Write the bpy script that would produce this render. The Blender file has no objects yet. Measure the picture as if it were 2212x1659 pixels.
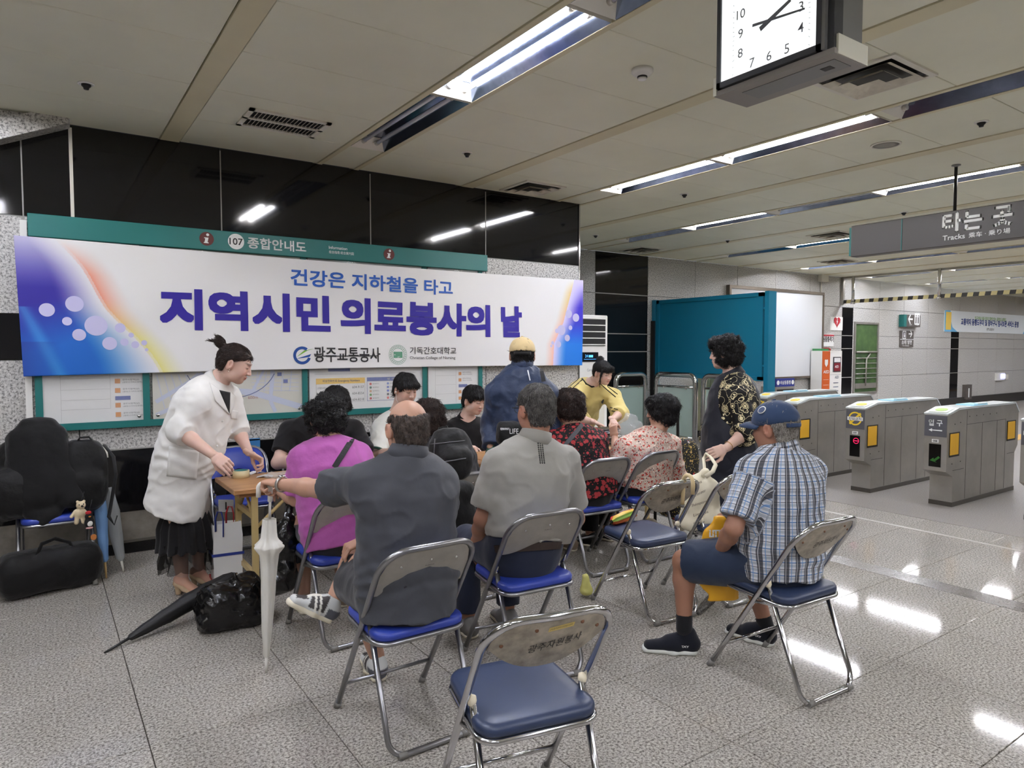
import bpy, math, random
import numpy as np
from mathutils import Vector, Matrix, Euler

# ---------------------------------------------------------------- camera, world, exposure
SC = bpy.context.scene
COL = SC.collection
FPX, YAW, PITCH, CAMH = 1486.2, math.radians(34.59), math.radians(2.84), 1.55
cam_data = bpy.data.cameras.new('camera')
cam_data.sensor_width = 36.0
cam_data.sensor_fit = 'HORIZONTAL'
cam_data.lens = FPX / 2212 * 36.0
cam_data.clip_start = 0.05
cam_data.clip_end = 200
cam = bpy.data.objects.new('camera', cam_data)
COL.objects.link(cam)
cam.location = (0, 0, CAMH)
cam.rotation_euler = Euler((math.pi / 2 - PITCH, 0, -YAW), 'XYZ')
SC.camera = cam

w = bpy.data.worlds.new('world')
SC.world = w
w.use_nodes = True
w.node_tree.nodes['Background'].inputs[0].default_value = (0.95, 0.97, 1.0, 1)
w.node_tree.nodes['Background'].inputs[1].default_value = 0.15
SC.view_settings.view_transform = 'Standard'
SC.view_settings.look = 'None'
SC.view_settings.exposure = 1.16
SC.view_settings.gamma = 1.0
SC.view_settings.use_curve_mapping = False
TUBE_EMIT = 52.0          # radiance of a lit fluorescent tube

# ---------------------------------------------------------------- pixel helper (photograph 2212 x 1659)
_cy, _sy, _cp, _sp = math.cos(YAW), math.sin(YAW), math.cos(PITCH), math.sin(PITCH)
_F = np.array([_sy * _cp, _cy * _cp, -_sp]); _R = np.array([_cy, -_sy, 0.0]); _U = np.cross(_R, _F)
_C = np.array([0, 0, CAMH])
def P(x, y, d):
    """world point seen at photo pixel (x, y) at depth d along the view axis"""
    return _C + (_F + _R * (x - 1106) / FPX - _U * (y - 829.5) / FPX) * d
def PY(x, y, Y):
    r = _F + _R * (x - 1106) / FPX - _U * (y - 829.5) / FPX
    return _C + r * (Y / r[1])
def PX(x, y, X):
    r = _F + _R * (x - 1106) / FPX - _U * (y - 829.5) / FPX
    return _C + r * (X / r[0])
def PZ(x, y, Z=0.0):
    r = _F + _R * (x - 1106) / FPX - _U * (y - 829.5) / FPX
    return _C + r * ((Z - CAMH) / r[2])

# ---------------------------------------------------------------- materials
def lin(c):
    c = c / 255.0
    return c / 12.92 if c <= 0.04045 else ((c + 0.055) / 1.055) ** 2.4
def rgb(r, g, b): return (lin(r), lin(g), lin(b), 1.0)
MATS = {}
class NT:
    """small node-tree helper"""
    def __init__(s, name):
        s.m = bpy.data.materials.new(name); s.m.use_nodes = True
        s.t = s.m.node_tree; s.b = s.t.nodes['Principled BSDF']
    def n(s, kind, **kw):
        nd = s.t.nodes.new(kind)
        for k, v in kw.items():
            if k.startswith('i_'):
                key = k[2:]
                key = int(key) if key.isdigit() else key.replace('_', ' ')
                if isinstance(v, tuple) and len(v) == 2 and hasattr(v[0], 'outputs'):
                    s.t.links.new(v[0].outputs[v[1]], nd.inputs[key])
                else:
                    nd.inputs[key].default_value = v
            else: setattr(nd, k, v)
        return nd
    def l(s, a, ao, b, bi): s.t.links.new(a.outputs[ao], b.inputs[bi])
    def math(s, op, a, b=None, c=None):
        nd = s.t.nodes.new('ShaderNodeMath'); nd.operation = op
        for i, v in enumerate((a, b, c)):
            if v is None: continue
            if isinstance(v, tuple): s.t.links.new(v[0].outputs[v[1]], nd.inputs[i])
            else: nd.inputs[i].default_value = v
        return (nd, 0)
    def ramp(s, fac, stops, interp='LINEAR'):
        nd = s.t.nodes.new('ShaderNodeValToRGB'); cr = nd.color_ramp; cr.interpolation = interp
        while len(cr.elements) < len(stops): cr.elements.new(0.5)
        for e, (p, c) in zip(cr.elements, stops): e.position = p; e.color = c
        s.t.links.new(fac[0].outputs[fac[1]], nd.inputs[0])
        return (nd, 0)
    def mix(s, fac, a, b):
        nd = s.t.nodes.new('ShaderNodeMix'); nd.data_type = 'RGBA'
        for i, v in ((0, fac), (6, a), (7, b)):
            if isinstance(v, tuple) and len(v) == 2 and hasattr(v[0], 'outputs'): s.t.links.new(v[0].outputs[v[1]], nd.inputs[i])
            else: nd.inputs[i].default_value = v
        return (nd, 2)
    def set(s, **kw):
        for k, v in kw.items():
            key = k.replace('_', ' ')
            if isinstance(v, tuple) and len(v) == 2 and hasattr(v[0], 'outputs'): s.t.links.new(v[0].outputs[v[1]], s.b.inputs[key])
            else: s.b.inputs[key].default_value = v
        return s
    def bump(s, h, strength=0.3, dist=0.01):
        nd = s.t.nodes.new('ShaderNodeBump'); nd.inputs['Strength'].default_value = strength; nd.inputs['Distance'].default_value = dist
        s.t.links.new(h[0].outputs[h[1]], nd.inputs['Height']); s.t.links.new(nd.outputs[0], s.b.inputs['Normal'])
    def pos(s): return (s.n('ShaderNodeNewGeometry'), 'Position')
    def noise(s, vec, scale, detail=2.0, rough=0.5):
        nd = s.n('ShaderNodeTexNoise'); nd.inputs['Scale'].default_value = scale; nd.inputs['Detail'].default_value = detail; nd.inputs['Roughness'].default_value = rough
        if vec: s.t.links.new(vec[0].outputs[vec[1]], nd.inputs['Vector'])
        return (nd, 0)
    def voro(s, vec, scale, feature='F1', rnd=1.0):
        nd = s.n('ShaderNodeTexVoronoi'); nd.feature = feature; nd.inputs['Scale'].default_value = scale; nd.inputs['Randomness'].default_value = rnd
        if vec: s.t.links.new(vec[0].outputs[vec[1]], nd.inputs['Vector'])
        return nd

def mat(name, c, rough=0.5, metal=0.0, bump=0.0, bscale=60, emit=0.0, coat=0.0, spec=None, var=0.0, vscale=4.0, trans=0.0, alpha=1.0, sheen=0.0):
    """plain procedural material; c is 0-255 sRGB"""
    if name in MATS: return MATS[name]
    t = NT(name); col = rgb(*c)
    t.set(Base_Color=col, Roughness=rough, Metallic=metal)
    if coat: t.set(Coat_Weight=coat, Coat_Roughness=0.08)
    if spec is not None: t.b.inputs['Specular IOR Level'].default_value = spec
    if sheen: t.set(Sheen_Weight=sheen)
    if trans: t.set(Transmission_Weight=trans)
    if alpha < 1: t.set(Alpha=alpha)
    if emit: t.set(Emission_Color=col, Emission_Strength=emit)
    if var:
        nz = t.noise(t.pos(), vscale, 4.0, 0.6)
        lo = tuple(v * (1 - var) for v in col[:3]) + (1,); hi = tuple(min(1, v * (1 + var)) for v in col[:3]) + (1,)
        t.set(Base_Color=t.ramp(nz, [(0.3, lo), (0.7, hi)]))
    if bump:
        t.bump(t.noise(t.pos(), bscale, 3.0), bump, 0.004)
    MATS[name] = t.m
    return t.m

def granite(name, stops, scale, rough, var=0.12, coat=0.0, spec=0.5):
    if name in MATS: return MATS[name]
    t = NT(name); p = t.pos()
    a = t.noise(p, scale, 3.0, 0.75)
    base = t.ramp(a, stops)
    info = t.n('ShaderNodeObjectInfo')
    big = t.noise(p, 1.3, 3.0, 0.6)
    f = t.math('MULTIPLY_ADD', big, var * 2, 1.0 - var)
    f = t.math('ADD', f, t.math('MULTIPLY_ADD', (info, 'Random'), var * 0.5, -var * 0.25))
    hsv = t.n('ShaderNodeHueSaturation'); t.l(base[0], base[1], hsv, 'Color'); t.l(f[0], 0, hsv, 'Value')
    t.set(Base_Color=(hsv, 0), Roughness=rough, Specular_IOR_Level=spec)
    if coat: t.set(Coat_Weight=coat, Coat_Roughness=0.03)
    MATS[name] = t.m
    return t.m

def vcol_mat(name, rough=0.6, attr='Col', bump=0.0, bscale=50, sss=0.0, sheen=0.0, coat=0.0):
    if name in MATS: return MATS[name]
    t = NT(name)
    at = t.n('ShaderNodeAttribute'); at.attribute_name = attr
    t.set(Base_Color=(at, 'Color'), Roughness=rough)
    if sss: t.set(Subsurface_Weight=sss, Subsurface_Radius=(0.012, 0.005, 0.003), Subsurface_Scale=1.0)
    if sheen: t.set(Sheen_Weight=sheen)
    if coat: t.set(Coat_Weight=coat)
    if bump: t.bump(t.noise(t.pos(), bscale, 3.0), bump, 0.003)
    MATS[name] = t.m
    return t.m

# ---------------------------------------------------------------- object helpers
ROOT = {}          # root name -> (location, z-rotation) so parts can be given in world coordinates
def tag(o, label=None, cat=None, group=None, kind=None):
    if label: o['label'] = label
    if cat: o['category'] = cat
    if group: o['group'] = group
    if kind: o['kind'] = kind
    return o
def thing(name, label, cat, loc=(0, 0, 0), rz=0.0, group=None, kind=None):
    o = bpy.data.objects.new(name, None); COL.objects.link(o)
    o.empty_display_size = 0.05
    o.location = tuple(float(v) for v in loc); o.rotation_euler = (0, 0, rz)
    tag(o, label, cat, group, kind)
    ROOT[o.name] = Matrix.Translation(Vector(o.location)) @ Matrix.Rotation(rz, 4, 'Z')
    return o
def root_of(o):
    while o.parent: o = o.parent
    return o
def link_mesh(name, me, material, parent=None, smooth=None):
    o = bpy.data.objects.new(name, me); COL.objects.link(o)
    if material:
        for m in (material if isinstance(material, (list, tuple)) else [material]): me.materials.append(m)
    if parent: o.parent = parent
    if smooth is not None:
        me.polygons.foreach_set('use_smooth', [smooth] * len(me.polygons))
    return o

def frame_from(d):
    d = Vector(d).normalized()
    u = d.orthogonal().normalized()
    return u, d.cross(u).normalized(), d

class MB:
    """mesh builder: collects boxes, tubes, prisms; build() links ONE mesh object"""
    def __init__(s): s.v = []; s.f = []; s.mi = []; s.sm = []; s.cm = 0; s.cs = False
    def add(s, vs, fs, smooth=None):
        o = len(s.v); s.v += [tuple(float(c) for c in q) for q in vs]
        for f in fs:
            s.f.append([i + o for i in f]); s.mi.append(s.cm); s.sm.append(s.cs if smooth is None else smooth)
        return s
    def box(s, x0, x1, y0, y1, z0, z1, M=None):
        vs = [Vector((x, y, z)) for z in (z0, z1) for y in (y0, y1) for x in (x0, x1)]
        if M is not None: vs = [M @ q for q in vs]
        return s.add(vs, [(0, 2, 3, 1), (4, 5, 7, 6), (0, 1, 5, 4), (2, 6, 7, 3), (0, 4, 6, 2), (1, 3, 7, 5)], False)
    def bbox(s, x0, x1, y0, y1, z0, z1, b=0.006, M=None):
        """box with bevelled edges (chamfer)"""
        xs, ys, zs = (x0, x1), (y0, y1), (z0, z1)
        vs = []; idx = {}
        for i in (0, 1):
            for j in (0, 1):
                for k in (0, 1):
                    sx = b if i == 0 else -b; sy = b if j == 0 else -b; sz = b if k == 0 else -b
                    x, y, z = xs[i], ys[j], zs[k]
                    idx[(i, j, k)] = len(vs)
                    vs += [(x, y + sy, z + sz), (x + sx, y, z + sz), (x + sx, y + sy, z)]
        A = lambda i, j, k, a: idx[(i, j, k)] + a
        fs = []
        for i in (0, 1): fs.append([A(i, 0, 0, 0), A(i, 1, 0, 0), A(i, 1, 1, 0), A(i, 0, 1, 0)][::(-1 if i == 0 else 1)])
        for j in (0, 1): fs.append([A(0, j, 0, 1), A(0, j, 1, 1), A(1, j, 1, 1), A(1, j, 0, 1)][::(-1 if j == 0 else 1)])
        for k in (0, 1): fs.append([A(0, 0, k, 2), A(1, 0, k, 2), A(1, 1, k, 2), A(0, 1, k, 2)][::(-1 if k == 0 else 1)])
        for i in (0, 1):
            for j in (0, 1): fs.append([A(i, j, 0, 0), A(i, j, 0, 1), A(i, j, 1, 1), A(i, j, 1, 0)])
        for i in (0, 1):
            for k in (0, 1): fs.append([A(i, 0, k, 0), A(i, 0, k, 2), A(i, 1, k, 2), A(i, 1, k, 0)])
        for j in (0, 1):
            for k in (0, 1): fs.append([A(0, j, k, 1), A(0, j, k, 2), A(1, j, k, 2), A(1, j, k, 1)])
        for c in idx.values(): fs.append([c, c + 1, c + 2])
        if M is not None: vs = [M @ Vector(q) for q in vs]
        return s.add(vs, fs, False)
    def tube(s, pts, r, n=10, cap=True, flat=1.0, closed=False, axis=None):
        pts = [Vector(q) for q in pts]; k = len(pts)
        rs = r if isinstance(r, (list, tuple)) else [r] * k
        vs = []; prev = None
        for i, q in enumerate(pts):
            a = pts[i - 1] if (i > 0 or closed) else pts[i]; b = pts[(i + 1) % k] if (i < k - 1 or closed) else pts[i]
            d = (b - a).normalized() if (b - a).length > 1e-9 else Vector((0, 0, 1))
            if prev is None:
                u = Vector(axis) if axis is not None else d.orthogonal()
            else: u = prev
            u = (u - d * u.dot(d))
            u = u.normalized() if u.length > 1e-6 else d.orthogonal().normalized()
            w_ = d.cross(u); prev = u
            for j in range(n):
                t = 2 * math.pi * j / n
                vs.append(q + u * (math.cos(t) * rs[i]) + w_ * (math.sin(t) * rs[i] * flat))
        fs = []
        for i in range(k if closed else k - 1):
            for j in range(n):
                i2 = (i + 1) % k
                fs.append((i * n + j, i * n + (j + 1) % n, i2 * n + (j + 1) % n, i2 * n + j))
        s.add(vs, fs, True)
        if cap and not closed:
            o = len(s.v) - len(vs)
            s.f.append([o + j for j in range(n)][::-1]); s.mi.append(s.cm); s.sm.append(False)
            s.f.append([o + (k - 1) * n + j for j in range(n)]); s.mi.append(s.cm); s.sm.append(False)
        return s
    def lathe(s, prof, c=(0, 0, 0), axis=(0, 0, 1), n=20, sx=1.0, sy=1.0, smooth=True, xdir=None):
        """profile of (radius, height) around axis through c"""
        if xdir is None: u, w_, d = frame_from(axis)
        else:
            d = Vector(axis).normalized(); u = (Vector(xdir) - d * Vector(xdir).dot(d)).normalized(); w_ = d.cross(u)
        c = Vector(c); vs = []
        for (r, h) in prof:
            for j in range(n):
                t = 2 * math.pi * j / n
                vs.append(c + u * (r * sx * math.cos(t)) + w_ * (r * sy * math.sin(t)) + d * h)
        fs = []
        for i in range(len(prof) - 1):
            for j in range(n): fs.append((i * n + j, i * n + (j + 1) % n, (i + 1) * n + (j + 1) % n, (i + 1) * n + j))
        s.add(vs, fs, smooth)
        o = len(s.v) - len(vs)
        for i, rev in ((0, True), (len(prof) - 1, False)):
            if prof[i][0] > 1e-6:
                f = [o + i * n + j for j in range(n)]
                s.f.append(f[::-1] if rev else f); s.mi.append(s.cm); s.sm.append(False)
        return s
    def prism(s, poly, o, u, v, w, smooth=False):
        """2D polygon (a,b) in frame o + a*u + b*v extruded along vector w"""
        o, u, v, w = Vector(o), Vector(u), Vector(v), Vector(w); n = len(poly)
        vs = [o + u * a + v * b for a, b in poly] + [o + u * a + v * b + w for a, b in poly]
        fs = [list(range(n))[::-1], list(range(n, 2 * n))] + [(i, (i + 1) % n, n + (i + 1) % n, n + i) for i in range(n)]
        if u.cross(v).dot(w) < 0: fs = [list(f)[::-1] for f in fs]
        return s.add(vs, fs, smooth)
    def mesh(s, name, shift=None, M=None):
        me = bpy.data.meshes.new(name)
        vs = s.v
        if M is not None: vs = [tuple(M @ Vector(q)) for q in vs]
        me.from_pydata(vs, [], s.f)
        me.polygons.foreach_set('use_smooth', s.sm)
        if max(s.mi, default=0) > 0: me.polygons.foreach_set('material_index', s.mi)
        me.update()
        return me
    def build(s, name, material, parent=None, local=False, **tags):
        M = None
        if parent is not None and not local:
            r = root_of(parent)
            if r.name in ROOT: M = ROOT[r.name].inverted()
        o = link_mesh(name, s.mesh(name, M=M), material, parent)
        if tags: tag(o, **tags)
        return o

def struct(name, mb, material, label=None, cat=None):
    o = mb.build(name, material); o['kind'] = 'structure'
    if label: o['label'] = label
    if cat: o['category'] = cat
    return o
def struct_root(name, label=None, cat=None):
    o = bpy.data.objects.new(name, None); COL.objects.link(o); o['kind'] = 'structure'
    ROOT[o.name] = Matrix.Identity(4)
    if label: o['label'] = label
    if cat: o['category'] = cat
    return o
def single(name, mb, material, label, cat, group=None, kind=None):
    """a thing that is one mesh: origin moved to its base"""
    vs = np.array(mb.v); c = np.array([(vs[:, 0].min() + vs[:, 0].max()) / 2, (vs[:, 1].min() + vs[:, 1].max()) / 2, vs[:, 2].min()])
    o = link_mesh(name, mb.mesh(name, M=Matrix.Translation(Vector(-c))), material)
    o.location = tuple(c)
    ROOT[o.name] = Matrix.Translation(Vector(c))
    return tag(o, label, cat, group, kind)

# ---------------------------------------------------------------- lettering
TXT = {}; TXT_SC = []
def glyphs(body, bold=0.0, ext=0.0, spacing=1.0):
    key = (body, bold, ext, spacing)
    if key in TXT: return TXT[key]
    if not TXT_SC:
        cu = bpy.data.curves.new('type_setter', 'FONT'); cu.size = 1.0; cu.resolution_u = 3
        ob = bpy.data.objects.new('type_setter', cu); sc = bpy.data.scenes.new('type_setter'); sc.collection.objects.link(ob); TXT_SC.extend((cu, ob, sc))
    cu, ob, sc = TXT_SC
    cu.body = body; cu.offset = bold; cu.extrude = ext; cu.space_character = spacing
    vl = sc.view_layers[0]; vl.update()
    ev = ob.evaluated_get(vl.depsgraph); me = ev.to_mesh()
    n = len(me.vertices); co = np.zeros(n * 3); me.vertices.foreach_get('co', co)
    fs = [list(p.vertices) for p in me.polygons]
    ev.to_mesh_clear()
    TXT[key] = (co.reshape(-1, 3), fs)
    return TXT[key]
# every line of writing in the scene is set in a few passes, one per stroke weight, and cut apart by line
SHEETS = {0.0: ['광주시청역(남)', '(광천고가차도방면)', '비상전화번호 Emergency Numbers', '고객안내센터/상황실', '604-9157', '유실물센터', '604-8554', '종합관제실', '604-8218', '범 례', '엘리베이터', '600m', '400m', '107', '종합안내도', '综合指南·総合案内図', '건강은 지하철을 타고', '지역시민', '의료봉사의', '날', '광주교통공사', 'Christian College of Nursing', '타는 곳', 'Tracks', '008', '입 구', '009', '진입금지', '010', '011', '007', '비상용통행', 'AED', 'A E D', '심장충격기', '70m', '화장실', '소태 방면', 'To Sotae', '입구에서 출구까지 함께 하는 광주도시철도', '교통약자 동행도우미 및 장바구니 임시보관 서비스 운영', '24', 'Carrier', 'FURSYS', '광주자원봉사', '(사)광주광역시자원봉사센터', 'FLEXY', "THAT'S JERSEY", 'LITTLE', 'LOVE', 'THIS', 'LIFE!', 'Hamis', 'Paris mon amour', 'Shakespeare', 'Limoges', 'Company', 'LIFE', '취급주의'], 0.006: ['Information', '기독간호대학교'], 0.004: ['1', '2', '3', '4', '5', '6', '7', '8', '9', '10', '11', '12', '乘车 · 乗り場'], 0.01: ['자동심장충격기', '광주교통공사', 'LIFE, AND', 'RENNWAY', '1']}
def set_sheets():
    glyphs(' '); cu, ob, sc = TXT_SC; SP = 4.0
    for wt, lines in SHEETS.items():
        cu.body = '\n'.join(lines); cu.offset = wt; cu.extrude = 0.0; cu.space_character = 1.0; cu.space_line = SP
        vl = sc.view_layers[0]; vl.update(); ev = ob.evaluated_get(vl.depsgraph); me = ev.to_mesh()
        n = len(me.vertices); co = np.zeros(n * 3); me.vertices.foreach_get('co', co); co = co.reshape(-1, 3)
        fs = [list(p.vertices) for p in me.polygons]; ev.to_mesh_clear()
        row = np.round((0.35 - co[:, 1]) / SP).astype(int)
        byrow = {}
        for f in fs: byrow.setdefault(int(row[f[0]]), []).append(f)
        for i, body in enumerate(lines):
            ff = byrow.get(i, []); ids = sorted({v for f in ff for v in f}); mp = {v: j for j, v in enumerate(ids)}
            TXT[(body, wt, 0.0, 1.0)] = (co[ids] if ids else np.zeros((0, 3)), [[mp[v] for v in f] for f in ff])
    cu.space_line = 1.0
def put_text(mb, body, o, u, v, wd=None, ht=None, bold=0.0, align='L', lift=0.0, warp=None, spacing=1.0, thick=0.0):
    """write body so that its ink box starts at o (lower left; or centre for align C) along unit u, v"""
    spread = bold if bold >= 0.012 else 0.0
    co, fs = glyphs(body, 0.0 if spread else bold, 0.0, spacing)
    if len(co) == 0: return
    x0, x1, y0, y1 = co[:, 0].min(), co[:, 0].max(), co[:, 1].min(), co[:, 1].max()
    u, v, o = Vector(u).normalized(), Vector(v).normalized(), Vector(o)
    if wd is None: wd = ht / (y1 - y0) * (x1 - x0)
    if ht is None: ht = wd / (x1 - x0) * (y1 - y0)
    n = u.cross(v)
    vs = []
    for x, y, z in co:
        a = (x - x0) / (x1 - x0) * wd; b = (y - y0) / max(1e-6, (y1 - y0)) * ht
        if align == 'C': a -= wd / 2; b -= ht / 2
        p = o + u * a + v * b + n * lift
        if warp: p = warp(p)
        vs.append(p)
    mb.add(vs, fs, False)
    if spread:      # heavier strokes: the outline widened all round with round corners
        k = spread * ht / max(1e-6, (y1 - y0)); cnt = {}
        for f in fs:
            for i in range(len(f)):
                e = (f[i], f[(i + 1) % len(f)]); r = (e[1], e[0])
                if r in cnt: cnt[r] = None
                else: cnt[e] = 1
        ov = []; of = []
        for e, c in cnt.items():
            if c is None: continue
            p, q = Vector(vs[e[0]]), Vector(vs[e[1]])
            A = [((p - o).dot(u), (p - o).dot(v)), ((q - o).dot(u), (q - o).dot(v))]
            pts = sorted((a + sx * k, b + sy * k) for a, b in A for sx in (-1, 1) for sy in (-1, 1))
            hull = []
            for seq in (pts, pts[::-1]):
                h = []
                for w_ in seq:
                    while len(h) > 1 and (h[-1][0] - h[-2][0]) * (w_[1] - h[-2][1]) - (h[-1][1] - h[-2][1]) * (w_[0] - h[-2][0]) <= 1e-12: h.pop()
                    h.append(w_)
                hull += h[:-1]
            if len(hull) < 3: continue
            dp = (p - o).dot(n); o_ = len(ov)
            ov += [warp(o + u * a + v * b) + n * 3e-5 if warp else o + u * a + v * b + n * (dp + 3e-5) for a, b in hull]; of.append(tuple(range(o_, o_ + len(hull))))
        mb.add(ov, of, False)
set_sheets()
# ================================================================ SETTING
WY, CZ, FY = 5.92, 3.16, 8.5            # info wall plane, ceiling height, far wall plane
WEND = 4.98                             # info wall ends here
R_ = random.Random(7)
M_floor = granite('granite_floor', [(0.30, rgb(72, 69, 66)), (0.42, rgb(118, 114, 108)), (0.50, rgb(158, 153, 146)), (0.60, rgb(183, 178, 169)), (0.74, rgb(208, 202, 192))], 92, 0.065, 0.16, spec=0.17)
M_grout = mat('grout', (74, 70, 64), 0.8)
M_floor2 = granite('terrazzo_grey', [(0.32, rgb(100, 96, 92)), (0.5, rgb(136, 131, 125)), (0.68, rgb(160, 155, 149))], 110, 0.42, 0.10, spec=0.4)
M_wallg = granite('granite_wall', [(0.31, rgb(70, 68, 66)), (0.42, rgb(140, 138, 134)), (0.50, rgb(190, 188, 184)), (0.66, rgb(216, 214, 209))], 62, 0.30, 0.05)
M_black = granite('granite_black', [(0.3, rgb(13, 13, 15)), (0.6, rgb(22, 22, 25)), (0.8, rgb(34, 34, 38))], 120, 0.06, 0.1, spec=0.5)
M_joint = mat('joint_silicone', (150, 148, 142), 0.6)
M_jointd = mat('joint_dark', (84, 82, 78), 0.8)
M_ceil = mat('ceiling_panel_paint', (226, 225, 204), 0.55, var=0.05, vscale=1.2)
M_beam = mat('ceiling_strip_paint', (212, 204, 172), 0.55, var=0.05, vscale=2.0)
M_dark = mat('dark_void', (28, 27, 26), 0.8)
M_steel = mat('brushed_steel', (172, 169, 162), 0.36, 0.72, bump=0.04, bscale=220, var=0.12, vscale=3.0)
M_chrome = mat('chrome', (205, 205, 205), 0.10, 1.0)
M_white = mat('white_plastic', (232, 231, 226), 0.45)
M_offw = mat('offwhite_metal', (222, 219, 206), 0.5)
M_refl = mat('reflector_aluminium', (146, 157, 180), 0.16, 1.0, var=0.25, vscale=9)
M_reflw = mat('reflector_end_white', (232, 228, 216), 0.5)
M_tube = mat('tube_lit', (250, 248, 250), 0.4, emit=TUBE_EMIT)
M_tubeoff = mat('tube_unlit', (205, 208, 214), 0.25)
M_cap = mat('lamp_holder', (200, 196, 186), 0.5)
M_blackp = mat('black_plastic', (24, 24, 25), 0.45)

# ---- floor: slab, tiles of the waiting area, the plain grey floor past the tiles
fl = struct_root('floor')
mb = MB(); mb.box(-8, 34, -8, 9, -0.2, -0.012); mb.build('slab', M_grout, fl)
T = 0.634
gx0, gy0 = 0.32, 1.69
tile_me = None
for i in range(-4, 10):
    for j in range(-3, 11):
        x0 = gx0 + i * T; y0 = gy0 + j * T
        if y0 > WY - 0.02 and x0 < WEND - 0.5: continue
        if x0 > 6.1 or y0 > FY: continue
        if tile_me is None:
            m = MB(); m.bbox(0.0019, T - 0.0019, 0.0019, T - 0.0019, -0.012, 0.0, 0.0014); tile_me = m.mesh('tile'); tile_me.materials.append(M_floor)
        o = bpy.data.objects.new('tile', tile_me); COL.objects.link(o); o.parent = fl
        o.location = (x0, y0, 0)
mb = MB(); mb.box(6.21 + 0.456, 34, -8, 9, -0.012, 0.0); mb.build('grey_paving', M_floor2, fl)
mb = MB(); mb.box(-8, gx0 - 4 * T, -8, 9, -0.012, 0); mb.box(gx0 - 4 * T, 6.66, -8, gy0 - 3 * T, -0.012, 0); mb.build('granite_paving', M_floor, fl)
mb = MB(); mb.box(9.4, 34, 4.75, 5.05, 0.0, 0.004); mb.build('tactile_strip', mat('tactile_yellow', (206, 160, 70), 0.6), fl)
mb = MB(); mb.box(6.18, 6.225, -2, 8.5, -0.01, 0.0015); mb.build('edge_strip', mat('edge_stone', (168, 163, 155), 0.4), fl)
mb = MB(); mb.box(4.758, 4.93, -2, 8.4, -0.01, 0.001); mb.build('dark_stone_band', granite('granite_band', [(0.30, rgb(62, 60, 58)), (0.45, rgb(94, 91, 87)), (0.55, rgb(118, 114, 109)), (0.72, rgb(142, 137, 130))], 96, 0.2, 0.05), fl)

# ---- info wall
wl = struct_root('wall_left')
mb = MB(); mb.box(-7, WEND, WY + 0.02, WY + 0.25, 0, CZ); mb.build('wall_core', M_jointd, wl)
def panel(x0, x1, z0, z1, m, parent, y=WY, d=0.03, g=0.004, name='stone_panel'):
    b = MB(); b.bbox(x0 + g, x1 - g, y, y + d, z0 + g, z1 - g, 0.0015); return b.build(name, m, parent)
xs = [-3.83, -2.57, -1.31, -0.052, 0.239, 1.249, 2.523, 3.759, WEND]
for a, b in zip(xs, xs[1:]):
    panel(a, b, 2.48, CZ, M_black, wl)
    if b < 0:
        panel(a, b, 1.80, 2.48, M_wallg, wl); panel(a, b, 1.48, 1.80, M_black, wl); panel(a, b, 0.80, 1.48, M_wallg, wl)
    elif a < 3.7:
        panel(a, b, 0.80, 1.64, M_wallg, wl); panel(a, b, 1.64, 2.48, M_wallg, wl)
    else:
        panel(a, b, 0.80, 1.64, M_wallg, wl); panel(a, b, 1.64, 2.48, M_wallg, wl)
    panel(a, b, 0.32, 0.80, M_black, wl); panel(a, b, 0.0, 0.10, M_black, wl)
for x in xs[1:-1]:
    wdt = 0.011 if abs(x - 0.239) < 0.01 else 0.0045
    b = MB(); b.box(x - wdt, x + wdt, WY - 0.002, WY + 0.02, 2.48, CZ - 0.02); b.build('joint', M_offw if wdt > 0.008 else M_joint, wl)
b = MB(); b.box(-0.065, -0.045, WY - 0.004, WY + 0.02, 0.8, 2.48); b.build('joint', M_joint, wl)
b = MB(); b.box(-7, WEND, WY - 0.002, WY + 0.02, 2.474, 2.482); b.build('joint', M_joint, wl)
b = MB(); b.box(-7, WEND, WY + 0.004, WY + 0.03, 0.10, 0.32); b.build('recess_strip', mat('weathered_metal', (142, 136, 126), 0.5, 0.6, var=0.3, vscale=6), wl)
b = MB(); b.box(-7, WEND, WY - 0.01, WY + 0.02, 0.086, 0.106); b.build('base_rail', mat('rail_metal', (120, 116, 108), 0.4, 0.8), wl)
b = MB(); b.box(-7, WEND, WY - 0.004, WY + 0.02, 0.796, 0.806); b.build('joint', M_joint, wl)
b = MB(); b.box(WEND - 0.004, WEND + 0.014, WY - 0.012, WY + 0.02, 0, CZ); b.build('corner_bead', M_chrome, wl)
# return of the info wall to the far wall
wr = struct_root('wall_return')
b = MB(); b.box(WEND - 0.2, WEND, WY + 0.25, FY, 0, CZ); b.build('wall_core', M_wallg, wr)

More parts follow.
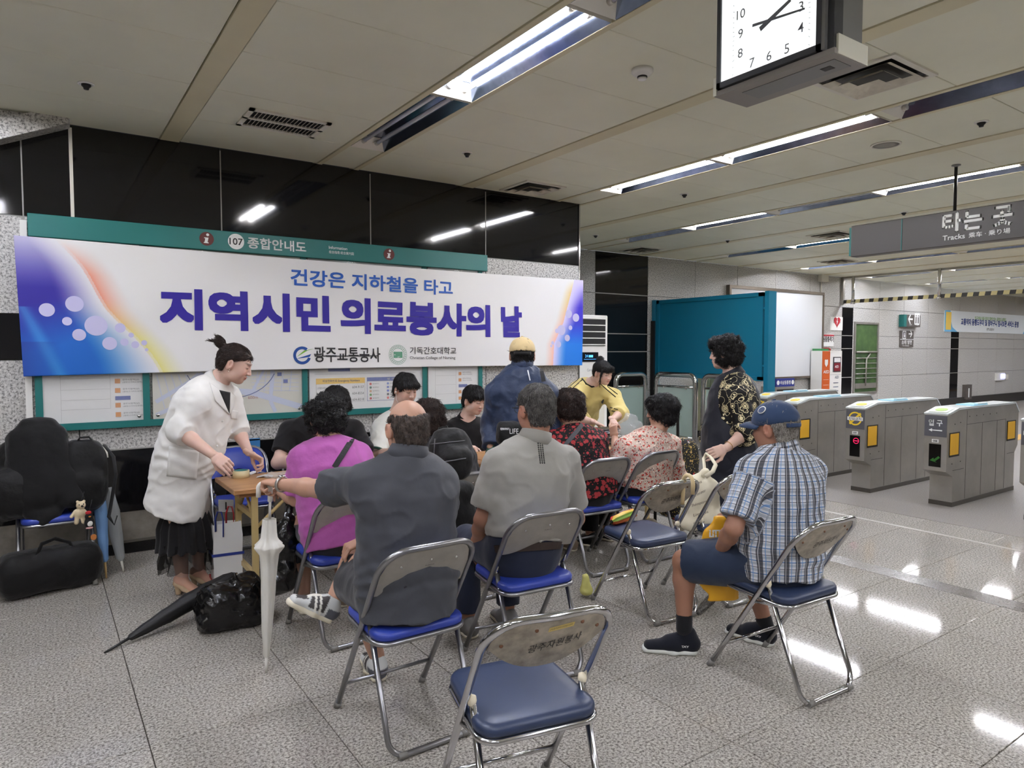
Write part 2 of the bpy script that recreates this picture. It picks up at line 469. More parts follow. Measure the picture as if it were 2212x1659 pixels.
# ---- far wall
wb = struct_root('wall_back')
b = MB(); b.box(4.5, 34, FY + 0.02, FY + 0.25, 0, CZ); b.build('wall_core', M_jointd, wb)
WX0, WX1, WZ0, WZ1 = 15.35, 16.30, 0.58, 2.14      # window opening
far_x = [WEND - 0.2, 6.3, 7.51, 8.71, 9.92, 11.13, 12.34, 13.55, 14.81, 15.26, 16.4, 17.55, 18.8, 20.1, 20.56, 21.8, 23.0, 24.2, 25.4, 26.6, 27.8, 29.0, 30.2, 31.4, 32.6, 34]
far_z = [0.0, 0.93, 1.58, 1.87, 2.5, CZ]
for a, b_ in zip(far_x, far_x[1:]):
    blk = (abs(a - 7.51) < 0.01) or abs(a - 14.81) < 0.01 or abs(a - 20.1) < 0.01
    zz = far_z if a > 9 else [0.0, 0.85, 1.52, 1.82, 2.48, CZ]
    for k, (z0, z1) in enumerate(zip(zz, zz[1:])):
        m = M_black if blk and (z1 < 2.6 or a < 9) else M_wallg
        panel(a, b_, z0, z1, m, wb, FY)
        if blk and k and m is M_black:
            q = MB(); q.box(a, b_, FY - 0.004, FY + 0.02, z0 - 0.008, z0 + 0.008); q.build('joint', M_joint, wb)
b = MB(); b.box(16.4, 34, FY - 0.05, FY, 0, 0.26); b.build('skirting', mat('skirting_dark', (48, 46, 44), 0.3), wb)
# walls out of view that close the hall
wn = struct_root('wall_behind'); b = MB(); b.box(-8, 34, -8.2, -8, 0, CZ); b.build('wall_core', M_wallg, wn)
wn = struct_root('wall_side'); b = MB(); b.box(-8.2, -8, -8, 9, 0, CZ); b.build('wall_core', M_wallg, wn)
wn = struct_root('wall_end'); b = MB(); b.box(34, 34.2, -8, 9, 0, CZ); b.build('wall_core', M_wallg, wn)

# ---- window with a view onto the green stairwell
wd = struct_root('window_1')
b = MB()
for (a0, a1, z0, z1) in ((WX0 - 0.05, WX0, WZ0 - 0.05, WZ1 + 0.05), (WX1, WX1 + 0.05, WZ0 - 0.05, WZ1 + 0.05), (WX0, WX1, WZ1, WZ1 + 0.05), (WX0, WX1, WZ0 - 0.05, WZ0)):
    b.box(a0, a1, FY - 0.03, FY + 0.01, z0, z1)
b.build('window_frame', M_steel, wd)
b = MB(); b.box(WX0, WX1, FY - 0.006, FY - 0.002, WZ0, WZ1)
b.build('backing', granite('stairwell_green', [(0.3, rgb(38, 66, 34)), (0.6, rgb(62, 92, 44)), (0.8, rgb(84, 112, 58))], 2.2, 0.5, 0.2), wd)
b = MB()
for z, r in ((1.50, 0.022), (1.36, 0.012), (1.24, 0.010), (1.12, 0.010), (1.0, 0.010), (0.9, 0.010)): b.tube([(WX0 + .02, FY - 0.03, z), (WX1 - .02, FY - 0.03, z)], r, 8)
b.tube([(WX0 + 0.45, FY - 0.03, 0.72), (WX0 + 0.47, FY - 0.03, 1.34), (WX0 + .62, FY - .03, 1.46)], 0.02, 8)
b.box(WX0 + .02, WX1 - .02, FY - 0.03, FY - 0.01, 0.66, 0.78)
b.build('handrail', M_steel, wd)

# ---- ceiling: strips, panels, light troughs
ce = struct_root('ceiling')
b = MB(); b.box(-8, 34, -8, 9, CZ + 0.13, CZ + 0.3); b.build('void', M_dark, ce)
ROWS = [-3.02, -0.40, 2.225, 4.86, 7.19, 9.80, 12.6, 15.3, 18.0, 20.7, 23.4, 26.1, 28.8]
STR = [-1.72, 0.885, 3.545, 6.02, 8.55, 11.2, 13.95, 16.65, 19.35, 22.05, 24.75, 27.45]
HW = 0.145
edges = []
allx = sorted([(x, 'row') for x in ROWS] + [(x, 'strip') for x in STR])
cur = -8.0
for x, k in allx:
    h = HW + 0.045 if k == 'row' else 0.07
    edges.append((cur, x - h)); cur = x + h
edges.append((cur, 34))
PY0, PYS = 5.92, 0.655
def panel_mesh(wid, ln):
    m = MB(); m.bbox(-wid / 2 + .003, wid / 2 - .003, -ln / 2 + .0025, ln / 2 - .0025, 0, 0.03, 0.0025); return m
for (a, b_) in edges:
    wid = b_ - a
    me = panel_mesh(wid, PYS).mesh('ceiling_panel'); me.materials.append(M_ceil)
    if b_ < 0 or a > 16:
        b = MB(); b.box(a + .003, b_ - .003, -8, 8.5, CZ, CZ + 0.03); b.build('ceiling_run', M_ceil, ce); continue
    y = FY if a > WEND - .3 else PY0
    k = 0
    b = MB(); b.box(a + .003, b_ - .003, -8, -0.6, CZ, CZ + 0.03); b.build('ceiling_run', M_ceil, ce)
    while y > -0.6:
        o = bpy.data.objects.new('ceiling_panel', me); COL.objects.link(o); o.parent = ce
        o.location = ((a + b_) / 2, y - PYS / 2, CZ); y -= PYS
for x in STR:
    b = MB(); b.box(x - 0.066, x + 0.066, -8, FY, CZ - 0.006, CZ + 0.03); b.build('ceiling_strip', M_beam, ce)
for x in ROWS:
    for s in (-1, 1):
        b = MB(); b.box(x + s * (HW + 0.022) - 0.02, x + s * (HW + 0.022) + 0.02, -8, FY, CZ - 0.006, CZ + 0.03); b.build('ceiling_strip', M_beam, ce)
# granite soffit of the stairway, top left by the info wall
b = MB()
b.prism([(0.235, 3.165), (0.235, 3.13), (-1.6, 2.30), (-1.6, 2.46), (0.10, 3.20)], (0, WY, 0), (1, 0, 0), (0, 0, 1), (0, -0.16, 0))
o = struct('trim_1', b, M_wallg)
b = MB(); b.prism([(0.0, 3.158), (-1.6, 2.50), (-1.6, 3.158)], (0, WY - 0.02, 0), (1, 0, 0), (0, 0, 1), (0, -0.1, 0)); struct('trim_2', b, M_wallg)

# ---- fluorescent fittings: a trough with two tubes each
FIT = [  # row index, list of (y0, y1, lit)
    (0, [(-4, -2.65, 1), (-1.3, 0.05, 1), (1.3, 2.6, 1)]),
    (1, [(-4, -2.65, 1), (-1.35, 0.0, 1), (1.2, 2.55, 1), (3.9, 5.25, 1)]),
    (2, [(-4.2, -2.85, 1), (-1.5, -0.15, 1), (1.22, 2.55, 0), (2.57, 3.9, 1), (3.92, 5.27, 0)]),
    (3, [(-4.2, -2.85, 1), (-1.5, -0.15, 1), (1.15, 2.48, 0), (2.54, 3.90, 1), (3.93, 5.28, 1)]),
    (4, [(-4, -2.7, 1), (-1.3, 0.03, 1), (1.2, 2.46, 0), (2.48, 3.77, 1), (3.79, 5.02, 0), (5.04, 6.29, 1), (6.31, 7.56, 0)]),
    (5, [(-2.7, -1.4, 1), (-0.1, 1.2, 1), (2.5, 3.79, 1), (5.18, 6.5, 1), (6.52, 7.8, 0)]),
    (6, [(-1.4, -0.1, 1), (1.3, 2.6, 1), (3.9, 5.2, 0), (5.3, 6.7, 1), (6.75, 8.05, 1)]),  # last fitting is an added one, lit to brighten the far wall
    (7, [(0.0, 1.3, 1), (2.6, 3.9, 1), (5.2, 6.5, 1), (6.9, 8.2, 1)]),  # the one nearest the far wall is added as extra light on it
    (8, [(0, 1.3, 1), (2.6, 3.9, 1), (5.2, 6.5, 1), (6.9, 8.2, 1)]),  # here too the last is an extra, put in to light the wall
    (9, [(0, 1.3, 1), (2.6, 3.9, 1), (5.2, 6.5, 1)]),
    (10, [(2.6, 3.9, 1), (5.2, 6.5, 1)]), (11, [(2.6, 3.9, 1), (5.2, 6.5, 1)]),
]
LAB = {(2, 2.57): 'lit ceiling light showing both its tubes, beside the smoke detector', (2, 3.92): 'unlit ceiling light whose dark trough nears the black wall panels', (2, 1.22): 'unlit ceiling light in line past the lit one beside the smoke detector',
    (3, 3.93): 'lit ceiling light ending near the end of the info wall', (3, 2.54): 'lit ceiling light joined to the one near the end of the info wall', (3, 1.15): 'unlit ceiling light behind the square diffuser and the clock',
    (4, 2.48): 'lit ceiling light crossed by the rod of the hanging sign', (4, 3.79): 'unlit ceiling light between two lit ones in the row over the gates', (4, 5.04): 'lit ceiling light above the teal partition side of the gates', (4, 6.31): 'unlit ceiling light nearest the tall black wall strip on the far wall',
    (5, 5.18): 'lit ceiling light hidden in part behind the end of the hanging sign', (5, 2.5): 'lit ceiling light behind the lettering of the hanging sign', (5, 6.52): 'unlit ceiling light above the whiteboard'}
for ri, lst in FIT:
    x = ROWS[ri]
    covered = []
    for (y0, y1, lit) in lst:
        covered.append((y0, y1))
        near = 'above the waiting area' if x < 6 else 'above the ticket gates' if x < 11 else 'in the passage past the gates'
        f = thing('fluorescent_light', LAB.get((ri, y0)) or ('lit' if lit else 'unlit') + ' recessed fluorescent ceiling light with two tubes ' + near, 'ceiling light', (x, (y0 + y1) / 2, CZ), group=('lit' if lit else 'unlit') + ' fluorescent ceiling lights ' + near)
        b = MB()
        b.prism([(-HW, 0), (-HW + .004, 0), (-0.085, 0.085), (0.085, 0.085), (HW - .004, 0), (HW, 0), (HW, 0.1), (-HW, 0.1)], (x, y0 + .01, CZ - 0.004), (1, 0, 0), (0, 0, 1), (0, y1 - y0 - .02, 0))
        b.build('reflector', M_refl, f)
        for yy, s in ((y0 + .005, 1), (y1 - .005, -1)):
            b = MB(); b.prism([(0, 0), (s * 0.075, 0.082), (0, 0.082)], (x - HW, yy, CZ - 0.005), (0, 1, 0), (0, 0, 1), (2 * HW, 0, 0)); b.build('end_plate', M_reflw, f)
        for s in (-1, 1):
            for yy, dy in ((y0 + .055, 0.03), (y1 - .085, 0.03)):
                b = MB(); b.tube([(x + s * 0.055, yy, CZ + 0.038), (x + s * 0.055, yy + dy, CZ + 0.038)], 0.019, 12); b.build('lamp_holder', M_cap, f)
            if lit or (ri + int(y0)) % 2:
                b = MB(); b.tube([(x + s * 0.055, y0 + .08, CZ + 0.038), (x + s * 0.055, y1 - .08, CZ + 0.038)], 0.0145, 10)
                b.build('tube', M_tube if lit else M_tubeoff, f)
    covered.sort(); cur = -8
    segs = []
    for a, c in covered:
        if a - cur > 0.05: segs.append((cur, a))
        cur = c
    segs.append((cur, FY if x > WEND else WY))
    for a, c in segs:
        b = MB(); b.box(x - HW + .002, x + HW - .002, a + .004, c - .004, CZ + 0.002, CZ + 0.03); b.build('blank_panel', M_ceil, ce)

# ---- ceiling fittings
def diffuser(cx, cy, s, label, flat=False):
    t = thing('air_diffuser', label, 'air vent', (cx, cy, CZ))
    b = MB(); h = s / 2
    for (x0, x1, y0, y1) in ((-h, h, -h, -h + .035), (-h, h, h - .035, h), (-h, -h + .035, -h + .035, h - .035), (h - .035, h, -h + .035, h - .035)):
        b.box(cx + x0, cx + x1, cy + y0, cy + y1, CZ - 0.012, CZ + 0.004)
    b.build('frame', M_offw, t)
    b = MB(); b.box(cx - h + .02, cx + h - .02, cy - h + .02, cy + h - .02, CZ - 0.0015, CZ + 0.002); b.build('throat', M_blackp, t)
    m = mat('vent_dusty', (214, 208, 192), 0.7, var=0.16, vscale=8)
    for k, q in enumerate((0.82, 0.56, 0.30)):
        a = h * q; b = MB(); a2 = a * 0.74 if k < 2 else a * 0.2
        zz = CZ - 0.004 - 0.012 * k; z2 = zz - 0.022
        vs = [(cx + sx * a, cy + sy * a, z2) for sx, sy in ((-1, -1), (1, -1), (1, 1), (-1, 1))] + [(cx + sx * a2, cy + sy * a2, zz + 0.004) for sx, sy in ((-1, -1), (1, -1), (1, 1), (-1, 1))]
        b.add(vs, [(i, (i + 1) % 4, 4 + (i + 1) % 4, 4 + i) for i in range(4)] + ([(4, 5, 6, 7)] if k == 2 else []))
        b.build('cone', m, t)
diffuser(4.12, 2.21, 0.50, 'square cone air diffuser behind the hanging clock')
diffuser(4.11, 5.60, 0.48, 'square cone air diffuser beside the black wall panels')
diffuser(8.05, 8.0, 0.5, 'square cone air diffuser above the air conditioner')
diffuser(9.2, 5.45, 0.5, 'square cone air diffuser left of the hanging platform sign')
diffuser(12.0, 7.0, 0.5, 'square cone air diffuser near the whiteboard wall')
diffuser(9.4, 3.0, 0.5, 'square cone air diffuser behind the hanging platform sign')
t = thing('louvre_vent', 'rectangular ceiling vent with two rows of curved slats', 'air vent', (1.49, 5.03, CZ))
b = MB()
X0, X1, Y0, Y1 = 1.21, 1.77, 4.82, 5.22
for (x0, x1, y0, y1) in ((X0, X1, Y0, Y0 + .035), (X0, X1, Y1 - .035, Y1), (X0, X0 + .035, Y0, Y1), (X1 - .035, X1, Y0, Y1)): b.box(x0, x1, y0, y1, CZ - .012, CZ + .002)
b.box(X0, X1, 5.005, 5.035, CZ - .012, CZ)
b.build('frame', M_offw, t)
b = MB(); b.box(X0 + .03, X1 - .03, Y0 + .03, Y1 - .03, CZ - .002, CZ + .001); b.build('throat', M_blackp, t)
for k in range(17):
    xx = X0 + .06 + k * 0.0275
    for (y0, y1) in ((Y0 + .035, 5.005), (5.035, Y1 - .035)):
        b = MB(); b.prism([(-.002, 0), (.002, 0), (.010, .006), (.012, .012), (.008, .012), (.004, .006)], (xx, y0, CZ - .012), (1, 0, 0), (0, 0, 1), (0, y1 - y0, 0)); b.build('slat', mat('slat_grey', (170, 164, 150), 0.5), t)
SPR = [(0.29, 4.96, 'by the louvre-side ceiling strip'), (2.94, 4.91, 'above the banner'), (5.54, 2.19, 'near the hanging clock'), (6.51, 7.37, 'beyond the end of the info wall'), (5.56, 4.92, 'past the end of the lit light row'), (8.4, 6.6, 'above the teal partition'), (8.4, 4.1, 'above the ticket gates'), (10.8, 5.2, 'past the hanging sign'), (10.9, 3.4, 'behind the hanging sign')]
for x, y, lb in SPR:
    t = thing('sprinkler', 'small recessed sprinkler head ' + lb, 'sprinkler', (x, y, CZ))
    b = MB(); b.lathe([(0.045, 0), (0.045, -0.006), (0.03, -0.009), (0.03, 0)], (x, y, CZ), n=20); b.build('rosette', M_white, t)
    b = MB(); b.lathe([(0.026, -0.004), (0.026, -0.016), (0.016, -0.026), (0.014, -0.036), (0.0, -0.037)], (x, y, CZ), n=12); b.build('sprinkler_body', M_blackp, t)
t = thing('smoke_detector', 'white round smoke detector on the ceiling', 'smoke detector', (2.91, 2.90, CZ))
b = MB(); b.lathe([(0.062, 0), (0.062, -0.018), (0.05, -0.03), (0.034, -0.034), (0.03, -0.04), (0.0, -0.04)], (2.91, 2.90, CZ), n=24); b.build('housing', M_white, t)
b = MB(); b.lathe([(0.029, -0.040), (0.029, -0.048), (0.0, -0.049)], (2.91, 2.90, CZ), n=16); b.build('sensor_grille', M_blackp, t)
b = MB(); b.lathe([(0.026, -0.049), (0.024, -0.058), (0.012, -0.062), (0.0, -0.062)], (2.91, 2.90, CZ), n=16); b.build('sensor_cap', M_white, t)
t = thing('ceiling_speaker', 'round flush speaker in the ceiling', 'speaker', (5.53, 2.85, CZ))
b = MB(); b.lathe([(0.11, 0), (0.11, -0.006), (0.095, -0.01), (0.095, -0.004)], (5.53, 2.85, CZ), n=28); b.build('ring', M_offw, t)
b = MB(); b.lathe([(0.094, -0.004), (0.05, -0.008), (0, -0.009)], (5.53, 2.85, CZ), n=28); b.build('grille', mat('grille_grey', (150, 146, 136), 0.6, bump=0.6, bscale=500), t)
# ================================================================ FIXTURES OF THE STATION
M_teal = mat('teal_metal', (28, 112, 108), 0.42, 0.0, bump=0.03, bscale=200)
M_tealb = mat('teal_blue_metal', (14, 116, 146), 0.4, bump=0.03, bscale=300)
M_ink = mat('ink_black', (30, 30, 32), 0.6)
M_wprint = mat('print_white', (236, 238, 236), 0.5)
M_paper = mat('paper_white', (222, 222, 220), 0.6)
UX, UZ = (1, 0, 0), (0, 0, 1)

def arc_pts(cx, cz, r, a0, a1, n, y): return [(cx + r * math.cos(a0 + (a1 - a0) * i / n), y, cz + r * math.sin(a0 + (a1 - a0) * i / n)) for i in range(n + 1)]
def disc(mb, c, r, n=32, u=UX, v=UZ, th=0.001, sx=1.0, sy=1.0):
    u, v = Vector(u), Vector(v)
    mb.prism([(r * sx * math.cos(2 * math.pi * i / n), r * sy * math.sin(2 * math.pi * i / n)) for i in range(n)], c, u, v, u.cross(v) * th)

# ---- information board
ib = thing('information_board', 'teal framed station information board with glazed map cases on the granite wall', 'notice board', (1.86, WY, 0.95))
yb = WY - 0.055
b = MB(); b.bbox(-0.03, 3.735, WY - 0.075, WY, 2.335, 2.495, 0.004); hd = b.build('header', M_teal, ib)
b = MB(); b.box(-0.075, -0.035, WY - 0.03, WY, 1.0, 2.45); b.build('side_channel', M_white, ib)
FX = [-0.02, 0.675, 1.888, 3.04, 3.665]
b = MB(); b.box(-0.02, 3.69, WY - 0.05, WY, 0.97, 1.02); b.build('frame_rail', M_teal, ib)
for i, x in enumerate(FX):
    b = MB(); x0 = x - (0.0 if i == 0 else 0.022); b.box(x0, x0 + 0.045, WY - 0.05, WY, 1.02, 2.335); b.build('frame_post', M_teal, ib)
M_map = mat('map_paper', (206, 204, 190), 0.6); M_road = mat('map_road', (190, 198, 222), 0.6); M_mblue = mat('map_blue', (40, 66, 140), 0.5)
M_orange = mat('print_orange', (206, 130, 40), 0.5)
for i, m in enumerate((M_paper, M_map, M_paper, M_paper)):
    x0, x1 = FX[i] + 0.045, FX[i + 1] - 0.022
    b = MB(); b.box(x0, x1, WY - 0.030, WY - 0.012, 1.02, 2.335); sh = b.build('poster_sheet', m, ib)
    b = MB(); b.box(x0, x1, WY - 0.046, WY - 0.042, 1.02, 2.335)
    t_ = MATS.get('case_glass')
    if t_ is None:
        g = NT('case_glass'); g.set(Base_Color=(1, 1, 1, 1), Roughness=0.03, Alpha=0.10, Specular_IOR_Level=0.4); MATS['case_glass'] = g.m
    b.build('pane', MATS['case_glass'], ib)
    for xx in (x0 + 0.03, x1 - 0.03):
        b = MB(); b.lathe([(0.013, 0), (0.013, 0.006), (0.008, 0.01), (0, 0.01)], (xx, WY - 0.045, 1.05), (0, -1, 0), 14); b.build('glass_clip', M_chrome, ib)
yp = WY - 0.0315
# case prints: route lists, lines
def route(x, z, s=1.0):
    for zz in (z, z - 0.07 * s):
        q.box(x, x + 0.035 * s, yp - .0006, yp, zz, zz + 0.035 * s)
q = MB(); lines = MB(); txt = MB(); blu = MB()
for x0 in (0.47,):
    route(x0, 1.30); route(x0, 1.12)
    for zz in (1.30, 1.23, 1.12, 1.05):
        put_text(txt, '광주시청역(남)', (x0 + 0.05, yp, zz + 0.018), UX, UZ, wd=0.11, ht=0.016)
        put_text(txt, '(광천고가차도방면)', (x0 + 0.05, yp, zz), UX, UZ, wd=0.13, ht=0.013)
    blu.box(x0, x0 + 0.10, yp - .0006, yp, 1.175, 1.205)
for z in (1.34, 1.26, 1.185, 1.115): lines.box(0.13, 0.44, yp - .0005, yp, z, z + 0.002)
lines.box(0.13, 0.132, yp - .0005, yp, 1.03, 1.38); lines.box(0.438, 0.44, yp - .0005, yp, 1.115, 1.38)
x0 = 3.42; route(x0, 1.30, .9); route(x0, 1.12, .9)
for zz in (1.30, 1.24, 1.12, 1.06):
    put_text(txt, '광주시청역(남)', (x0 + 0.045, yp, zz + 0.018), UX, UZ, wd=0.10, ht=0.016)
    put_text(txt, '(광천고가차도방면)', (x0 + 0.045, yp, zz), UX, UZ, wd=0.11, ht=0.013)
blu.box(x0, x0 + 0.10, yp - .0006, yp, 1.18, 1.21)
for z in (1.30, 1.21, 1.12): lines.box(3.16, 3.39, yp - .0005, yp, z, z + 0.002)
lines.box(3.16, 3.162, yp - .0005, yp, 1.03, 1.38); lines.box(3.39, 3.392, yp - .0005, yp, 1.03, 1.38)
# panel 3: emergency numbers and legend
yel = MB(); lines.box(1.98, 2.95, yp - .0005, yp, 1.335, 1.338)
yel.box(1.99, 2.44, yp - .0006, yp, 1.25, 1.30)
put_text(txt, '비상전화번호 Emergency Numbers', (2.05, yp - .001, 1.262), UX, UZ, wd=0.34, ht=0.026, bold=0.02)
for k, (nm, no) in enumerate((('고객안내센터/상황실', '604-9157'), ('유실물센터', '604-8554'), ('종합관제실', '604-8218'))):
    put_text(txt, nm, (2.00, yp, 1.205 - k * 0.056), UX, UZ, wd=0.13, ht=0.02); put_text(txt, no, (2.32, yp, 1.205 - k * 0.056), UX, UZ, wd=0.11, ht=0.022)
for (a, b_, c, d) in ((1.99, 2.44, 1.085, 1.088), (1.99, 1.993, 1.085, 1.25), (2.437, 2.44, 1.085, 1.25)): lines.box(a, b_, yp - .0005, yp, c, d)
blu.box(2.46, 2.93, yp - .0006, yp, 1.265, 1.30); put_text(lines, '범 례', (2.66, yp - .001, 1.272), UX, UZ, wd=0.07, ht=0.022)
for (a, b_, c, d) in ((2.46, 2.93, 1.085, 1.088), (2.46, 2.463, 1.085, 1.27), (2.927, 2.93, 1.085, 1.27)): blu.box(a, b_, yp - .0005, yp, c, d)
blu.box(2.10, 2.30, yp - .0006, yp, 1.36, 1.40)
dots = {(0, 0): (196, 40, 40), (0, 1): (60, 110, 90), (0, 2): (200, 150, 110), (0, 3): (80, 150, 60), (0, 4): (200, 50, 60), (1, 0): (90, 120, 190), (1, 1): (80, 100, 180), (1, 2): (70, 90, 190), (1, 3): (60, 60, 70), (1, 4): (210, 70, 70)}
for (i, k), c in dots.items():
    d_ = MB(); disc(d_, (2.495 + i * 0.17, yp, 1.24 - k * 0.033), 0.011, 14, UX, UZ); d_.build('legend_dot', mat('dot_%d_%d_%d' % c, c, 0.5), ib)
    put_text(txt, '엘리베이터', (2.515 + i * 0.17, yp, 1.235 - k * 0.033), UX, UZ, wd=0.06, ht=0.012)
# map roads
rd = MB(); RDK = [0]
def road(pts, wdt, m=None):
    m = m or rd
    for (xa, za), (xb, zb) in zip(pts, pts[1:]):
        d_ = Vector((xb - xa, 0, zb - za)); L = d_.length; d_.normalize(); nn = Vector((-d_.z, 0, d_.x))
        RDK[0] += 1; m.prism([(0, -wdt / 2), (L, -wdt / 2), (L, wdt / 2), (0, wdt / 2)], (xa, yp + .0004, za), d_, nn, (0, -.0008 - .00006 * RDK[0], 0))
road([(1.05, 1.36), (1.25, 1.22), (1.45, 1.20), (1.86, 1.06)], 0.05); road([(1.25, 1.22), (1.30, 1.03)], .03); road([(1.45, 1.2), (1.55, 1.38)], .022)
road([(1.62, 1.38), (1.60, 1.12), (1.64, 1.03)], .03); road([(0.74, 1.15), (0.98, 1.30), (1.05, 1.36)], 0.03); road([(0.74, 1.05), (0.95, 1.14), (1.02, 1.03)], .03)
for k in range(5): road([(1.5 + .07 * k, 1.37), (1.48 + .07 * k, 1.2)], .006); road([(1.45, 1.22 + .03 * k), (1.84, 1.20 + .035 * k)], .005); road([(0.75 + .05 * k, 1.36), (.8 + .06 * k, 1.1)], .006)
rd.build('map_roads', M_road, ib)
cv = MB(); road([(1.30 + .36 * math.sin(t), 1.46 - .30 * math.cos(t)) for t in np.linspace(-1.2, 1.2, 16)], .006, cv); cv.build('map_radius', M_mblue, ib)
for (x, z) in ((1.22, 1.33), (1.36, 1.34), (1.12, 1.24), (1.66, 1.33), (1.71, 1.27), (1.02, 1.29)): blu.box(x, x + .035, yp - .005, yp, z, z + .03)
red = MB(); put_text(red, '600m', (1.42, yp - .001, 1.145), UX, UZ, ht=0.025); put_text(red, '400m', (1.20, yp - .001, 1.27), UX, UZ, ht=0.022); red.build('map_distance', mat('map_red', (160, 90, 96), 0.6), ib)
q.build('bus_icons', M_orange, ib); lines.build('print_lines', mat('print_grey', (170, 170, 168), 0.6), ib); txt.build('lettering', M_ink, ib); blu.build('print_blue', mat('print_blue', (38, 70, 150), 0.5), ib); yel.build('print_yellow', mat('print_yellow', (226, 180, 30), 0.5), ib)
# header lettering
yh = WY - 0.0762
b = MB(); disc(b, (1.34, yh, 2.418), 0.062, 36); hl = b.build('number_disc', M_wprint, ib)
b = MB(); put_text(b, '107', (1.34, yh - .0015, 2.418), UX, UZ, wd=0.10, ht=0.052, align='C', bold=0.012); b.build('number', M_ink, ib)
for x in (1.12, 2.668):
    b = MB(); disc(b, (x, yh, 2.42), 0.053, 32); b.build('info_disc', mat('maroon', (96, 40, 36), 0.5), ib)
    b = MB(); disc(b, (x + .008, yh - .0012, 2.452), 0.011, 14); b.prism([(-.022, -.032), (.014, -.032), (.014, -.026), (.006, -.024), (.014, .012), (-.018, .012), (-.018, .006), (-.010, .004), (-.016, -.024), (-.022, -.026)], (x, yh - .0012, 2.418), UX, UZ, (0, -.001, 0)); b.build('info_letter', M_wprint, ib)
b = MB(); put_text(b, '종합안내도', (1.43, yh, 2.375), UX, UZ, wd=0.475, ht=0.088, bold=0.022)
put_text(b, 'Information', (2.105, yh, 2.424), UX, UZ, wd=0.165, ht=0.026, bold=0.006); put_text(b, '综合指南·総合案内図', (2.105, yh, 2.385), UX, UZ, wd=0.225, ht=0.026); b.build('header_lettering', M_wprint, ib)

# ---- the banner
BX0, BX1 = -0.11, 4.972
def b_top(x): t = (x - BX0) / (BX1 - BX0); return 2.332 - 0.018 * t - 0.012 * math.sin(3.1 * t)
def b_bot(x): t = (x - BX0) / (BX1 - BX0); return 1.366 + 0.014 * t + 0.016 * math.sin(3.2 * t)
def b_y(x, z):
    t = (x - BX0) / (BX1 - BX0)
    return WY - 0.088 - 0.004 * math.sin(x * 3.1 + z * 5.3) - 0.0028 * math.sin(x * 7.0 - z * 9.0 + 1.3) - 0.0035 * math.exp(-((x - 2.1 + (z - 1.9) * 0.9) / 0.3) ** 2) - 0.003 * math.exp(-((x - 0.62 + (z - 1.9) * 0.7) / 0.06) ** 2) - 0.003 * math.exp(-((x - 4.4 - (z - 1.9) * 0.8) / 0.09) ** 2)
bn = thing('banner', 'long white printed banner with blue Korean lettering hung across the information board', 'banner', (2.43, WY - 0.09, 1.366))
NZB = 160
xs_ = np.concatenate([np.linspace(BX0, BX0 + 1.15, 300), np.linspace(BX0 + 1.15, BX1 - .6, 62)[1:-1], np.linspace(BX1 - .6, BX1, 130)]); NXB = len(xs_); vv = np.linspace(0, 1, NZB)
verts = []; cols = []
def lerp3(a, b, t): return tuple(a[i] + (b[i] - a[i]) * t for i in range(3))
cW = (232, 231, 230); cPurp = (46, 36, 150); cBlue = (8, 98, 190); cLt = (206, 204, 226); cOr = (232, 134, 104); cYe = (226, 216, 110); cDk = (36, 50, 140)
def art(u, v):
    a_, b_ = art0(u - .010, v), art0(u + .010, v); return lerp3(a_, b_, .5)
def art0(u, v):
    """u metres from the left edge, v 0 top .. 1 bottom; returns sRGB"""
    ub = float(np.interp(v, [0, .2, .5, .72, 1.0], [0.24, .38, .56, .72, 0.88])) + 0.02 * math.sin(v * 9)
    s = u - ub
    if s < 0:
        f = min(1, max(0, (-s - 0.015) / (0.16 + 0.22 * v))) ** 1.3
        top = max(0, min(1, (v - 0.02) / 0.34))
        deep = lerp3(cPurp, cBlue, max(0, min(1, (v - .42) / .35 + (u - .25) * 0.9)))
        if v > .5 and u < 0.16 + (v - .5) * 0.25: deep = lerp3(deep, (70, 160, 220), 0.65 * max(0, 1 - abs(u - (0.02 + (v - .5) * .42)) / 0.06))
        if v > .75: deep = lerp3(deep, cDk, max(0, (0.25 - u)) * 2.2)
        c = lerp3((226, 224, 228), deep, f * (0.25 + .75 * top))
        return c
    f = max(0, 1 - s / 0.19) ** 1.6
    warm = lerp3(cOr, cYe, max(0, min(1, (v - .42) / .3)))
    k = f * min(1, max(0, v / .25)) * 0.9
    return lerp3(cW, warm, k)
def art_r(u, v):
    ub = float(np.interp(v, [0, .25, .5, .75, 1.0], [0.13, .20, .27, .40, 0.42]))
    s = u - ub
    if s < 0:
        f = min(1, max(0, (-s - 0.01) / 0.16)) ** 1.1
        deep = lerp3((58, 44, 190), (24, 120, 220), max(0, min(1, (v - .45) / .3)))
        return lerp3((214, 206, 240), deep, f * min(1, max(0, (v - .02) / .3)))
    f = max(0, 1 - s / 0.12) ** 1.4
    return lerp3(cW, lerp3((226, 190, 110), (240, 170, 150), min(1, max(0, (v - .25) / .3))), f * min(1, v / .15) * .8)
for v in vv:
    for x in xs_:
        z = b_top(x) * (1 - v) + b_bot(x) * v
        xx = x + (0.028 * v if x < 0.3 else 0) * max(0, (0.3 - x) / 0.41)
        verts.append((xx, b_y(x, z), z))
        u = x - BX0
        c = art(u, v) if u < 1.6 else art_r(BX1 - x, v) if BX1 - x < 0.8 else cW
        cols.append(tuple(lin(q_) for q_ in c) + (1,))
fs = [(r * NXB + c, r * NXB + c + 1, (r + 1) * NXB + c + 1, (r + 1) * NXB + c) for r in range(NZB - 1) for c in range(NXB - 1)]
me = bpy.data.meshes.new('cloth')
off = np.array(bn.location)
me.from_pydata([tuple(np.array(p) - off) for p in verts], [], [f[::-1] for f in fs]); me.update()
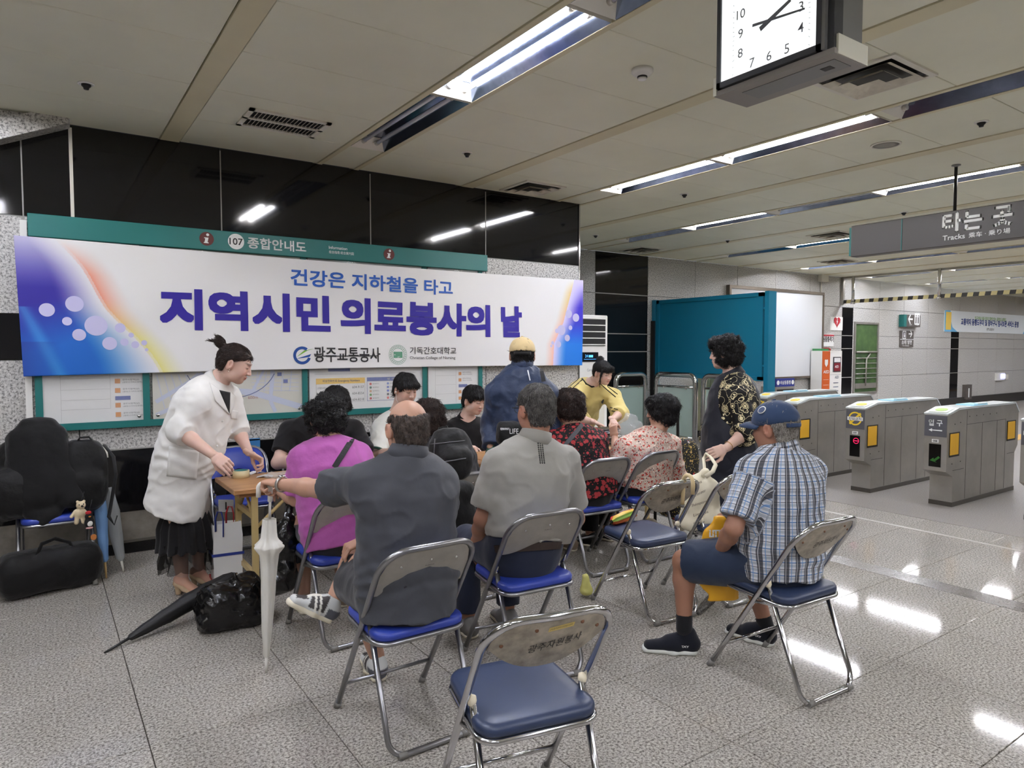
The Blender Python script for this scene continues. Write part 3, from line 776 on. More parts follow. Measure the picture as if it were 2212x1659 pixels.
ca = me.color_attributes.new('Col', 'FLOAT_COLOR', 'POINT'); ca.data.foreach_set('color', np.array(cols, dtype=np.float32).ravel())
cl = link_mesh('cloth', me, vcol_mat('banner_print', 0.55), bn, True)
sol = cl.modifiers.new('thick', 'SOLIDIFY'); sol.thickness = 0.0012; sol.offset = -1
def bwarp(p): return Vector((p.x, b_y(p.x, p.z) - 0.0025, p.z))
def bskew(p):      # follow the sag of the cloth
    t = (p.x - BX0) / (BX1 - BX0); z = p.z + 0.006 * math.sin(6 * t)
    return Vector((p.x, b_y(p.x, z) - 0.0038, z))
b = MB(); put_text(b, '건강은 지하철을 타고', (1.77, 0, 2.085), UX, UZ, wd=1.55, ht=0.135, bold=0.024, warp=bskew); b.build('slogan_lettering', mat('banner_blue', (28, 90, 184), 0.55), bn)
for wd_t, x0, ww in (('지역시민', .79, 1.30), ('의료봉사의', 2.21, 1.53), ('날', 3.90, .23)):
    b = MB(); put_text(b, wd_t, (x0, 0, 1.705), UX, UZ, wd=ww, ht=0.29, bold=0.045, warp=bskew); b.build('title_word', mat('banner_violet', (44, 26, 150), 0.55), bn)
ink = MB(); put_text(ink, '광주교통공사', (1.955, 0, 1.44), UX, UZ, wd=0.61, ht=0.13, bold=0.012, warp=bskew)
ink.box(1.96, 2.55, b_y(2.2, 1.5) - .004, b_y(2.2, 1.5) - .003, 1.492, 1.500); ink.build('sponsor_name', M_ink, bn); ink = MB()
put_text(ink, '기독간호대학교', (2.862, 0, 1.512), UX, UZ, wd=0.50, ht=0.068, bold=0.006, warp=bskew); ink.build('college_name', M_ink, bn); ink = MB()
put_text(ink, 'Christian College of Nursing', (2.862, 0, 1.458), UX, UZ, wd=0.49, ht=0.034, warp=bskew); ink.build('college_subtitle', M_ink, bn)
def ring(mb, cx, cz, r0, r1, a0=0, a1=2 * math.pi, n=48):
    for i in range(n):
        t0, t1 = a0 + (a1 - a0) * i / n, a0 + (a1 - a0) * (i + 1) / n
        mb.add([bwarp(Vector((cx + r * math.cos(t), 0, cz + r * math.sin(t)))) for r, t in ((r0, t0), (r1, t0), (r1, t1), (r0, t1))], [(0, 1, 2, 3)])
b = MB(); ring(b, 1.853, 1.503, 0.052, 0.076, 0.9, 5.95)
b.add([bwarp(Vector(p)) for p in ((1.80, 0, 1.475), (1.93, 0, 1.515), (1.915, 0, 1.49), (1.86, 0, 1.482))], [(0, 3, 2, 1)])
b.build('emblem_ring', mat('emblem_blue', (26, 74, 150), 0.5), bn)
b = MB(); b.add([bwarp(Vector(p)) for p in ((1.805, 0, 1.49), (1.87, 0, 1.545), (1.96, 0, 1.56), (1.90, 0, 1.545), (1.85, 0, 1.515))], [(0, 4, 3, 2, 1)]); b.build('emblem_leaf', mat('emblem_green', (120, 176, 60), 0.5), bn)
b = MB(); ring(b, 2.742, 1.505, 0.088, 0.091); ring(b, 2.742, 1.505, 0.060, 0.064)
for k in range(26):
    t = 2 * math.pi * k / 26; ring(b, 2.742 + 0.076 * math.cos(t), 1.505 + 0.076 * math.sin(t), 0.003, 0.006, n=8)
b.add([bwarp(Vector((2.742 + x, 0, 1.505 + z))) for x, z in ((-.045, -.028), (.045, -.028), (.045, .028), (-.045, .028))], [(0, 1, 2, 3)])
b.build('seal', mat('seal_green', (92, 150, 120), 0.5), bn)
b = MB(); ring(b, 2.742, 1.505, 0.012, 0.024)
b.add([Vector((p.x, p.y - .001, p.z)) for p in [bwarp(Vector((2.742 + x, 0, 1.505 + z))) for x, z in ((-.04, -.003), (-.026, -.003), (-.026, .003), (-.04, .003))]], [(0, 1, 2, 3)])
b.build('seal_centre', M_paper, bn)
b = MB()
for (u, v, r) in ((0.175, .52, .047), (0.34, .47, .056), (0.292, .60, .03), (0.468, .63, .072), (0.362, .70, .042), (0.62, .645, .035), (0.55, .765, .047), (0.645, .755, .027), (0.715, .775, .026), (.69, .70, .018), (.775, .76, .02), (0.79, .815, .012)):
    x = BX0 + u; z = b_top(x) * (1 - v) + b_bot(x) * v
    b = MB(); ring(b, x, z, 0.0001, r, n=36); b.build('printed_circle', mat('print_lilac', (196, 192, 226), 0.55), bn)
for (u, v, r) in ((0.10, .44, .045), (.20, .40, .045), (.175, .56, .025), (.30, .59, .055), (.22, .68, .036), (.36, .60, .025), (.34, .755, .034), (.42, .74, .02), (.44, .775, .014)):
    x = BX1 - u; z = b_top(x) * (1 - v) + b_bot(x) * v
    b = MB(); ring(b, x, z, 0.0001, r, n=30); b.build('printed_circle', mat('print_lilac', (196, 192, 226), 0.55), bn)

# ---- hanging clock
CX0, CX1, CY0, CY1, CB = 2.35, 2.565, 1.40, 1.925, 2.60
ck = thing('hanging_clock', 'double sided box clock with white dial hung from the ceiling', 'clock', ((CX0 + CX1) / 2, (CY0 + CY1) / 2, CB))
M_cgrey = mat('clock_grey', (128, 128, 128), 0.35, 0.3); M_cdark = mat('clock_dark', (52, 54, 60), 0.4)
b = MB(); b.bbox(CX0 + .012, CX1 - .012, CY0 + .012, CY1 - .012, CB + .03, 3.155, 0.004); b.build('case', M_cgrey, ck)
b = MB(); b.box(CX0 + .006, CX0 + 0.06, CY0 + .006, CY1 - .006, CB + .02, 3.15); b.build('front_case', M_cdark, ck)
b = MB()
b.prism([(0, 0), (CX1 - CX0, 0), (CX1 - CX0, .075), (CX1 - CX0 - .03, .075), (CX1 - CX0 - .03, .02), (.03, .02), (.03, .02), (0, .02)], (CX0, CY0, CB), UX, UZ, (0, CY1 - CY0, 0)); b.build('base_tray', mat('clock_tray', (146, 141, 136), 0.5), ck)
b = MB(); b.box(CX0 + .02, CX1, CY0 - .003, CY0 + .012, CB + .002, CB + .072); b.build('end_cap', mat('cream_plastic', (222, 220, 204), 0.5), ck)
b = MB(); b.box(CX0 - .003, CX0 + .05, CY1 - .012, CY1 + .004, CB + .002, CB + .075); b.build('end_cap', MATS['cream_plastic'], ck)
b = MB(); b.box(CX0 + .05, CX0 + .16, CY0 + .03, CY1 - .10, CB - .002, CB + .001); b.build('hatch', M_cgrey, ck)
b = MB(); b.box(CX0 + .09, CX0 + .125, CY0 + .07, CY0 + .11, CB - .003, CB + .001); b.build('latch', M_blackp, ck)
DY0, DY1, DZ0, DZ1 = CY0 + .045, CY1 - .022, CB + .022, 3.135
b = MB()
for (y0, y1, z0, z1) in ((DY0, DY0 + .018, DZ0, DZ1), (DY1 - .018, DY1, DZ0, DZ1), (DY0, DY1, DZ0, DZ0 + .022), (DY0, DY1, DZ1 - .02, DZ1)): b.box(CX0 - .016, CX0 + .01, y0, y1, z0, z1)
b.build('bezel', M_cdark, ck)
b = MB(); b.box(CX0 - .012, CX0 + .01, DY0 - .014, DY0, DZ0, DZ1); b.build('trim_strip', M_cgrey, ck)
b = MB(); b.box(CX0 - .008, CX0 - .004, DY0 + .018, DY1 - .018, DZ0 + .022, DZ1 - .02); b.build('dial', mat('dial_white', (236, 240, 240), 0.35, emit=0.55), ck)
dc = PX(1662, 44, CX0 - .01); dcy, dcz = float(dc[1]), float(dc[2]); RD = 0.132
M_num = mat('dial_grey', (150, 153, 162), 0.5)
b = MB()
for h in range(1, 13):
    t = 2 * math.pi * h / 12; rr = RD / max(abs(math.sin(t)), abs(math.cos(t)))
    yy = dcy - math.sin(t) * rr; zz = dcz + math.cos(t) * rr
    if zz < DZ1 - .04: b = MB(); put_text(b, str(h), (CX0 - .0085, yy, zz), (0, -1, 0), UZ, ht=0.036, align='C', bold=0.004); b.build('numeral', M_num, ck)
b = MB()
for k in range(60):
    t = 2 * math.pi * k / 60; rr = min(RD * 1.28 / max(abs(math.sin(t)), abs(math.cos(t))), 0.4)
    yy, zz = dcy - math.sin(t) * rr, dcz + math.cos(t) * rr
    if DY0 + .02 < yy < DY1 - .02 and DZ0 + .024 < zz < DZ1 - .03:
        d_ = Vector((0, -math.sin(t), math.cos(t))); n_ = Vector((0, d_.z, -d_.y)); L = .009 if k % 5 == 0 else .006
        b.prism([(-L, -.0008), (L * .1, -.0008), (L * .1, .0008), (-L, .0008)], (CX0 - .0082, yy, zz), d_, n_, (-.0006, 0, 0))
b.build('minute_marks', M_num, ck)
for nm, ang, L, tl, wd_, xo in (('hour_hand', 2.2 / 12 * 2 * math.pi, 0.098, .045, .009, .010), ('minute_hand', 16.0 / 60 * 2 * math.pi, 0.150, .075, .005, .0115)):
    d_ = Vector((0, -math.sin(ang), math.cos(ang))); n_ = Vector((0, d_.z, -d_.y))
    b = MB(); b.prism([(-tl, -wd_ * 1.1), (L, -wd_ * .7), (L, wd_ * .7), (-tl, wd_ * 1.1)], (CX0 - xo, dcy, dcz), d_, n_, (-.001, 0, 0)); b.build(nm, mat('hand_grey', (124, 127, 138), 0.4), ck)

# ---- hanging platform sign
sg = thing('hanging_sign', 'long dark grey hanging sign with white lettering for the platforms', 'sign', (6.64, 2.6, 2.46))
b = MB(); b.bbox(6.585, 6.695, 0.9, 3.71, 2.458, 2.758, .006); b.build('sign_box', mat('sign_grey', (70, 66, 64), 0.4), sg)
b = MB(); b.box(6.60, 6.69, 3.70, 3.735, 2.47, 2.745); b.build('end_cap', M_teal, sg)
b = MB(); b.box(6.581, 6.60, 3.225, 3.232, 2.465, 2.752); b.build('joint_strip', M_teal, sg)
for y in (2.81, 1.5):
    b = MB(); b.tube([(6.64, y, 2.75), (6.64, y, CZ)], .013, 10); b.build('hanger_rod', M_blackp, sg)
    b = MB(); b.lathe([(.036, 0), (.036, -.008), (.02, -.012), (0.013, -.02)], (6.64, y, CZ), n=18); b.build('rod_flange', M_cgrey, sg)
def sgp(x, y): q_ = PX(x, y, 6.582); return q_
b = MB()
p1, p2 = sgp(2036, 501), sgp(2188, 480)
put_text(b, '타는 곳', (6.5835, p1[1], 2.575), (0, -1, 0), UZ, wd=p1[1] - p2[1], ht=0.165, bold=0.03)
p1, p2 = sgp(2036, 515), sgp(2084, 508); put_text(b, 'Tracks', (6.5835, p1[1], 2.508), (0, -1, 0), UZ, wd=p1[1] - p2[1], ht=0.042, bold=0.014)
p1, p2 = sgp(2092, 515), sgp(2182, 500); put_text(b, '乘车 · 乗り場', (6.5835, p1[1], 2.505), (0, -1, 0), UZ, wd=p1[1] - p2[1], ht=0.045, bold=0.004)
b.build('lettering', M_wprint, sg)

# ---- glass smoke barrier hung across the passage
sm = thing('smoke_barrier', 'clear glass smoke barrier with striped lower edge hung across the passage', 'barrier', (14.76, 5, 2.57))
gb = NT('clear_glass'); gb.set(Base_Color=(0.93, 0.97, 0.95, 1), Roughness=0.02, Alpha=0.16, Specular_IOR_Level=0.8); MATS['clear_glass'] = gb.m
b = MB(); b.box(14.755, 14.765, 0, 8.48, 2.64, CZ); b.build('pane', gb.m, sm)
mY, mK = mat('hazard_yellow', (196, 184, 130), 0.5), mat('hazard_black', (34, 32, 30), 0.5)
k = 0; y = 8.48
while y > 0:
    b = MB(); b.prism([(0, 0), (-.10, 0), (-.115, .075), (-.015, .075)], (14.745, y, 2.575), (0, 1, 0), UZ, (.03, 0, 0)); b.build('stripe', mY if k % 2 else mK, sm); y -= 0.1; k += 1
for y in (8.22, 6.47, 4.7, 2.9):
    b = MB(); b.tube([(14.73, y, 2.57), (14.73, y, CZ)], .032, 12); b.lathe([(.05, -.02), (.05, .02), (.036, .03)], (14.73, y, 2.57), n=14); b.build('hanger_post', M_chrome, sm)
b = MB(); b.box(14.735, 14.785, 0, 8.48, CZ - .04, CZ - .002); b.build('head_rail', M_steel, sm)
b = MB(); b.box(14.725, 14.795, 8.44, 8.5, 2.55, CZ); b.build('wall_post', M_steel, sm)

# ---- ticket gates
M_gpan = mat('gate_yellow', (222, 168, 38), 0.5); M_gtop = mat('gate_top_light', (206, 212, 212), 0.25, 0.3); M_gsign = mat('gate_sign_grey', (84, 84, 90), 0.4)
M_seam = mat('seam_dark', (52, 50, 48), 0.6); M_screen = mat('gate_screen', (10, 10, 12), 0.15); M_gblue = mat('gate_reader', (150, 206, 226), 0.3)
M_gred = mat('led_red', (220, 30, 80), 0.4, emit=0.7); M_ggreen = mat('led_green', (36, 84, 30), 0.4, emit=0.15)
def gate(yc, num, kind, label, xo=0.0):
    X0 = 7.25 + xo; w2 = 0.105
    g = thing('ticket_gate', label, 'ticket gate', (X0 + .8, yc, 0))
    def poly(b, pts, y0, y1): b.prism([(x + X0, z) for x, z in pts], (0, y0, 0), UX, UZ, (0, y1 - y0, 0))
    b = MB(); poly(b, [(0.14, 0), (1.62, 0), (1.62, .42), (1.70, .5), (1.70, .86), (1.60, .955), (0.24, .955), (0.02, .915), (0.0, .91), (0.0, .36), (0.14, .30)], yc - w2, yc + w2); b.build('cabinet', M_steel, g)
    b = MB(); poly(b, [(-.003, .912), (0.24, .958), (1.60, .958), (1.705, .862), (1.705, .882), (1.605, .978), (0.235, .978), (-.003, .928)], yc - w2 - .006, yc + w2 + .006); b.build('lid', M_gtop, g)
    b = MB(); poly(b, [(0.137, 0), (1.625, 0), (1.625, .045), (0.137, .045)], yc - w2 - .004, yc + w2 + .004); b.build('plinth', mat('plinth_steel', (110, 107, 102), 0.4, 1.0), g)
    ys = yc - w2
    for (x0, x1, z0, z1) in ((0.05, 0.26, .50, .74), (1.40, 1.62, .56, .78)):
        b = MB(); b.box(X0 + x0, X0 + x1, ys - .006, ys + .01, z0, z1); fr = b.build('panel_frame', M_blackp, g)
        b = MB(); b.box(X0 + x0 + (.004), X0 + x1 - .03, ys - .010, ys, z0 + .02, z1 - .012); b.build('yellow_panel', M_gpan, g)
    b = MB()
    for x in (0.42, 0.78, 1.14, 1.36): b.box(X0 + x, X0 + x + .004, ys - .0012, ys + .002, .05, .80 if x != .42 else .94)
    b.box(X0 + .42, X0 + 1.36, ys - .0012, ys + .002, .80, .804); b.box(X0 + .14, X0 + .38, ys - .0012, ys + .002, .36, .364); b.box(X0 + 1.42, X0 + 1.6, ys - .0012, ys + .002, .42, .424)
    b.build('seams', M_seam, g)
    for k in range(9):
        x, z = [(0.16, .82), (0.28, .83), (.48, .88), (.64, .88), (.80, .88), (.96, .88), (1.12, .88), (.12, .43), (.30, .44)][k]
        b = MB(); b.lathe([(.006, 0), (.006, .002), (0, .003)], (X0 + x, ys, z), (0, -1, 0), 8); b.build('rivet', M_seam, g)
    b = MB(); b.box(X0 - .006, X0 + .01, yc - w2 + .004, yc + w2 - .004, .70, .905); b.build('sign_plate', M_gsign, g)
    b = MB(); b.box(X0 - .004, X0 + .01, yc - w2 + .05, yc + w2 - .05, .40, .625); b.build('screen', M_screen, g)
    b = MB(); b.box(X0 - .005, X0 + .01, yc - .03, yc + .03, .64, .672); b.build('number_plate', M_paper, g)
    b = MB(); put_text(b, num, (X0 - .006, yc, .656), (0, -1, 0), UZ, ht=.018, align='C', bold=.02); b.build('number', M_ink, g)
    if kind == 'in':
        b = MB(); put_text(b, '입 구', (X0 - .0075, yc, .835), (0, -1, 0), UZ, wd=.125, ht=.062, align='C', bold=.03)
        b.prism([(.062, -.006), (-.03, -.004), (-.03, -.016), (-.062, 0), (-.03, .016), (-.03, .004), (.062, .006)], (X0 - .0075, yc, .762), (0, -1, 0), UZ, (-.001, 0, 0)); b.build('lettering', M_wprint, g)
        b = MB(); b.prism([(-.045, 0), (-.01, .03), (-.008, .012), (.035, .05), (.05, .035), (.005, -.004), (.02, -.016)], (X0 - .0055, yc, .46), (0, -1, 0), UZ, (-.001, 0, 0)); b.build('arrow_light', M_ggreen, g)
    else:
        b = MB(); n = 28
        for i in range(n):
            t0, t1 = 2 * math.pi * i / n, 2 * math.pi * (i + 1) / n
            b.add([(X0 - .0075, yc - r * math.cos(t), .81 + r * math.sin(t)) for r, t in ((.058, t0), (.074, t0), (.074, t1), (.058, t1))], [(0, 1, 2, 3)])
        b.prism([(-.06, -.008), (.06, -.008), (.06, .008), (-.06, .008)], (X0 - .0075, yc, .81), Vector((0, -1, 1)), Vector((0, 1, 1)), (-.001, 0, 0)); b.build('no_entry_ring', mat('ring_yellow', (230, 196, 50), 0.5), g)
        b = MB(); b.box(X0 - .0095, X0 - .008, yc - .085, yc + .085, .79, .828); b.build('paper_strip', M_paper, g)
        b = MB(); put_text(b, '진입금지', (X0 - .0105, yc, .809), (0, -1, 0), UZ, wd=.14, ht=.028, align='C', bold=.012); b.build('lettering', M_ink, g)
        b = MB()
        for i in range(20):
            t0, t1 = 2 * math.pi * i / 20, 2 * math.pi * (i + 1) / 20
            b.add([(X0 - .0055, yc - .015 - r * math.cos(t), .57 + r * math.sin(t)) for r, t in ((.026, t0), (.032, t0), (.032, t1), (.026, t1))], [(0, 1, 2, 3)])
        b.box(X0 - .006, X0 - .005, yc - .04, yc + .01, .566, .574); b.build('stop_light', M_gred, g)
    b = MB(); b.box(X0 + .62, X0 + .95, yc - .085, yc + .085, .978, .988); b.build('card_reader', M_gblue, g)
    b = MB(); b.bbox(X0 + .70, X0 + .92, yc - .09, yc - .05, .988, 1.005, .004); b.build('reader_rail', mat('reader_rail_blue', (200, 222, 230), 0.3), g)
    b = MB(); b.prism([(.03, .08), (.20, .08), (.20, -.08), (.03, -.08)], (X0, yc, .932), (1, 0, .19), (0, 1, 0), (0, 0, .004)); b.build('top_label', mat('label_light', (220, 226, 214), 0.4), g)
    b = MB(); disc(b, (X0 + .115, yc, .9595), .055, 24, (1, 0, .19), (0, 1, 0), .002); b.build('label_disc', mat('label_green', (168, 200, 110), .5) if kind == 'in' else MATS['ring_yellow'], g)
gate(3.178, '008', 'in', 'steel ticket gate marked 008 with an entrance arrow on its grey end')
gate(3.985, '009', 'no', 'steel ticket gate marked 009 with a no entry sign, beside gate 008')
gate(4.78, '010', 'no', 'steel ticket gate partly hidden behind the man in the blue cap')
gate(5.60, '011', 'no', 'steel ticket gate standing below the whiteboard wall', 0.6)
gate(2.36, '007', 'no', 'steel ticket gate on the far side of gate 008 from gate 009')

# ---- swing gate frames with glass, teal partition, whiteboard
gg = NT('green_glass'); gg.set(Base_Color=(0.62, 0.80, 0.74, 1), Roughness=0.04, Alpha=0.42, Specular_IOR_Level=0.6); MATS['green_glass'] = gg.m
def barrier(ax, ay, bx, by, label):
    t = thing('barrier_frame', label, 'barrier', ((ax + bx) / 2, (ay + by) / 2, 0))
    A = Vector((ax, ay, 0)); B = Vector((bx, by, 0)); d_ = (B - A).normalized(); L = (B - A).length; H = 1.155; r = .12
    pts = [A + Vector((0, 0, 0.0))] + [A + Vector((0, 0, H - r))]
    for k in range(1, 7):
        a = math.pi / 2 * k / 6; pts.append(A + d_ * (r - r * math.cos(a)) + Vector((0, 0, H - r + r * math.sin(a))))
    for k in range(0, 7):
        a = math.pi / 2 * k / 6; pts.append(B - d_ * (r - r * math.sin(a)) + Vector((0, 0, H - r + r * math.cos(a))))
    pts.append(B)
    b = MB(); b.tube(pts, .042, 14); b.build('hoop', M_chrome, t)
    b = MB(); b.tube([A + d_ * .02 + Vector((0, 0, .96)), B - d_ * .02 + Vector((0, 0, .96))], .02, 10); b.build('cross_rail', M_chrome, t)
    b = MB(); b.tube([A + d_ * .02 + Vector((0, 0, .16)), B - d_ * .02 + Vector((0, 0, .16))], .02, 10); b.build('cross_rail', M_chrome, t)
    n_ = Vector((-d_.y, d_.x, 0))
    b = MB(); b.prism([(.05, .17), (L - .05, .17), (L - .05, .95), (.05, .95)], A - n_ * .004, d_, UZ, n_ * .008); b.build('pane', gg.m, t)
    for q_ in (A, B):
        b = MB(); b.lathe([(.07, 0), (.07, .008), (.05, .02), (.043, .02)], q_, n=20); b.build('base_flange', M_chrome, t)
    for s in (.22, .78):
        b = MB(); b.box(-.02, .02, -.012, .012, .925, .955, Matrix.Translation(A + d_ * (L * s))); b.build('glass_clamp', M_steel, t)
barrier(7.62, 8.12, 8.26, 8.10, 'chrome hoop barrier with a glass pane against the black wall panels')
barrier(8.43, 8.02, 8.43, 7.19, 'chrome hoop barrier with a glass pane below the teal partition')
barrier(8.43, 7.03, 8.43, 6.22, 'chrome hoop barrier with a glass pane behind the woman in the dark vest')
tp = thing('partition_panel', 'large teal blue metal partition panel on square posts', 'partition', (8.85, 7.3, 0))
b = MB(); b.box(8.84, 8.87, 6.32, 8.36, 1.13, 2.38); b.build('panel_sheet', M_tealb, tp)
b = MB()
for (y0, y1, z0, z1) in ((6.28, 8.40, 2.34, 2.40), (6.28, 8.40, 1.09, 1.15), (6.28, 6.36, 1.1, 2.4), (8.34, 8.40, 1.1, 2.4)): b.box(8.82, 8.89, y0, y1, z0, z1)
b.build('panel_frame', M_tealb, tp)
for y in (6.20, 8.45):
    b = MB(); b.box(8.80, 8.92 if y > 7 else 8.98, y - .035, y + .035, 0, 2.41); b.build('post', M_tealb, tp)
for z in (1.3, 2.15):
    b = MB(); b.box(8.83, 8.87, 6.22, 6.32, z, z + .03); b.build('bracket', M_tealb, tp)
b = MB(); b.box(8.76, 8.80, 8.40, 8.47, 0.0, 2.05); b.build('side_plate', M_blackp, tp)
bo = thing('whiteboard', 'large blank white notice board in a thin metal frame on the far wall', 'notice board', (12.4, FY, .98))
b = MB(); b.box(10.86, 13.93, FY - .06, FY, 1.0, 2.72); b.build('board_sheet', mat('board_white', (222, 224, 226), 0.35), bo)
b = MB()
for (x0, x1, z0, z1) in ((10.80, 13.97, 2.72, 2.78), (10.80, 13.97, .96, 1.0), (10.80, 10.86, 1.0, 2.72), (13.93, 13.97, 1.0, 2.72)): b.box(x0, x1, FY - .08, FY, z0, z1)
b.build('board_frame', mat('frame_brown', (120, 110, 98), 0.4, .6), bo)

# ---- booth seen through the glass and the black rail cupboard under the board
bt = thing('booth_cabinet', 'cream metal cabinet behind the glass barriers', 'cabinet', (9.9, 7.85, 0))
b = MB(); b.bbox(9.6, 10.3, 7.45, 8.25, 0.12, 1.10, .01); b.build('carcass', mat('cream_metal', (214, 206, 168), .45), bt)
b = MB(); b.box(9.62, 10.28, 7.47, 8.23, 0.0, .12); b.build('plinth', M_blackp, bt)
for (y0, y1) in ((7.48, 7.84), (7.86, 8.22)):
    b = MB(); b.bbox(9.585, 9.605, y0, y1, .2, 1.05, .004); d_ = b.build('door', MATS['cream_metal'], bt)
    b = MB(); b.box(9.575, 9.588, y0 + .05, y0 + .10, .62, .72); b.build('vent', M_blackp, bt)
es = thing('passage_sign', 'small blue sign with white Korean lettering for the emergency passage', 'sign', (12.7, FY - .3, 0.55))
p1, p2 = PY(1675, 818, FY - .32), PY(1714, 834, FY - .32)
b = MB(); b.box(p1[0], p2[0], FY - .34, FY - .31, p2[2], p1[2]); b.build('plate', mat('sign_blue', (34, 46, 130), .5), es)
b = MB(); put_text(b, '비상용통행', ((p1[0] + p2[0]) / 2, FY - .342, (p1[2] + p2[2]) / 2), UX, UZ, wd=(p2[0] - p1[0]) * .56, ht=.075, align='C', bold=.02)
for s in (-1, 1): disc(b, ((p1[0] + p2[0]) / 2 + s * (p2[0] - p1[0]) * .4, FY - .342, (p1[2] + p2[2]) / 2), .045, 18)
b.build('lettering', M_wprint, es)
b = MB(); b.box(p1[0], p2[0], FY - .34, FY, 0.45, p2[2]); b.build('pedestal', M_steel, es)
b = MB(); b.box(p1[0] + .03, p2[0] - .03, FY - .345, FY - .335, 0.55, p2[2] - .05); b.build('dark_opening', M_blackp, es)
b = MB(); b.box(p1[0], p2[0], FY - .34, FY, 0, 0.45); b.build('base', M_steel, es)

# ---- defibrillator cabinet and its signs
ae = thing('defibrillator_cabinet', 'white and orange defibrillator cabinet standing against the far wall', 'cabinet', (14.4, FY - .2, 0))
def aq(x): return float(PY(x, 760, FY - .35)[0])
xa, xm, xb = aq(1777), aq(1793), aq(1819)
b = MB(); b.box(xa, xb, FY - .35, FY - .09, 0, 1.53); b.build('body', M_white, ae)
b = MB(); b.box(xa - .002, xm, FY - .355, FY - .345, .02, 1.525); b.build('orange_panel', mat('orange_print', (206, 92, 30), .45), ae)
b = MB(); b.box(xm + .12, xb - .05, FY - .36, FY - .345, 1.08, 1.40); dr = b.build('door', mat('aed_frame', (66, 66, 70), .4), ae)
b = MB(); b.box(xm + .15, xb - .08, FY - .366, FY - .35, 1.10, 1.27); b.build('device_red', mat('aed_red', (128, 26, 40), .4), dr)
b = MB(); b.box(xm + .15, xb - .08, FY - .364, FY - .35, 1.29, 1.38); b.build('notice_strip', M_paper, dr)
b = MB(); put_text(b, 'AED', (xm + .17, FY - .368, 1.17), UX, UZ, ht=.05, bold=.02); put_text(b, 'AED', ((xa + xm) / 2, FY - .357, 1.09), UX, UZ, wd=(xm - xa) * .75, ht=.06, align='C', bold=.02)
b.prism([(-.06, .06), (-.04, .08), (0, .07), (.04, .08), (.06, .06), (.055, -.02), (0, -.08), (-.055, -.02)], ((xa + xm) / 2, FY - .356, 1.27), UX, UZ, (0, -.002, 0))
for k in range(6): b.box(xa + .04, xm - .04, FY - .357, FY - .354, .92 - k * .11, .925 - k * .11)
b.build('lettering', M_wprint, ae)
b = MB(); put_text(b, 'AED', (xm + .20, FY - .352, .94), UX, UZ, ht=.055, bold=.012)
for k in range(5): b.box(xm + .15, xb - .12, FY - .352, FY - .349, .50 + k * .085, .515 + k * .085)
b.box(xm + .02, xb, FY - .352, FY - .349, 1.02, 1.024); b.build('print', mat('print_slate', (70, 84, 110), .5), ae)
b = MB(); b.lathe([(.09, 0), (.085, .05), (.05, .07), (0, .072)], (xm + .12, FY - .2, 1.53), n=20); b.build('alarm_dome', mat('alarm_red', (150, 30, 34), .3), ae)
b = MB(); b.box(xa + .03, xm + .03, FY - .3, FY - .1, 1.53, 1.575); b.build('green_lamp', mat('lamp_green', (60, 140, 80), .4), ae)
def wall_sign(name, label, x0, y0, x1, y1, c, cat='sign', th=.02):
    p1, p2 = PY(x0, y0, FY), PY(x1, y1, FY)
    t = thing(name, label, cat, ((p1[0] + p2[0]) / 2, FY, p2[2]))
    b = MB(); b.box(p1[0], p2[0], FY - th, FY, p2[2], p1[2]); b.build('plate', c, t)
    return t, float(p1[0]), float(p2[0]), float(p2[2]), float(p1[2])
t, x0, x1, z0, z1 = wall_sign('defibrillator_sign', 'white wall sign with red heart above the defibrillator cabinet', 1794, 684, 1818, 714, M_white)
b = MB(); put_text(b, 'A E D', ((x0 + x1) / 2, FY - .021, z1 - .06), UX, UZ, wd=(x1 - x0) * .6, ht=.055, align='C', bold=.015); put_text(b, '자동심장충격기', ((x0 + x1) / 2, FY - .021, z1 - .125), UX, UZ, wd=(x1 - x0) * .65, ht=.04, align='C', bold=.01); b.build('lettering', M_ink, t)
b = MB(); hpts = [(16 * math.sin(q_) ** 3 / 16 * .13, (13 * math.cos(q_) - 5 * math.cos(2 * q_) - 2 * math.cos(3 * q_) - math.cos(4 * q_)) / 16 * .13) for q_ in np.linspace(0, 2 * math.pi, 30)[:-1]]
b.prism(hpts[::-1], ((x0 + x1) / 2, FY - .021, z0 + .19), UX, UZ, (0, -.002, 0)); b.build('heart', mat('heart_red', (180, 30, 44), .5), t)
b = MB(); b.prism([(.02, .07), (-.03, -.005), (-.002, .0), (-.02, -.07), (.035, .01), (.006, .008)], ((x0 + x1) / 2, FY - .024, z0 + .19), UX, UZ, (0, -.002, 0)); b.build('bolt', M_wprint, t)
t, x0, x1, z0, z1 = wall_sign('defibrillator_notice', 'white notice with bold Korean lettering behind the defibrillator cabinet', 1772, 721, 1799, 748, M_paper)
b = MB(); put_text(b, '심장충격기', ((x0 + x1) / 2 + .03, FY - .021, (z0 + z1) / 2 + .02), UX, UZ, wd=(x1 - x0) * .85, ht=.12, align='C', bold=.03); b.build('lettering', M_ink, t)
b = MB(); b.box(x0, x1, FY - .022, FY - .02, z1 - .05, z1 - .015); b.build('red_band', mat('heart_red', (180, 30, 44), .5), t)
M_sg = mat('sign_brown_grey', (86, 80, 76), .45)
t, x0, x1, z0, z1 = wall_sign('direction_sign', 'grey sign with left arrow and toilet pictogram box on the far wall', 1948, 680, 1977, 707, M_sg, th=.12)
b = MB(); b.box(x0 - .13, x0, FY - .12, FY, z0, z1); b.build('end_cap', M_teal, t)
b = MB(); cx, cz = x0 + (x1 - x0) * .28, (z0 + z1) / 2 + .04
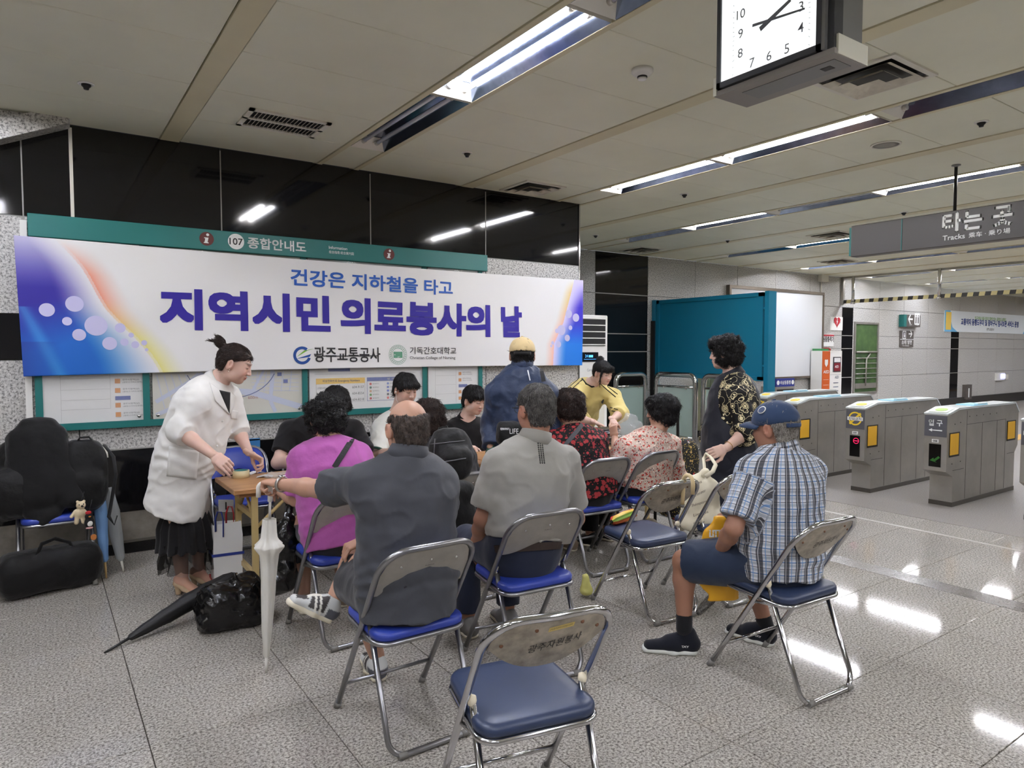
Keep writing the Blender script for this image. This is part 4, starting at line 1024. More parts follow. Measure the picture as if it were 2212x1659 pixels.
b.prism([(-.13, 0), (-.03, .12), (.0, .10), (-.06, .02), (.10, .02), (.10, -.02), (-.06, -.02), (.0, -.10), (-.03, -.12)], (cx, FY - .121, cz), UX, UZ, (0, -.002, 0))
b.box(x0 + (x1 - x0) * .56, x0 + (x1 - x0) * .92, FY - .123, FY - .121, cz - .13, cz + .15); put_text(b, '70m', (cx, FY - .121, z0 + .06), UX, UZ, ht=.05, align='C'); put_text(b, '화장실', (x0 + (x1 - x0) * .74, FY - .121, z0 + .06), UX, UZ, ht=.05, align='C'); b.build('lettering', M_wprint, t)
b = MB()
for s in (.66, .82):
    xx = x0 + (x1 - x0) * s; disc(b, (xx, FY - .124, cz + .09), .022, 12); b.box(xx - .028, xx + .028, FY - .125, FY - .123, cz - .1, cz + .06)
b.build('pictogram', M_sg, t)
t, x0, x1, z0, z1 = wall_sign('direction_sign', 'grey sign with right arrow and lift pictogram above a lettered plate', 1943, 714, 1971, 750, M_sg)
b = MB(); cz = z0 + (z1 - z0) * .74; b.box(x0, x1, FY - .022, FY - .02, z0 + (z1 - z0) * .46, z0 + (z1 - z0) * .49)
b.box(x0 + .12, x0 + .28, FY - .022, FY - .02, cz - .1, cz + .1)
b.prism([(.10, 0), (.02, .09), (-.0, .07), (.045, .014), (-.08, .014), (-.08, -.014), (.045, -.014), (-.0, -.07), (.02, -.09)], (x0 + (x1 - x0) * .74, FY - .021, cz + .03), UX, UZ, (0, -.002, 0))
put_text(b, '소태 방면', ((x0 + x1) / 2, FY - .021, z0 + (z1 - z0) * .3), UX, UZ, wd=(x1 - x0) * .75, ht=.1, align='C', bold=.02); put_text(b, 'To Sotae', ((x0 + x1) / 2 - .05, FY - .021, z0 + (z1 - z0) * .1), UX, UZ, wd=(x1 - x0) * .5, ht=.04, align='C'); b.build('lettering', M_wprint, t)
b = MB(); b.box(x0 + .145, x0 + .255, FY - .025, FY - .021, cz - .08, cz + .08); b.build('pictogram', M_sg, t)
b = MB(); disc(b, (x0 + .2, FY - .026, cz + .04), .02, 12); b.box(x0 + .175, x0 + .225, FY - .028, FY - .025, cz - .06, cz + .015); b.build('figure', M_wprint, t)
# wall banner in the passage
t, x0, x1, z0, z1 = wall_sign('wall_banner', 'white and light blue printed banner with blue lettering on the passage wall', 2040, 670, 2222, 722, mat('banner2_white', (226, 232, 236), .5), 'banner', .015)
b = MB(); b.prism([(0, 0), (.75, 0), (.45, .12), (.32, .35), (.32, z1 - z0), (0, z1 - z0)], (x0, FY - .016, z0), UX, UZ, (0, -.002, 0)); b.build('blue_corner', mat('banner2_blue', (104, 178, 222), .5), t)
b = MB(); b.box(x0 + .06, x0 + .36, FY - .021, FY - .018, z0 + .05, z0 + .52); b.build('yellow_block', mat('banner2_yellow', (236, 200, 90), .5), t)
b = MB(); put_text(b, '입구에서 출구까지 함께 하는 광주도시철도', ((x0 + x1) / 2 + .02, FY - .017, z1 - .16), UX, UZ, wd=(x1 - x0) * .37, ht=.10, align='C', bold=.02); b.build('slogan', mat('banner2_green', (130, 180, 80), .5), t)
b = MB(); put_text(b, '교통약자 동행도우미 및 장바구니 임시보관 서비스 운영', ((x0 + x1) / 2 + .05, FY - .017, z0 + .28), UX, UZ, wd=(x1 - x0) * .68, ht=.17, align='C', bold=.035); b.build('title', mat('banner2_navy', (40, 70, 160), .5), t)
b = MB(); put_text(b, '광주교통공사', ((x0 + x1) / 2, FY - .017, z0 + .10), UX, UZ, wd=.5, ht=.08, align='C', bold=.01); b.build('sponsor', M_ink, t)
b = MB(); b.prism([(0, 0), (-.5, 0), (-.3, .2), (-.22, .45), (-.12, z1 - z0), (0, z1 - z0)], (x1, FY - .016, z0), UX, UZ, (0, -.002, 0)); b.build('blue_corner', MATS['banner2_blue'], t)
t, x0, x1, z0, z1 = wall_sign('exit_marker', 'small grey floor level exit marker at the skirting', 2079, 831, 2091, 862, M_sg, th=.09)
b = MB(); b.box((x0 + x1) / 2 - .03, (x0 + x1) / 2 + .03, FY - .093, FY - .09, z0 + .06, z1 - .1); b.build('light_strip', M_wprint, t)
t, x0, x1, z0, z1 = wall_sign('emergency_lamp', 'small white wall unit with a lit blue lamp', 2149, 806, 2165, 821, M_white, 'lamp', .06)
b = MB(); b.box(x0 + .25, x1, FY - .075, FY - .06, z0 + .05, z1 - .03); b.build('lamp_lens', mat('lamp_blue', (150, 160, 255), .4, emit=2.0), t)
t, x0, x1, z0, z1 = wall_sign('wall_switch', 'small white switch plate beside the blue lamp unit', 2168, 809, 2174, 819, M_offw, 'switch', .05)
b = MB(); b.box(x0 + .05, x1 - .05, FY - .06, FY - .05, z0 + .08, z1 - .08); b.build('rocker', M_white, t)
t = thing('wall_detector', 'small beige detector box on the far wall above the whiteboard', 'detector', (13.95, FY, 2.9))
p1, p2 = PY(1766, 592, FY), PY(1781, 605, FY)
b = MB(); b.bbox(p1[0], p2[0], FY - .1, FY, p2[2] - .05, p1[2], .01); b.build('housing', M_offw, t)
b = MB(); b.tube([((p1[0] + p2[0]) / 2 - .02, FY - .02, p2[2] - .05), ((p1[0] + p2[0]) / 2 - .02, FY - .02, 2.78)], .014, 8); b.build('conduit', M_offw, t)

# ---- standing air conditioner
ac = thing('air_conditioner', 'white floor standing air conditioner at the end of the info wall', 'air conditioner', (5.77, 6.75, 0))
b = MB(); b.bbox(5.46, 6.05, 6.6, 6.95, 0.03, 1.99, .012); b.build('cabinet', M_white, ac)
b = MB(); b.box(5.48, 6.03, 6.62, 6.93, 0, .03); b.build('plinth', M_blackp, ac)
b = MB(); b.box(5.50, 6.0, 6.592, 6.605, 1.60, 1.95); b.build('outlet', M_blackp, ac)
for k in range(5):
    b = MB(); b.prism([(0, 0), (-.012, .006), (-.012, .016), (0, .022)], (5.50, 6.60, 1.605 + k * .082), (0, 1, 0), UZ, (.5, 0, 0)); b.build('louvre', M_white, ac)
b = MB(); b.box(5.60, 5.88, 6.592, 6.602, 1.40, 1.52); pn = b.build('display', mat('display_black', (14, 16, 24), .2), ac)
b = MB(); put_text(b, '24', (5.66, 6.591, 1.455), UX, UZ, ht=.035); b.box(5.72, 5.79, 6.59, 6.5915, 1.455, 1.485); b.box(5.64, 5.84, 6.59, 6.5915, 1.43, 1.434); b.build('readout', mat('readout_blue', (70, 150, 220), .4, emit=1.0), pn)
b = MB(); put_text(b, 'Carrier', (5.70, 6.598, 1.28), UX, UZ, wd=.11, ht=.032); b.build('brand_lettering', mat('brand_grey', (120, 124, 134), .5), ac)
b = MB(); b.box(5.52, 5.99, 6.594, 6.602, .25, .9); b.build('intake_panel', M_offw, ac)
# ================================================================ FIELD MESHER (for bodies, clothes, hair, bags)
_rs = np.random.RandomState(3)
_LAT = _rs.rand(32, 32, 32).astype(np.float32) * 2 - 1
def vnoise(x, y, z):
    xi, yi, zi = np.floor(x).astype(int), np.floor(y).astype(int), np.floor(z).astype(int)
    fx, fy, fz = x - xi, y - yi, z - zi
    fx = fx * fx * (3 - 2 * fx); fy = fy * fy * (3 - 2 * fy); fz = fz * fz * (3 - 2 * fz)
    a = [i & 31 for i in (xi, yi, zi)]; b = [(i + 1) & 31 for i in (xi, yi, zi)]
    g = lambda p, q, r: _LAT[p, q, r]
    c00 = g(a[0], a[1], a[2]) * (1 - fx) + g(b[0], a[1], a[2]) * fx
    c10 = g(a[0], b[1], a[2]) * (1 - fx) + g(b[0], b[1], a[2]) * fx
    c01 = g(a[0], a[1], b[2]) * (1 - fx) + g(b[0], a[1], b[2]) * fx
    c11 = g(a[0], b[1], b[2]) * (1 - fx) + g(b[0], b[1], b[2]) * fx
    return (c00 * (1 - fy) + c10 * fy) * (1 - fz) + (c01 * (1 - fy) + c11 * fy) * fz

def V3(p): return np.array([float(p[0]), float(p[1]), float(p[2])])
def unit(v): v = V3(v); return v / max(1e-9, np.linalg.norm(v))
class Field:
    def __init__(s): s.p = []; s.post = []
    def _add(s, lo, hi, f, k, op): s.p.append((np.array(lo) - k - .03, np.array(hi) + k + .03, f, k, op)); return s
    def cone(s, a, b, ra, rb, k=0.03, op='u', cut=None):
        a, b = V3(a), V3(b); ab = b - a; L2 = max(1e-9, ab @ ab)
        def f(x, y, z):
            t = np.clip(((x - a[0]) * ab[0] + (y - a[1]) * ab[1] + (z - a[2]) * ab[2]) / L2, 0, 1)
            d = np.sqrt((x - a[0] - t * ab[0]) ** 2 + (y - a[1] - t * ab[1]) ** 2 + (z - a[2] - t * ab[2]) ** 2) - (ra + (rb - ra) * t)
            if cut is not None:
                for pt, n in cut: d = np.maximum(d, (x - pt[0]) * n[0] + (y - pt[1]) * n[1] + (z - pt[2]) * n[2])
            return d
        r = max(ra, rb)
        return s._add(np.minimum(a, b) - r, np.maximum(a, b) + r, f, k, op)
    def chain(s, pts, rs, k=0.03, op='u'):
        for i in range(len(pts) - 1): s.cone(pts[i], pts[i + 1], rs[i], rs[i + 1], k, op)
        return s
    def ecap(s, a, b, ra, rb, side, k=0.04, op='u', sq=2.0, cut=None):
        """elliptical tapered capsule; ra, rb = (half width along side, half depth)"""
        a, b = V3(a), V3(b); ab = b - a; L = np.linalg.norm(ab); ax = ab / L
        sd = unit(V3(side) - ax * (V3(side) @ ax)); nn = np.cross(ax, sd)
        def f(x, y, z):
            px, py, pz = x - a[0], y - a[1], z - a[2]
            h = px * ax[0] + py * ax[1] + pz * ax[2]; t = np.clip(h / L, 0, 1)
            u = px * sd[0] + py * sd[1] + pz * sd[2]; v = px * nn[0] + py * nn[1] + pz * nn[2]
            e = h - t * L
            rx = ra[0] + (rb[0] - ra[0]) * t; ry = ra[1] + (rb[1] - ra[1]) * t; rm = np.minimum(rx, ry)
            if sq == 2.0: k0 = np.sqrt((u / rx) ** 2 + (v / ry) ** 2 + (e / rm) ** 2)
            else: k0 = (np.abs(u / rx) ** sq + np.abs(v / ry) ** sq + np.abs(e / rm) ** sq) ** (1 / sq)
            d = (k0 - 1) * rm
            if cut is not None:
                for pt, n in cut: d = np.maximum(d, (x - pt[0]) * n[0] + (y - pt[1]) * n[1] + (z - pt[2]) * n[2])
            return d
        r = max(*ra, *rb)
        return s._add(np.minimum(a, b) - r, np.maximum(a, b) + r, f, k, op)
    def ell(s, c, r, R=None, k=0.02, op='u', sq=2.0, cut=None):
        c = V3(c); R = np.eye(3) if R is None else np.array(R)
        def f(x, y, z):
            px, py, pz = x - c[0], y - c[1], z - c[2]
            q = [R[0, i] * px + R[1, i] * py + R[2, i] * pz for i in range(3)]
            k0 = ((np.abs(q[0]) / r[0]) ** sq + (np.abs(q[1]) / r[1]) ** sq + (np.abs(q[2]) / r[2]) ** sq) ** (1 / sq)
            d = (k0 - 1) * min(r)
            if cut is not None:
                for pt, n in cut: d = np.maximum(d, (x - pt[0]) * n[0] + (y - pt[1]) * n[1] + (z - pt[2]) * n[2])
            return d
        m = max(r)
        return s._add(c - m, c + m, f, k, op)
    def plane(s, pt, n):
        """keep the side where (p-pt).n < 0"""
        pt, n = V3(pt), unit(n)
        s.post.append(lambda x, y, z, v: np.maximum(v, (x - pt[0]) * n[0] + (y - pt[1]) * n[1] + (z - pt[2]) * n[2])); return s
    def warp(s, fn): s.post.append(fn); return s
    def mesh(s, h):
        us = [q for q in s.p if q[4] == 'u']
        lo = np.min([q[0] for q in us], axis=0); hi = np.max([q[1] for q in us], axis=0)
        n = np.ceil((hi - lo) / h).astype(int) + 2
        ax = [(lo[i] + np.arange(n[i]) * h).astype(np.float32) for i in range(3)]
        V = np.full(n, 0.25, np.float32)
        for (a, b, f, k, op) in s.p:
            i0 = np.clip(((a - lo) / h).astype(int), 0, n - 1); i1 = np.clip(((b - lo) / h).astype(int) + 2, 1, n)
            if (i1 <= i0).any(): continue
            sl = tuple(slice(i0[i], i1[i]) for i in range(3))
            x, y, z = ax[0][sl[0]][:, None, None], ax[1][sl[1]][None, :, None], ax[2][sl[2]][None, None, :]
            d = f(x, y, z).astype(np.float32); o = V[sl]
            if op == 'u':
                t = np.clip(0.5 + 0.5 * (o - d) / k, 0, 1); V[sl] = o * (1 - t) + d * t - k * t * (1 - t)
            else:
                V[sl] = np.maximum(o, -d) if k <= 0 else (lambda t: (o * (1 - t) - d * t) + k * t * (1 - t))(np.clip(0.5 - 0.5 * (o + d) / k, 0, 1))
        if s.post:
            near = np.argwhere(np.abs(V) < 0.09)
            if len(near):
                x, y, z = (ax[i][near[:, i]] for i in range(3)); v = V[near[:, 0], near[:, 1], near[:, 2]]
                for fn in s.post: v = fn(x, y, z, v)
                far_in = np.argwhere(V <= -0.09)
                V[near[:, 0], near[:, 1], near[:, 2]] = v
                if len(far_in):
                    x, y, z = (ax[i][far_in[:, i]] for i in range(3)); v = V[far_in[:, 0], far_in[:, 1], far_in[:, 2]]
                    for fn in s.post: v = fn(x, y, z, v)
                    V[far_in[:, 0], far_in[:, 1], far_in[:, 2]] = v
        V[0] = V[-1] = 0.2; V[:, 0] = V[:, -1] = 0.2; V[:, :, 0] = V[:, :, -1] = 0.2
        return surface_nets(V, lo, h)

def surface_nets(V, lo, h):
    S = V < 0
    c = np.zeros(tuple(np.array(V.shape) - 1), np.int8)
    for i in (0, 1):
        for j in (0, 1):
            for k in (0, 1):
                c += S[i:V.shape[0] - 1 + i, j:V.shape[1] - 1 + j, k:V.shape[2] - 1 + k]
    idx = np.argwhere((c > 0) & (c < 8))
    if len(idx) == 0: return np.zeros((0, 3)), np.zeros((0, 4), int)
    ids = np.full(c.shape, -1, np.int64); ids[idx[:, 0], idx[:, 1], idx[:, 2]] = np.arange(len(idx))
    acc = np.zeros((len(idx), 3)); cnt = np.zeros(len(idx))
    cor = [(i, j, k) for i in (0, 1) for j in (0, 1) for k in (0, 1)]
    vals = {q: V[idx[:, 0] + q[0], idx[:, 1] + q[1], idx[:, 2] + q[2]] for q in cor}
    for q in cor:
        for a in range(3):
            if q[a] == 0:
                r = list(q); r[a] = 1; r = tuple(r)
                v0, v1 = vals[q], vals[r]; m = (v0 < 0) != (v1 < 0)
                t = np.where(m, v0 / np.where(m, v0 - v1, 1), 0)
                p = np.array(q, float)[None, :] + np.zeros((len(idx), 3)); p[:, a] += t
                acc[m] += p[m]; cnt[m] += 1
    vs = lo + (idx + acc / cnt[:, None]) * h
    fs = []
    for a in range(3):
        b, d = (a + 1) % 3, (a + 2) % 3
        sl0 = [slice(None)] * 3; sl1 = [slice(None)] * 3; sl0[a] = slice(0, -1); sl1[a] = slice(1, None)
        e = np.argwhere(S[tuple(sl0)] != S[tuple(sl1)])
        e = e[(e[:, b] > 0) & (e[:, d] > 0) & (e[:, b] < V.shape[b] - 1) & (e[:, d] < V.shape[d] - 1)]
        sgn = S[e[:, 0], e[:, 1], e[:, 2]]
        q = []
        for (db, dd) in ((-1, -1), (0, -1), (0, 0), (-1, 0)):
            w_ = e.copy(); w_[:, b] += db; w_[:, d] += dd
            q.append(ids[w_[:, 0], w_[:, 1], w_[:, 2]])
        q = np.stack(q, 1); q[~sgn] = q[~sgn][:, ::-1]
        fs.append(q)
    fs = np.concatenate(fs); fs = fs[(fs >= 0).all(1)]
    return vs, fs

def np_mesh(name, vs, fs, smooth=True):
    me = bpy.data.meshes.new(name)
    me.vertices.add(len(vs)); me.vertices.foreach_set('co', np.asarray(vs, np.float32).ravel())
    n = len(fs); k = fs.shape[1]
    me.loops.add(n * k); me.loops.foreach_set('vertex_index', fs.ravel().astype(np.int32))
    me.polygons.add(n); me.polygons.foreach_set('loop_start', (np.arange(n) * k).astype(np.int32))
    me.polygons.foreach_set('use_smooth', np.full(n, smooth))
    me.update(calc_edges=True); me.validate()
    return me
def relax(vs, fs, it=1, lam=0.5):
    for _ in range(it):
        acc = np.zeros_like(vs); cnt = np.zeros(len(vs))
        for i in range(4):
            np.add.at(acc, fs[:, i], vs[fs[:, (i + 1) % 4]]); np.add.at(cnt, fs[:, i], 1)
            np.add.at(acc, fs[:, i], vs[fs[:, (i - 1) % 4]]); np.add.at(cnt, fs[:, i], 1)
        m = cnt > 0
        vs = vs.copy(); vs[m] = vs[m] * (1 - lam) + lam * acc[m] / cnt[m][:, None]
    return vs
def vnormals(vs, fs):
    n = np.zeros_like(vs)
    fn = np.cross(vs[fs[:, 2]] - vs[fs[:, 0]], vs[fs[:, 3]] - vs[fs[:, 1]])
    for i in range(4): np.add.at(n, fs[:, i], fn)
    return n / np.maximum(1e-12, np.linalg.norm(n, axis=1))[:, None]
def put_mesh(name, vs, fs, material, root, col=None, uvw=None, smooth=True, world=True):
    """link field mesh given in world coordinates under root"""
    if world and root is not None:
        M = np.array(ROOT[root_of(root).name].inverted()); vs = vs @ M[:3, :3].T + M[:3, 3]
    me = np_mesh(name, vs, fs, smooth)
    if col is not None:
        ca = me.color_attributes.new('Col', 'FLOAT_COLOR', 'POINT'); c4 = np.ones((len(vs), 4), np.float32); c4[:, :3] = col; ca.data.foreach_set('color', c4.ravel())
    if uvw is not None:
        at = me.attributes.new('uvw', 'FLOAT_VECTOR', 'POINT'); at.data.foreach_set('vector', np.asarray(uvw, np.float32).ravel())
    o = link_mesh(name, me, material, root)
    return o
def field_thing(name, F, h, material, label, cat, group=None, it=1, parent=None):
    vs, fs = F.mesh(h); vs = relax(vs, fs, it)
    if parent is not None: return put_mesh(name, vs, fs, material, parent)
    c = np.array([(vs[:, 0].min() + vs[:, 0].max()) / 2, (vs[:, 1].min() + vs[:, 1].max()) / 2, vs[:, 2].min()])
    o = link_mesh(name, np_mesh(name, vs - c, fs), material); o.location = tuple(c); ROOT[o.name] = Matrix.Translation(Vector(c))
    return tag(o, label, cat, group)

# ================================================================ PEOPLE
def rotm(yaw, pitch=0, roll=0):
    """head frame: columns right, forward, up; yaw 0 faces +Y, + turns left; pitch + looks down"""
    return np.array(Matrix.Rotation(math.radians(yaw), 3, 'Z') @ Matrix.Rotation(math.radians(-pitch), 3, 'X') @ Matrix.Rotation(math.radians(roll), 3, 'Y'))
def skin_rgb(c): return np.array([lin(v) for v in c])

def hand_field(Fh, W, fw, pn, side, curl=0.5, s=1.0, spread=0.25, pinch=0.0, thumb_in=0.4):
    """W wrist, fw direction of the fingers, pn palm normal (out of the palm), side +1: thumb on +(fw x pn)"""
    fw = unit(fw); pn = unit(V3(pn) - fw * (V3(pn) @ fw)); th = np.cross(fw, pn) * side
    q = lambda a, b, c: V3(W) + (fw * a + th * b + pn * c) * s
    Fh.ecap(q(-.035, 0, 0), q(.012, 0, 0), (.027 * s, .019 * s), (.030 * s, .018 * s), th, .012)
    Fh.ecap(q(.02, 0, 0), q(.075, 0, .002), (.036 * s, .015 * s), (.040 * s, .012 * s), th, .012, sq=2.4)
    lens = [(.030, .042, .026, .021), (.010, .047, .030, .023), (-.010, .043, .027, .022), (-.029, .034, .021, .019)]
    for i, (off, l1, l2, l3) in enumerate(lens):
        c = curl * (1.0 + 0.12 * i) + (pinch if i == 0 else 0)
        b = q(.084 - abs(off) * .12, off, .002); a0 = 0.25 * c + .1; sp = spread * off * 6
        d = lambda ang: fw * math.cos(ang) + pn * math.sin(ang) + th * sp * math.cos(ang) * .5
        p1 = b + d(a0 + c * .55) * l1 * s; p2 = p1 + d(a0 + c * 1.35) * l2 * s; p3 = p2 + d(a0 + c * 1.95) * l3 * s
        Fh.chain([b, p1, p2, p3], [.0096 * s, .0086 * s, .0078 * s, .0066 * s], .004)
    b = q(.022, .026, .006); d1 = unit(fw * .62 + th * (.75 - .45 * thumb_in) + pn * (.15 + .6 * thumb_in)); d2 = unit(fw * .85 + th * (.25 - .35 * thumb_in) + pn * (.2 + .55 * thumb_in))
    p1 = b + d1 * .042 * s; p2 = p1 + d2 * .032 * s; p3 = p2 + d2 * .024 * s
    Fh.chain([b, p1, p2, p3], [.015 * s, .0115 * s, .0098 * s, .008 * s], .006)
    return q(.075, 0, .03)

def head_fields(c, R, s=1.0, female=False, lid=True):
    q = lambda x, y, z: V3(c) + R @ (np.array([x, y, z]) * s)
    F = Field()
    F.ell(q(0, -.012, .030), (.076 * s, .096 * s, .086 * s), R, .02)
    F.ell(q(0, .030, -.030), (.062 * s, .058 * s, .072 * s), R, .035)
    F.ell(q(0, .058, -.085), (.026 * s, .022 * s, .020 * s), R, .03)                 # chin
    for sx in (-1, 1):
        F.ell(q(sx * .040, .052, -.032), (.024 * s, .022 * s, .026 * s), R, .025)    # cheek
        F.ell(q(sx * .046, .012, -.068), (.020 * s, .030 * s, .024 * s), R, .03)     # jaw corner
        F.ell(q(sx * .032, .094, .012), (.020 * s, .012 * s, .013 * s), R, .012, 's')  # socket
        F.ell(q(sx * .031, .074, .010), (.017 * s, .0145 * s, .0125 * s), R, .004)   # lid
        F.ell(q(sx * .030, .084, .031), (.024 * s, .008 * s, .006 * s), R, .01)      # brow
        e = np.array(Matrix.Rotation(sx * -.42, 3, 'Z') @ Matrix.Rotation(-.15, 3, 'X'))
        F.ell(q(sx * .084, -.014, -.006), (.0095 * s, .021 * s, .034 * s), R @ e, .006)
        F.ell(q(sx * .074, -.008, -.010), (.012 * s, .014 * s, .024 * s), R, .008)
        F.ell(q(sx * .093, -.008, -.001), (.006 * s, .010 * s, .018 * s), R @ e, .004, 's')
        F.ell(q(sx * .0115, .094, -.030), (.008 * s, .009 * s, .007 * s), R, .008)   # nostril wing
    F.chain([q(0, .084, .022), q(0, .095, -.008), q(0, .1035, -.027)], [.007 * s, .0075 * s, .0098 * s], .010)
    F.ell(q(0, .086, -.0525), (.021 * s, .0115 * s, .0065 * s), R, .006)
    F.ell(q(0, .083, -.0635), (.018 * s, .0115 * s, .0070 * s), R, .006)
    F.ell(q(0, .094, -.0580), (.022 * s, .008 * s, .0016 * s), R, .004, 's')
    return F
def head_colors(vs, c, R, s, skin, lips=(168, 92, 84), brow=(48, 40, 36), blush=0.0, closed=True, stubble=0.0):
    p = ((vs - V3(c)) @ R) / s
    col = np.tile(skin_rgb(skin), (len(vs), 1))
    def blend(m, cc):
        m = np.clip(m, 0, 1)[:, None]; col[:] = col * (1 - m) + skin_rgb(cc) * m
    front = p[:, 1] > .06
    lip = np.exp(-(((p[:, 0]) / .019) ** 4 + ((p[:, 2] + .058) / .0105) ** 4)) * front
    blend(lip * .85, lips)
    for sx in (-1, 1):
        bx = (p[:, 0] - sx * .031); bz = p[:, 2] - (.0345 - 0.10 * np.abs(bx) + 0.02 * sx * bx)
        blend(np.exp(-((bx / .020) ** 4 + (bz / .0042) ** 2)) * (p[:, 1] > .05) * .85, brow)
        lx = (p[:, 0] - sx * .031); lz = p[:, 2] - (.0035 + 6.0 * lx ** 2)
        blend(np.exp(-((lx / .016) ** 6 + (lz / .0026) ** 2)) * (p[:, 1] > .05) * .95, (30, 24, 22))
        blend(np.exp(-(((p[:, 0] - sx * .040) / .02) ** 2 + ((p[:, 2] + .028) / .018) ** 2)) * (p[:, 1] > .03) * (.22 + blush), (206, 120, 104))
        blend(np.exp(-(((p[:, 0] - sx * .082) / .02) ** 2 + ((p[:, 2] + .005) / .03) ** 2 + ((p[:, 1] + .01) / .03) ** 2)) * .3, (196, 116, 98))
    if stubble: blend((p[:, 2] < -.045) * (p[:, 1] > .0) * stubble, (120, 100, 90))
    return col

def strands(vs, fs, c, R, n, length, width, rng, curl=0.0, lift=0.002, crown=(0, -.03, .12), mask=None, gravity=0.3):
    """thin tapered hair locks lying on a hair volume, combed away from the crown"""
    nrm = vnormals(vs, fs)
    idx = rng.randint(0, len(vs), n)
    if mask is not None: idx = idx[mask(((vs[idx] - V3(c)) @ R))]
    cr = V3(c) + R @ np.array(crown)
    OV = []; OF = []
    p = vs[idx]; N = nrm[idx]; m = len(idx)
    d = p - cr; d[:, 2] -= gravity * np.linalg.norm(d, axis=1)
    d += rng.normal(0, .25, d.shape) * np.linalg.norm(d, axis=1)[:, None] * (1 + 2.0 * curl)
    d -= N * (d * N).sum(1)[:, None]; d /= np.maximum(1e-9, np.linalg.norm(d, axis=1))[:, None]
    L = length * (0.6 + .8 * rng.rand(m)); side = np.cross(N, d)
    ph = rng.rand(m) * 6.28
    K = 5
    pts = []
    for k in range(K):
        t = k / (K - 1)
        wv = curl * np.sin(ph + t * 7.0)
        q = p + d * (L * (t - .25))[:, None] + side * (L * .30 * wv)[:, None] + N * (lift * (1.0 + rng.rand(m) * 1.0) * math.sin(math.pi * min(1, t * 1.0)) + curl * .012 * np.cos(ph + t * 7.0) * math.sin(math.pi * t) - (t - .25) ** 2 * L * L * 4.5)[:, None]
        w_ = width * (0.35 + math.sin(math.pi * (0.08 + .88 * t)) * .65)
        pts.append((q - side * w_, q + side * w_ , q + N * w_ * .7))
    vs2 = np.concatenate([np.concatenate(x) for x in zip(*[(a,) for a in [np.stack([pp for tri in pts for pp in tri], 1).reshape(-1, 3)]])])
    base = (np.arange(m) * K * 3)[:, None]
    F = []
    for k in range(K - 1):
        for e in range(3):
            F.append(base + np.array([k * 3 + e, k * 3 + (e + 1) % 3, (k + 1) * 3 + (e + 1) % 3, (k + 1) * 3 + e])[None, :])
    return vs2, np.concatenate(F)

def hair_mat(name, c, c2=None, rough=0.42):
    if name in MATS: return MATS[name]
    t = NT(name); p = t.pos(); nz = t.noise(p, 130, 3.0, .7); nz2 = t.noise(p, 28, 2.0)
    c2 = c2 or tuple(min(255, v * 1.7 + 8) for v in c)
    f = t.math('ADD', t.math('MULTIPLY', nz, .6), t.math('MULTIPLY', nz2, .4))
    t.set(Base_Color=t.ramp(f, [(.40, rgb(*c)), (.66, rgb(*c2))]), Roughness=rough, Specular_IOR_Level=0.35)
    t.bump(nz, .5, .004); MATS[name] = t.m; return t.m

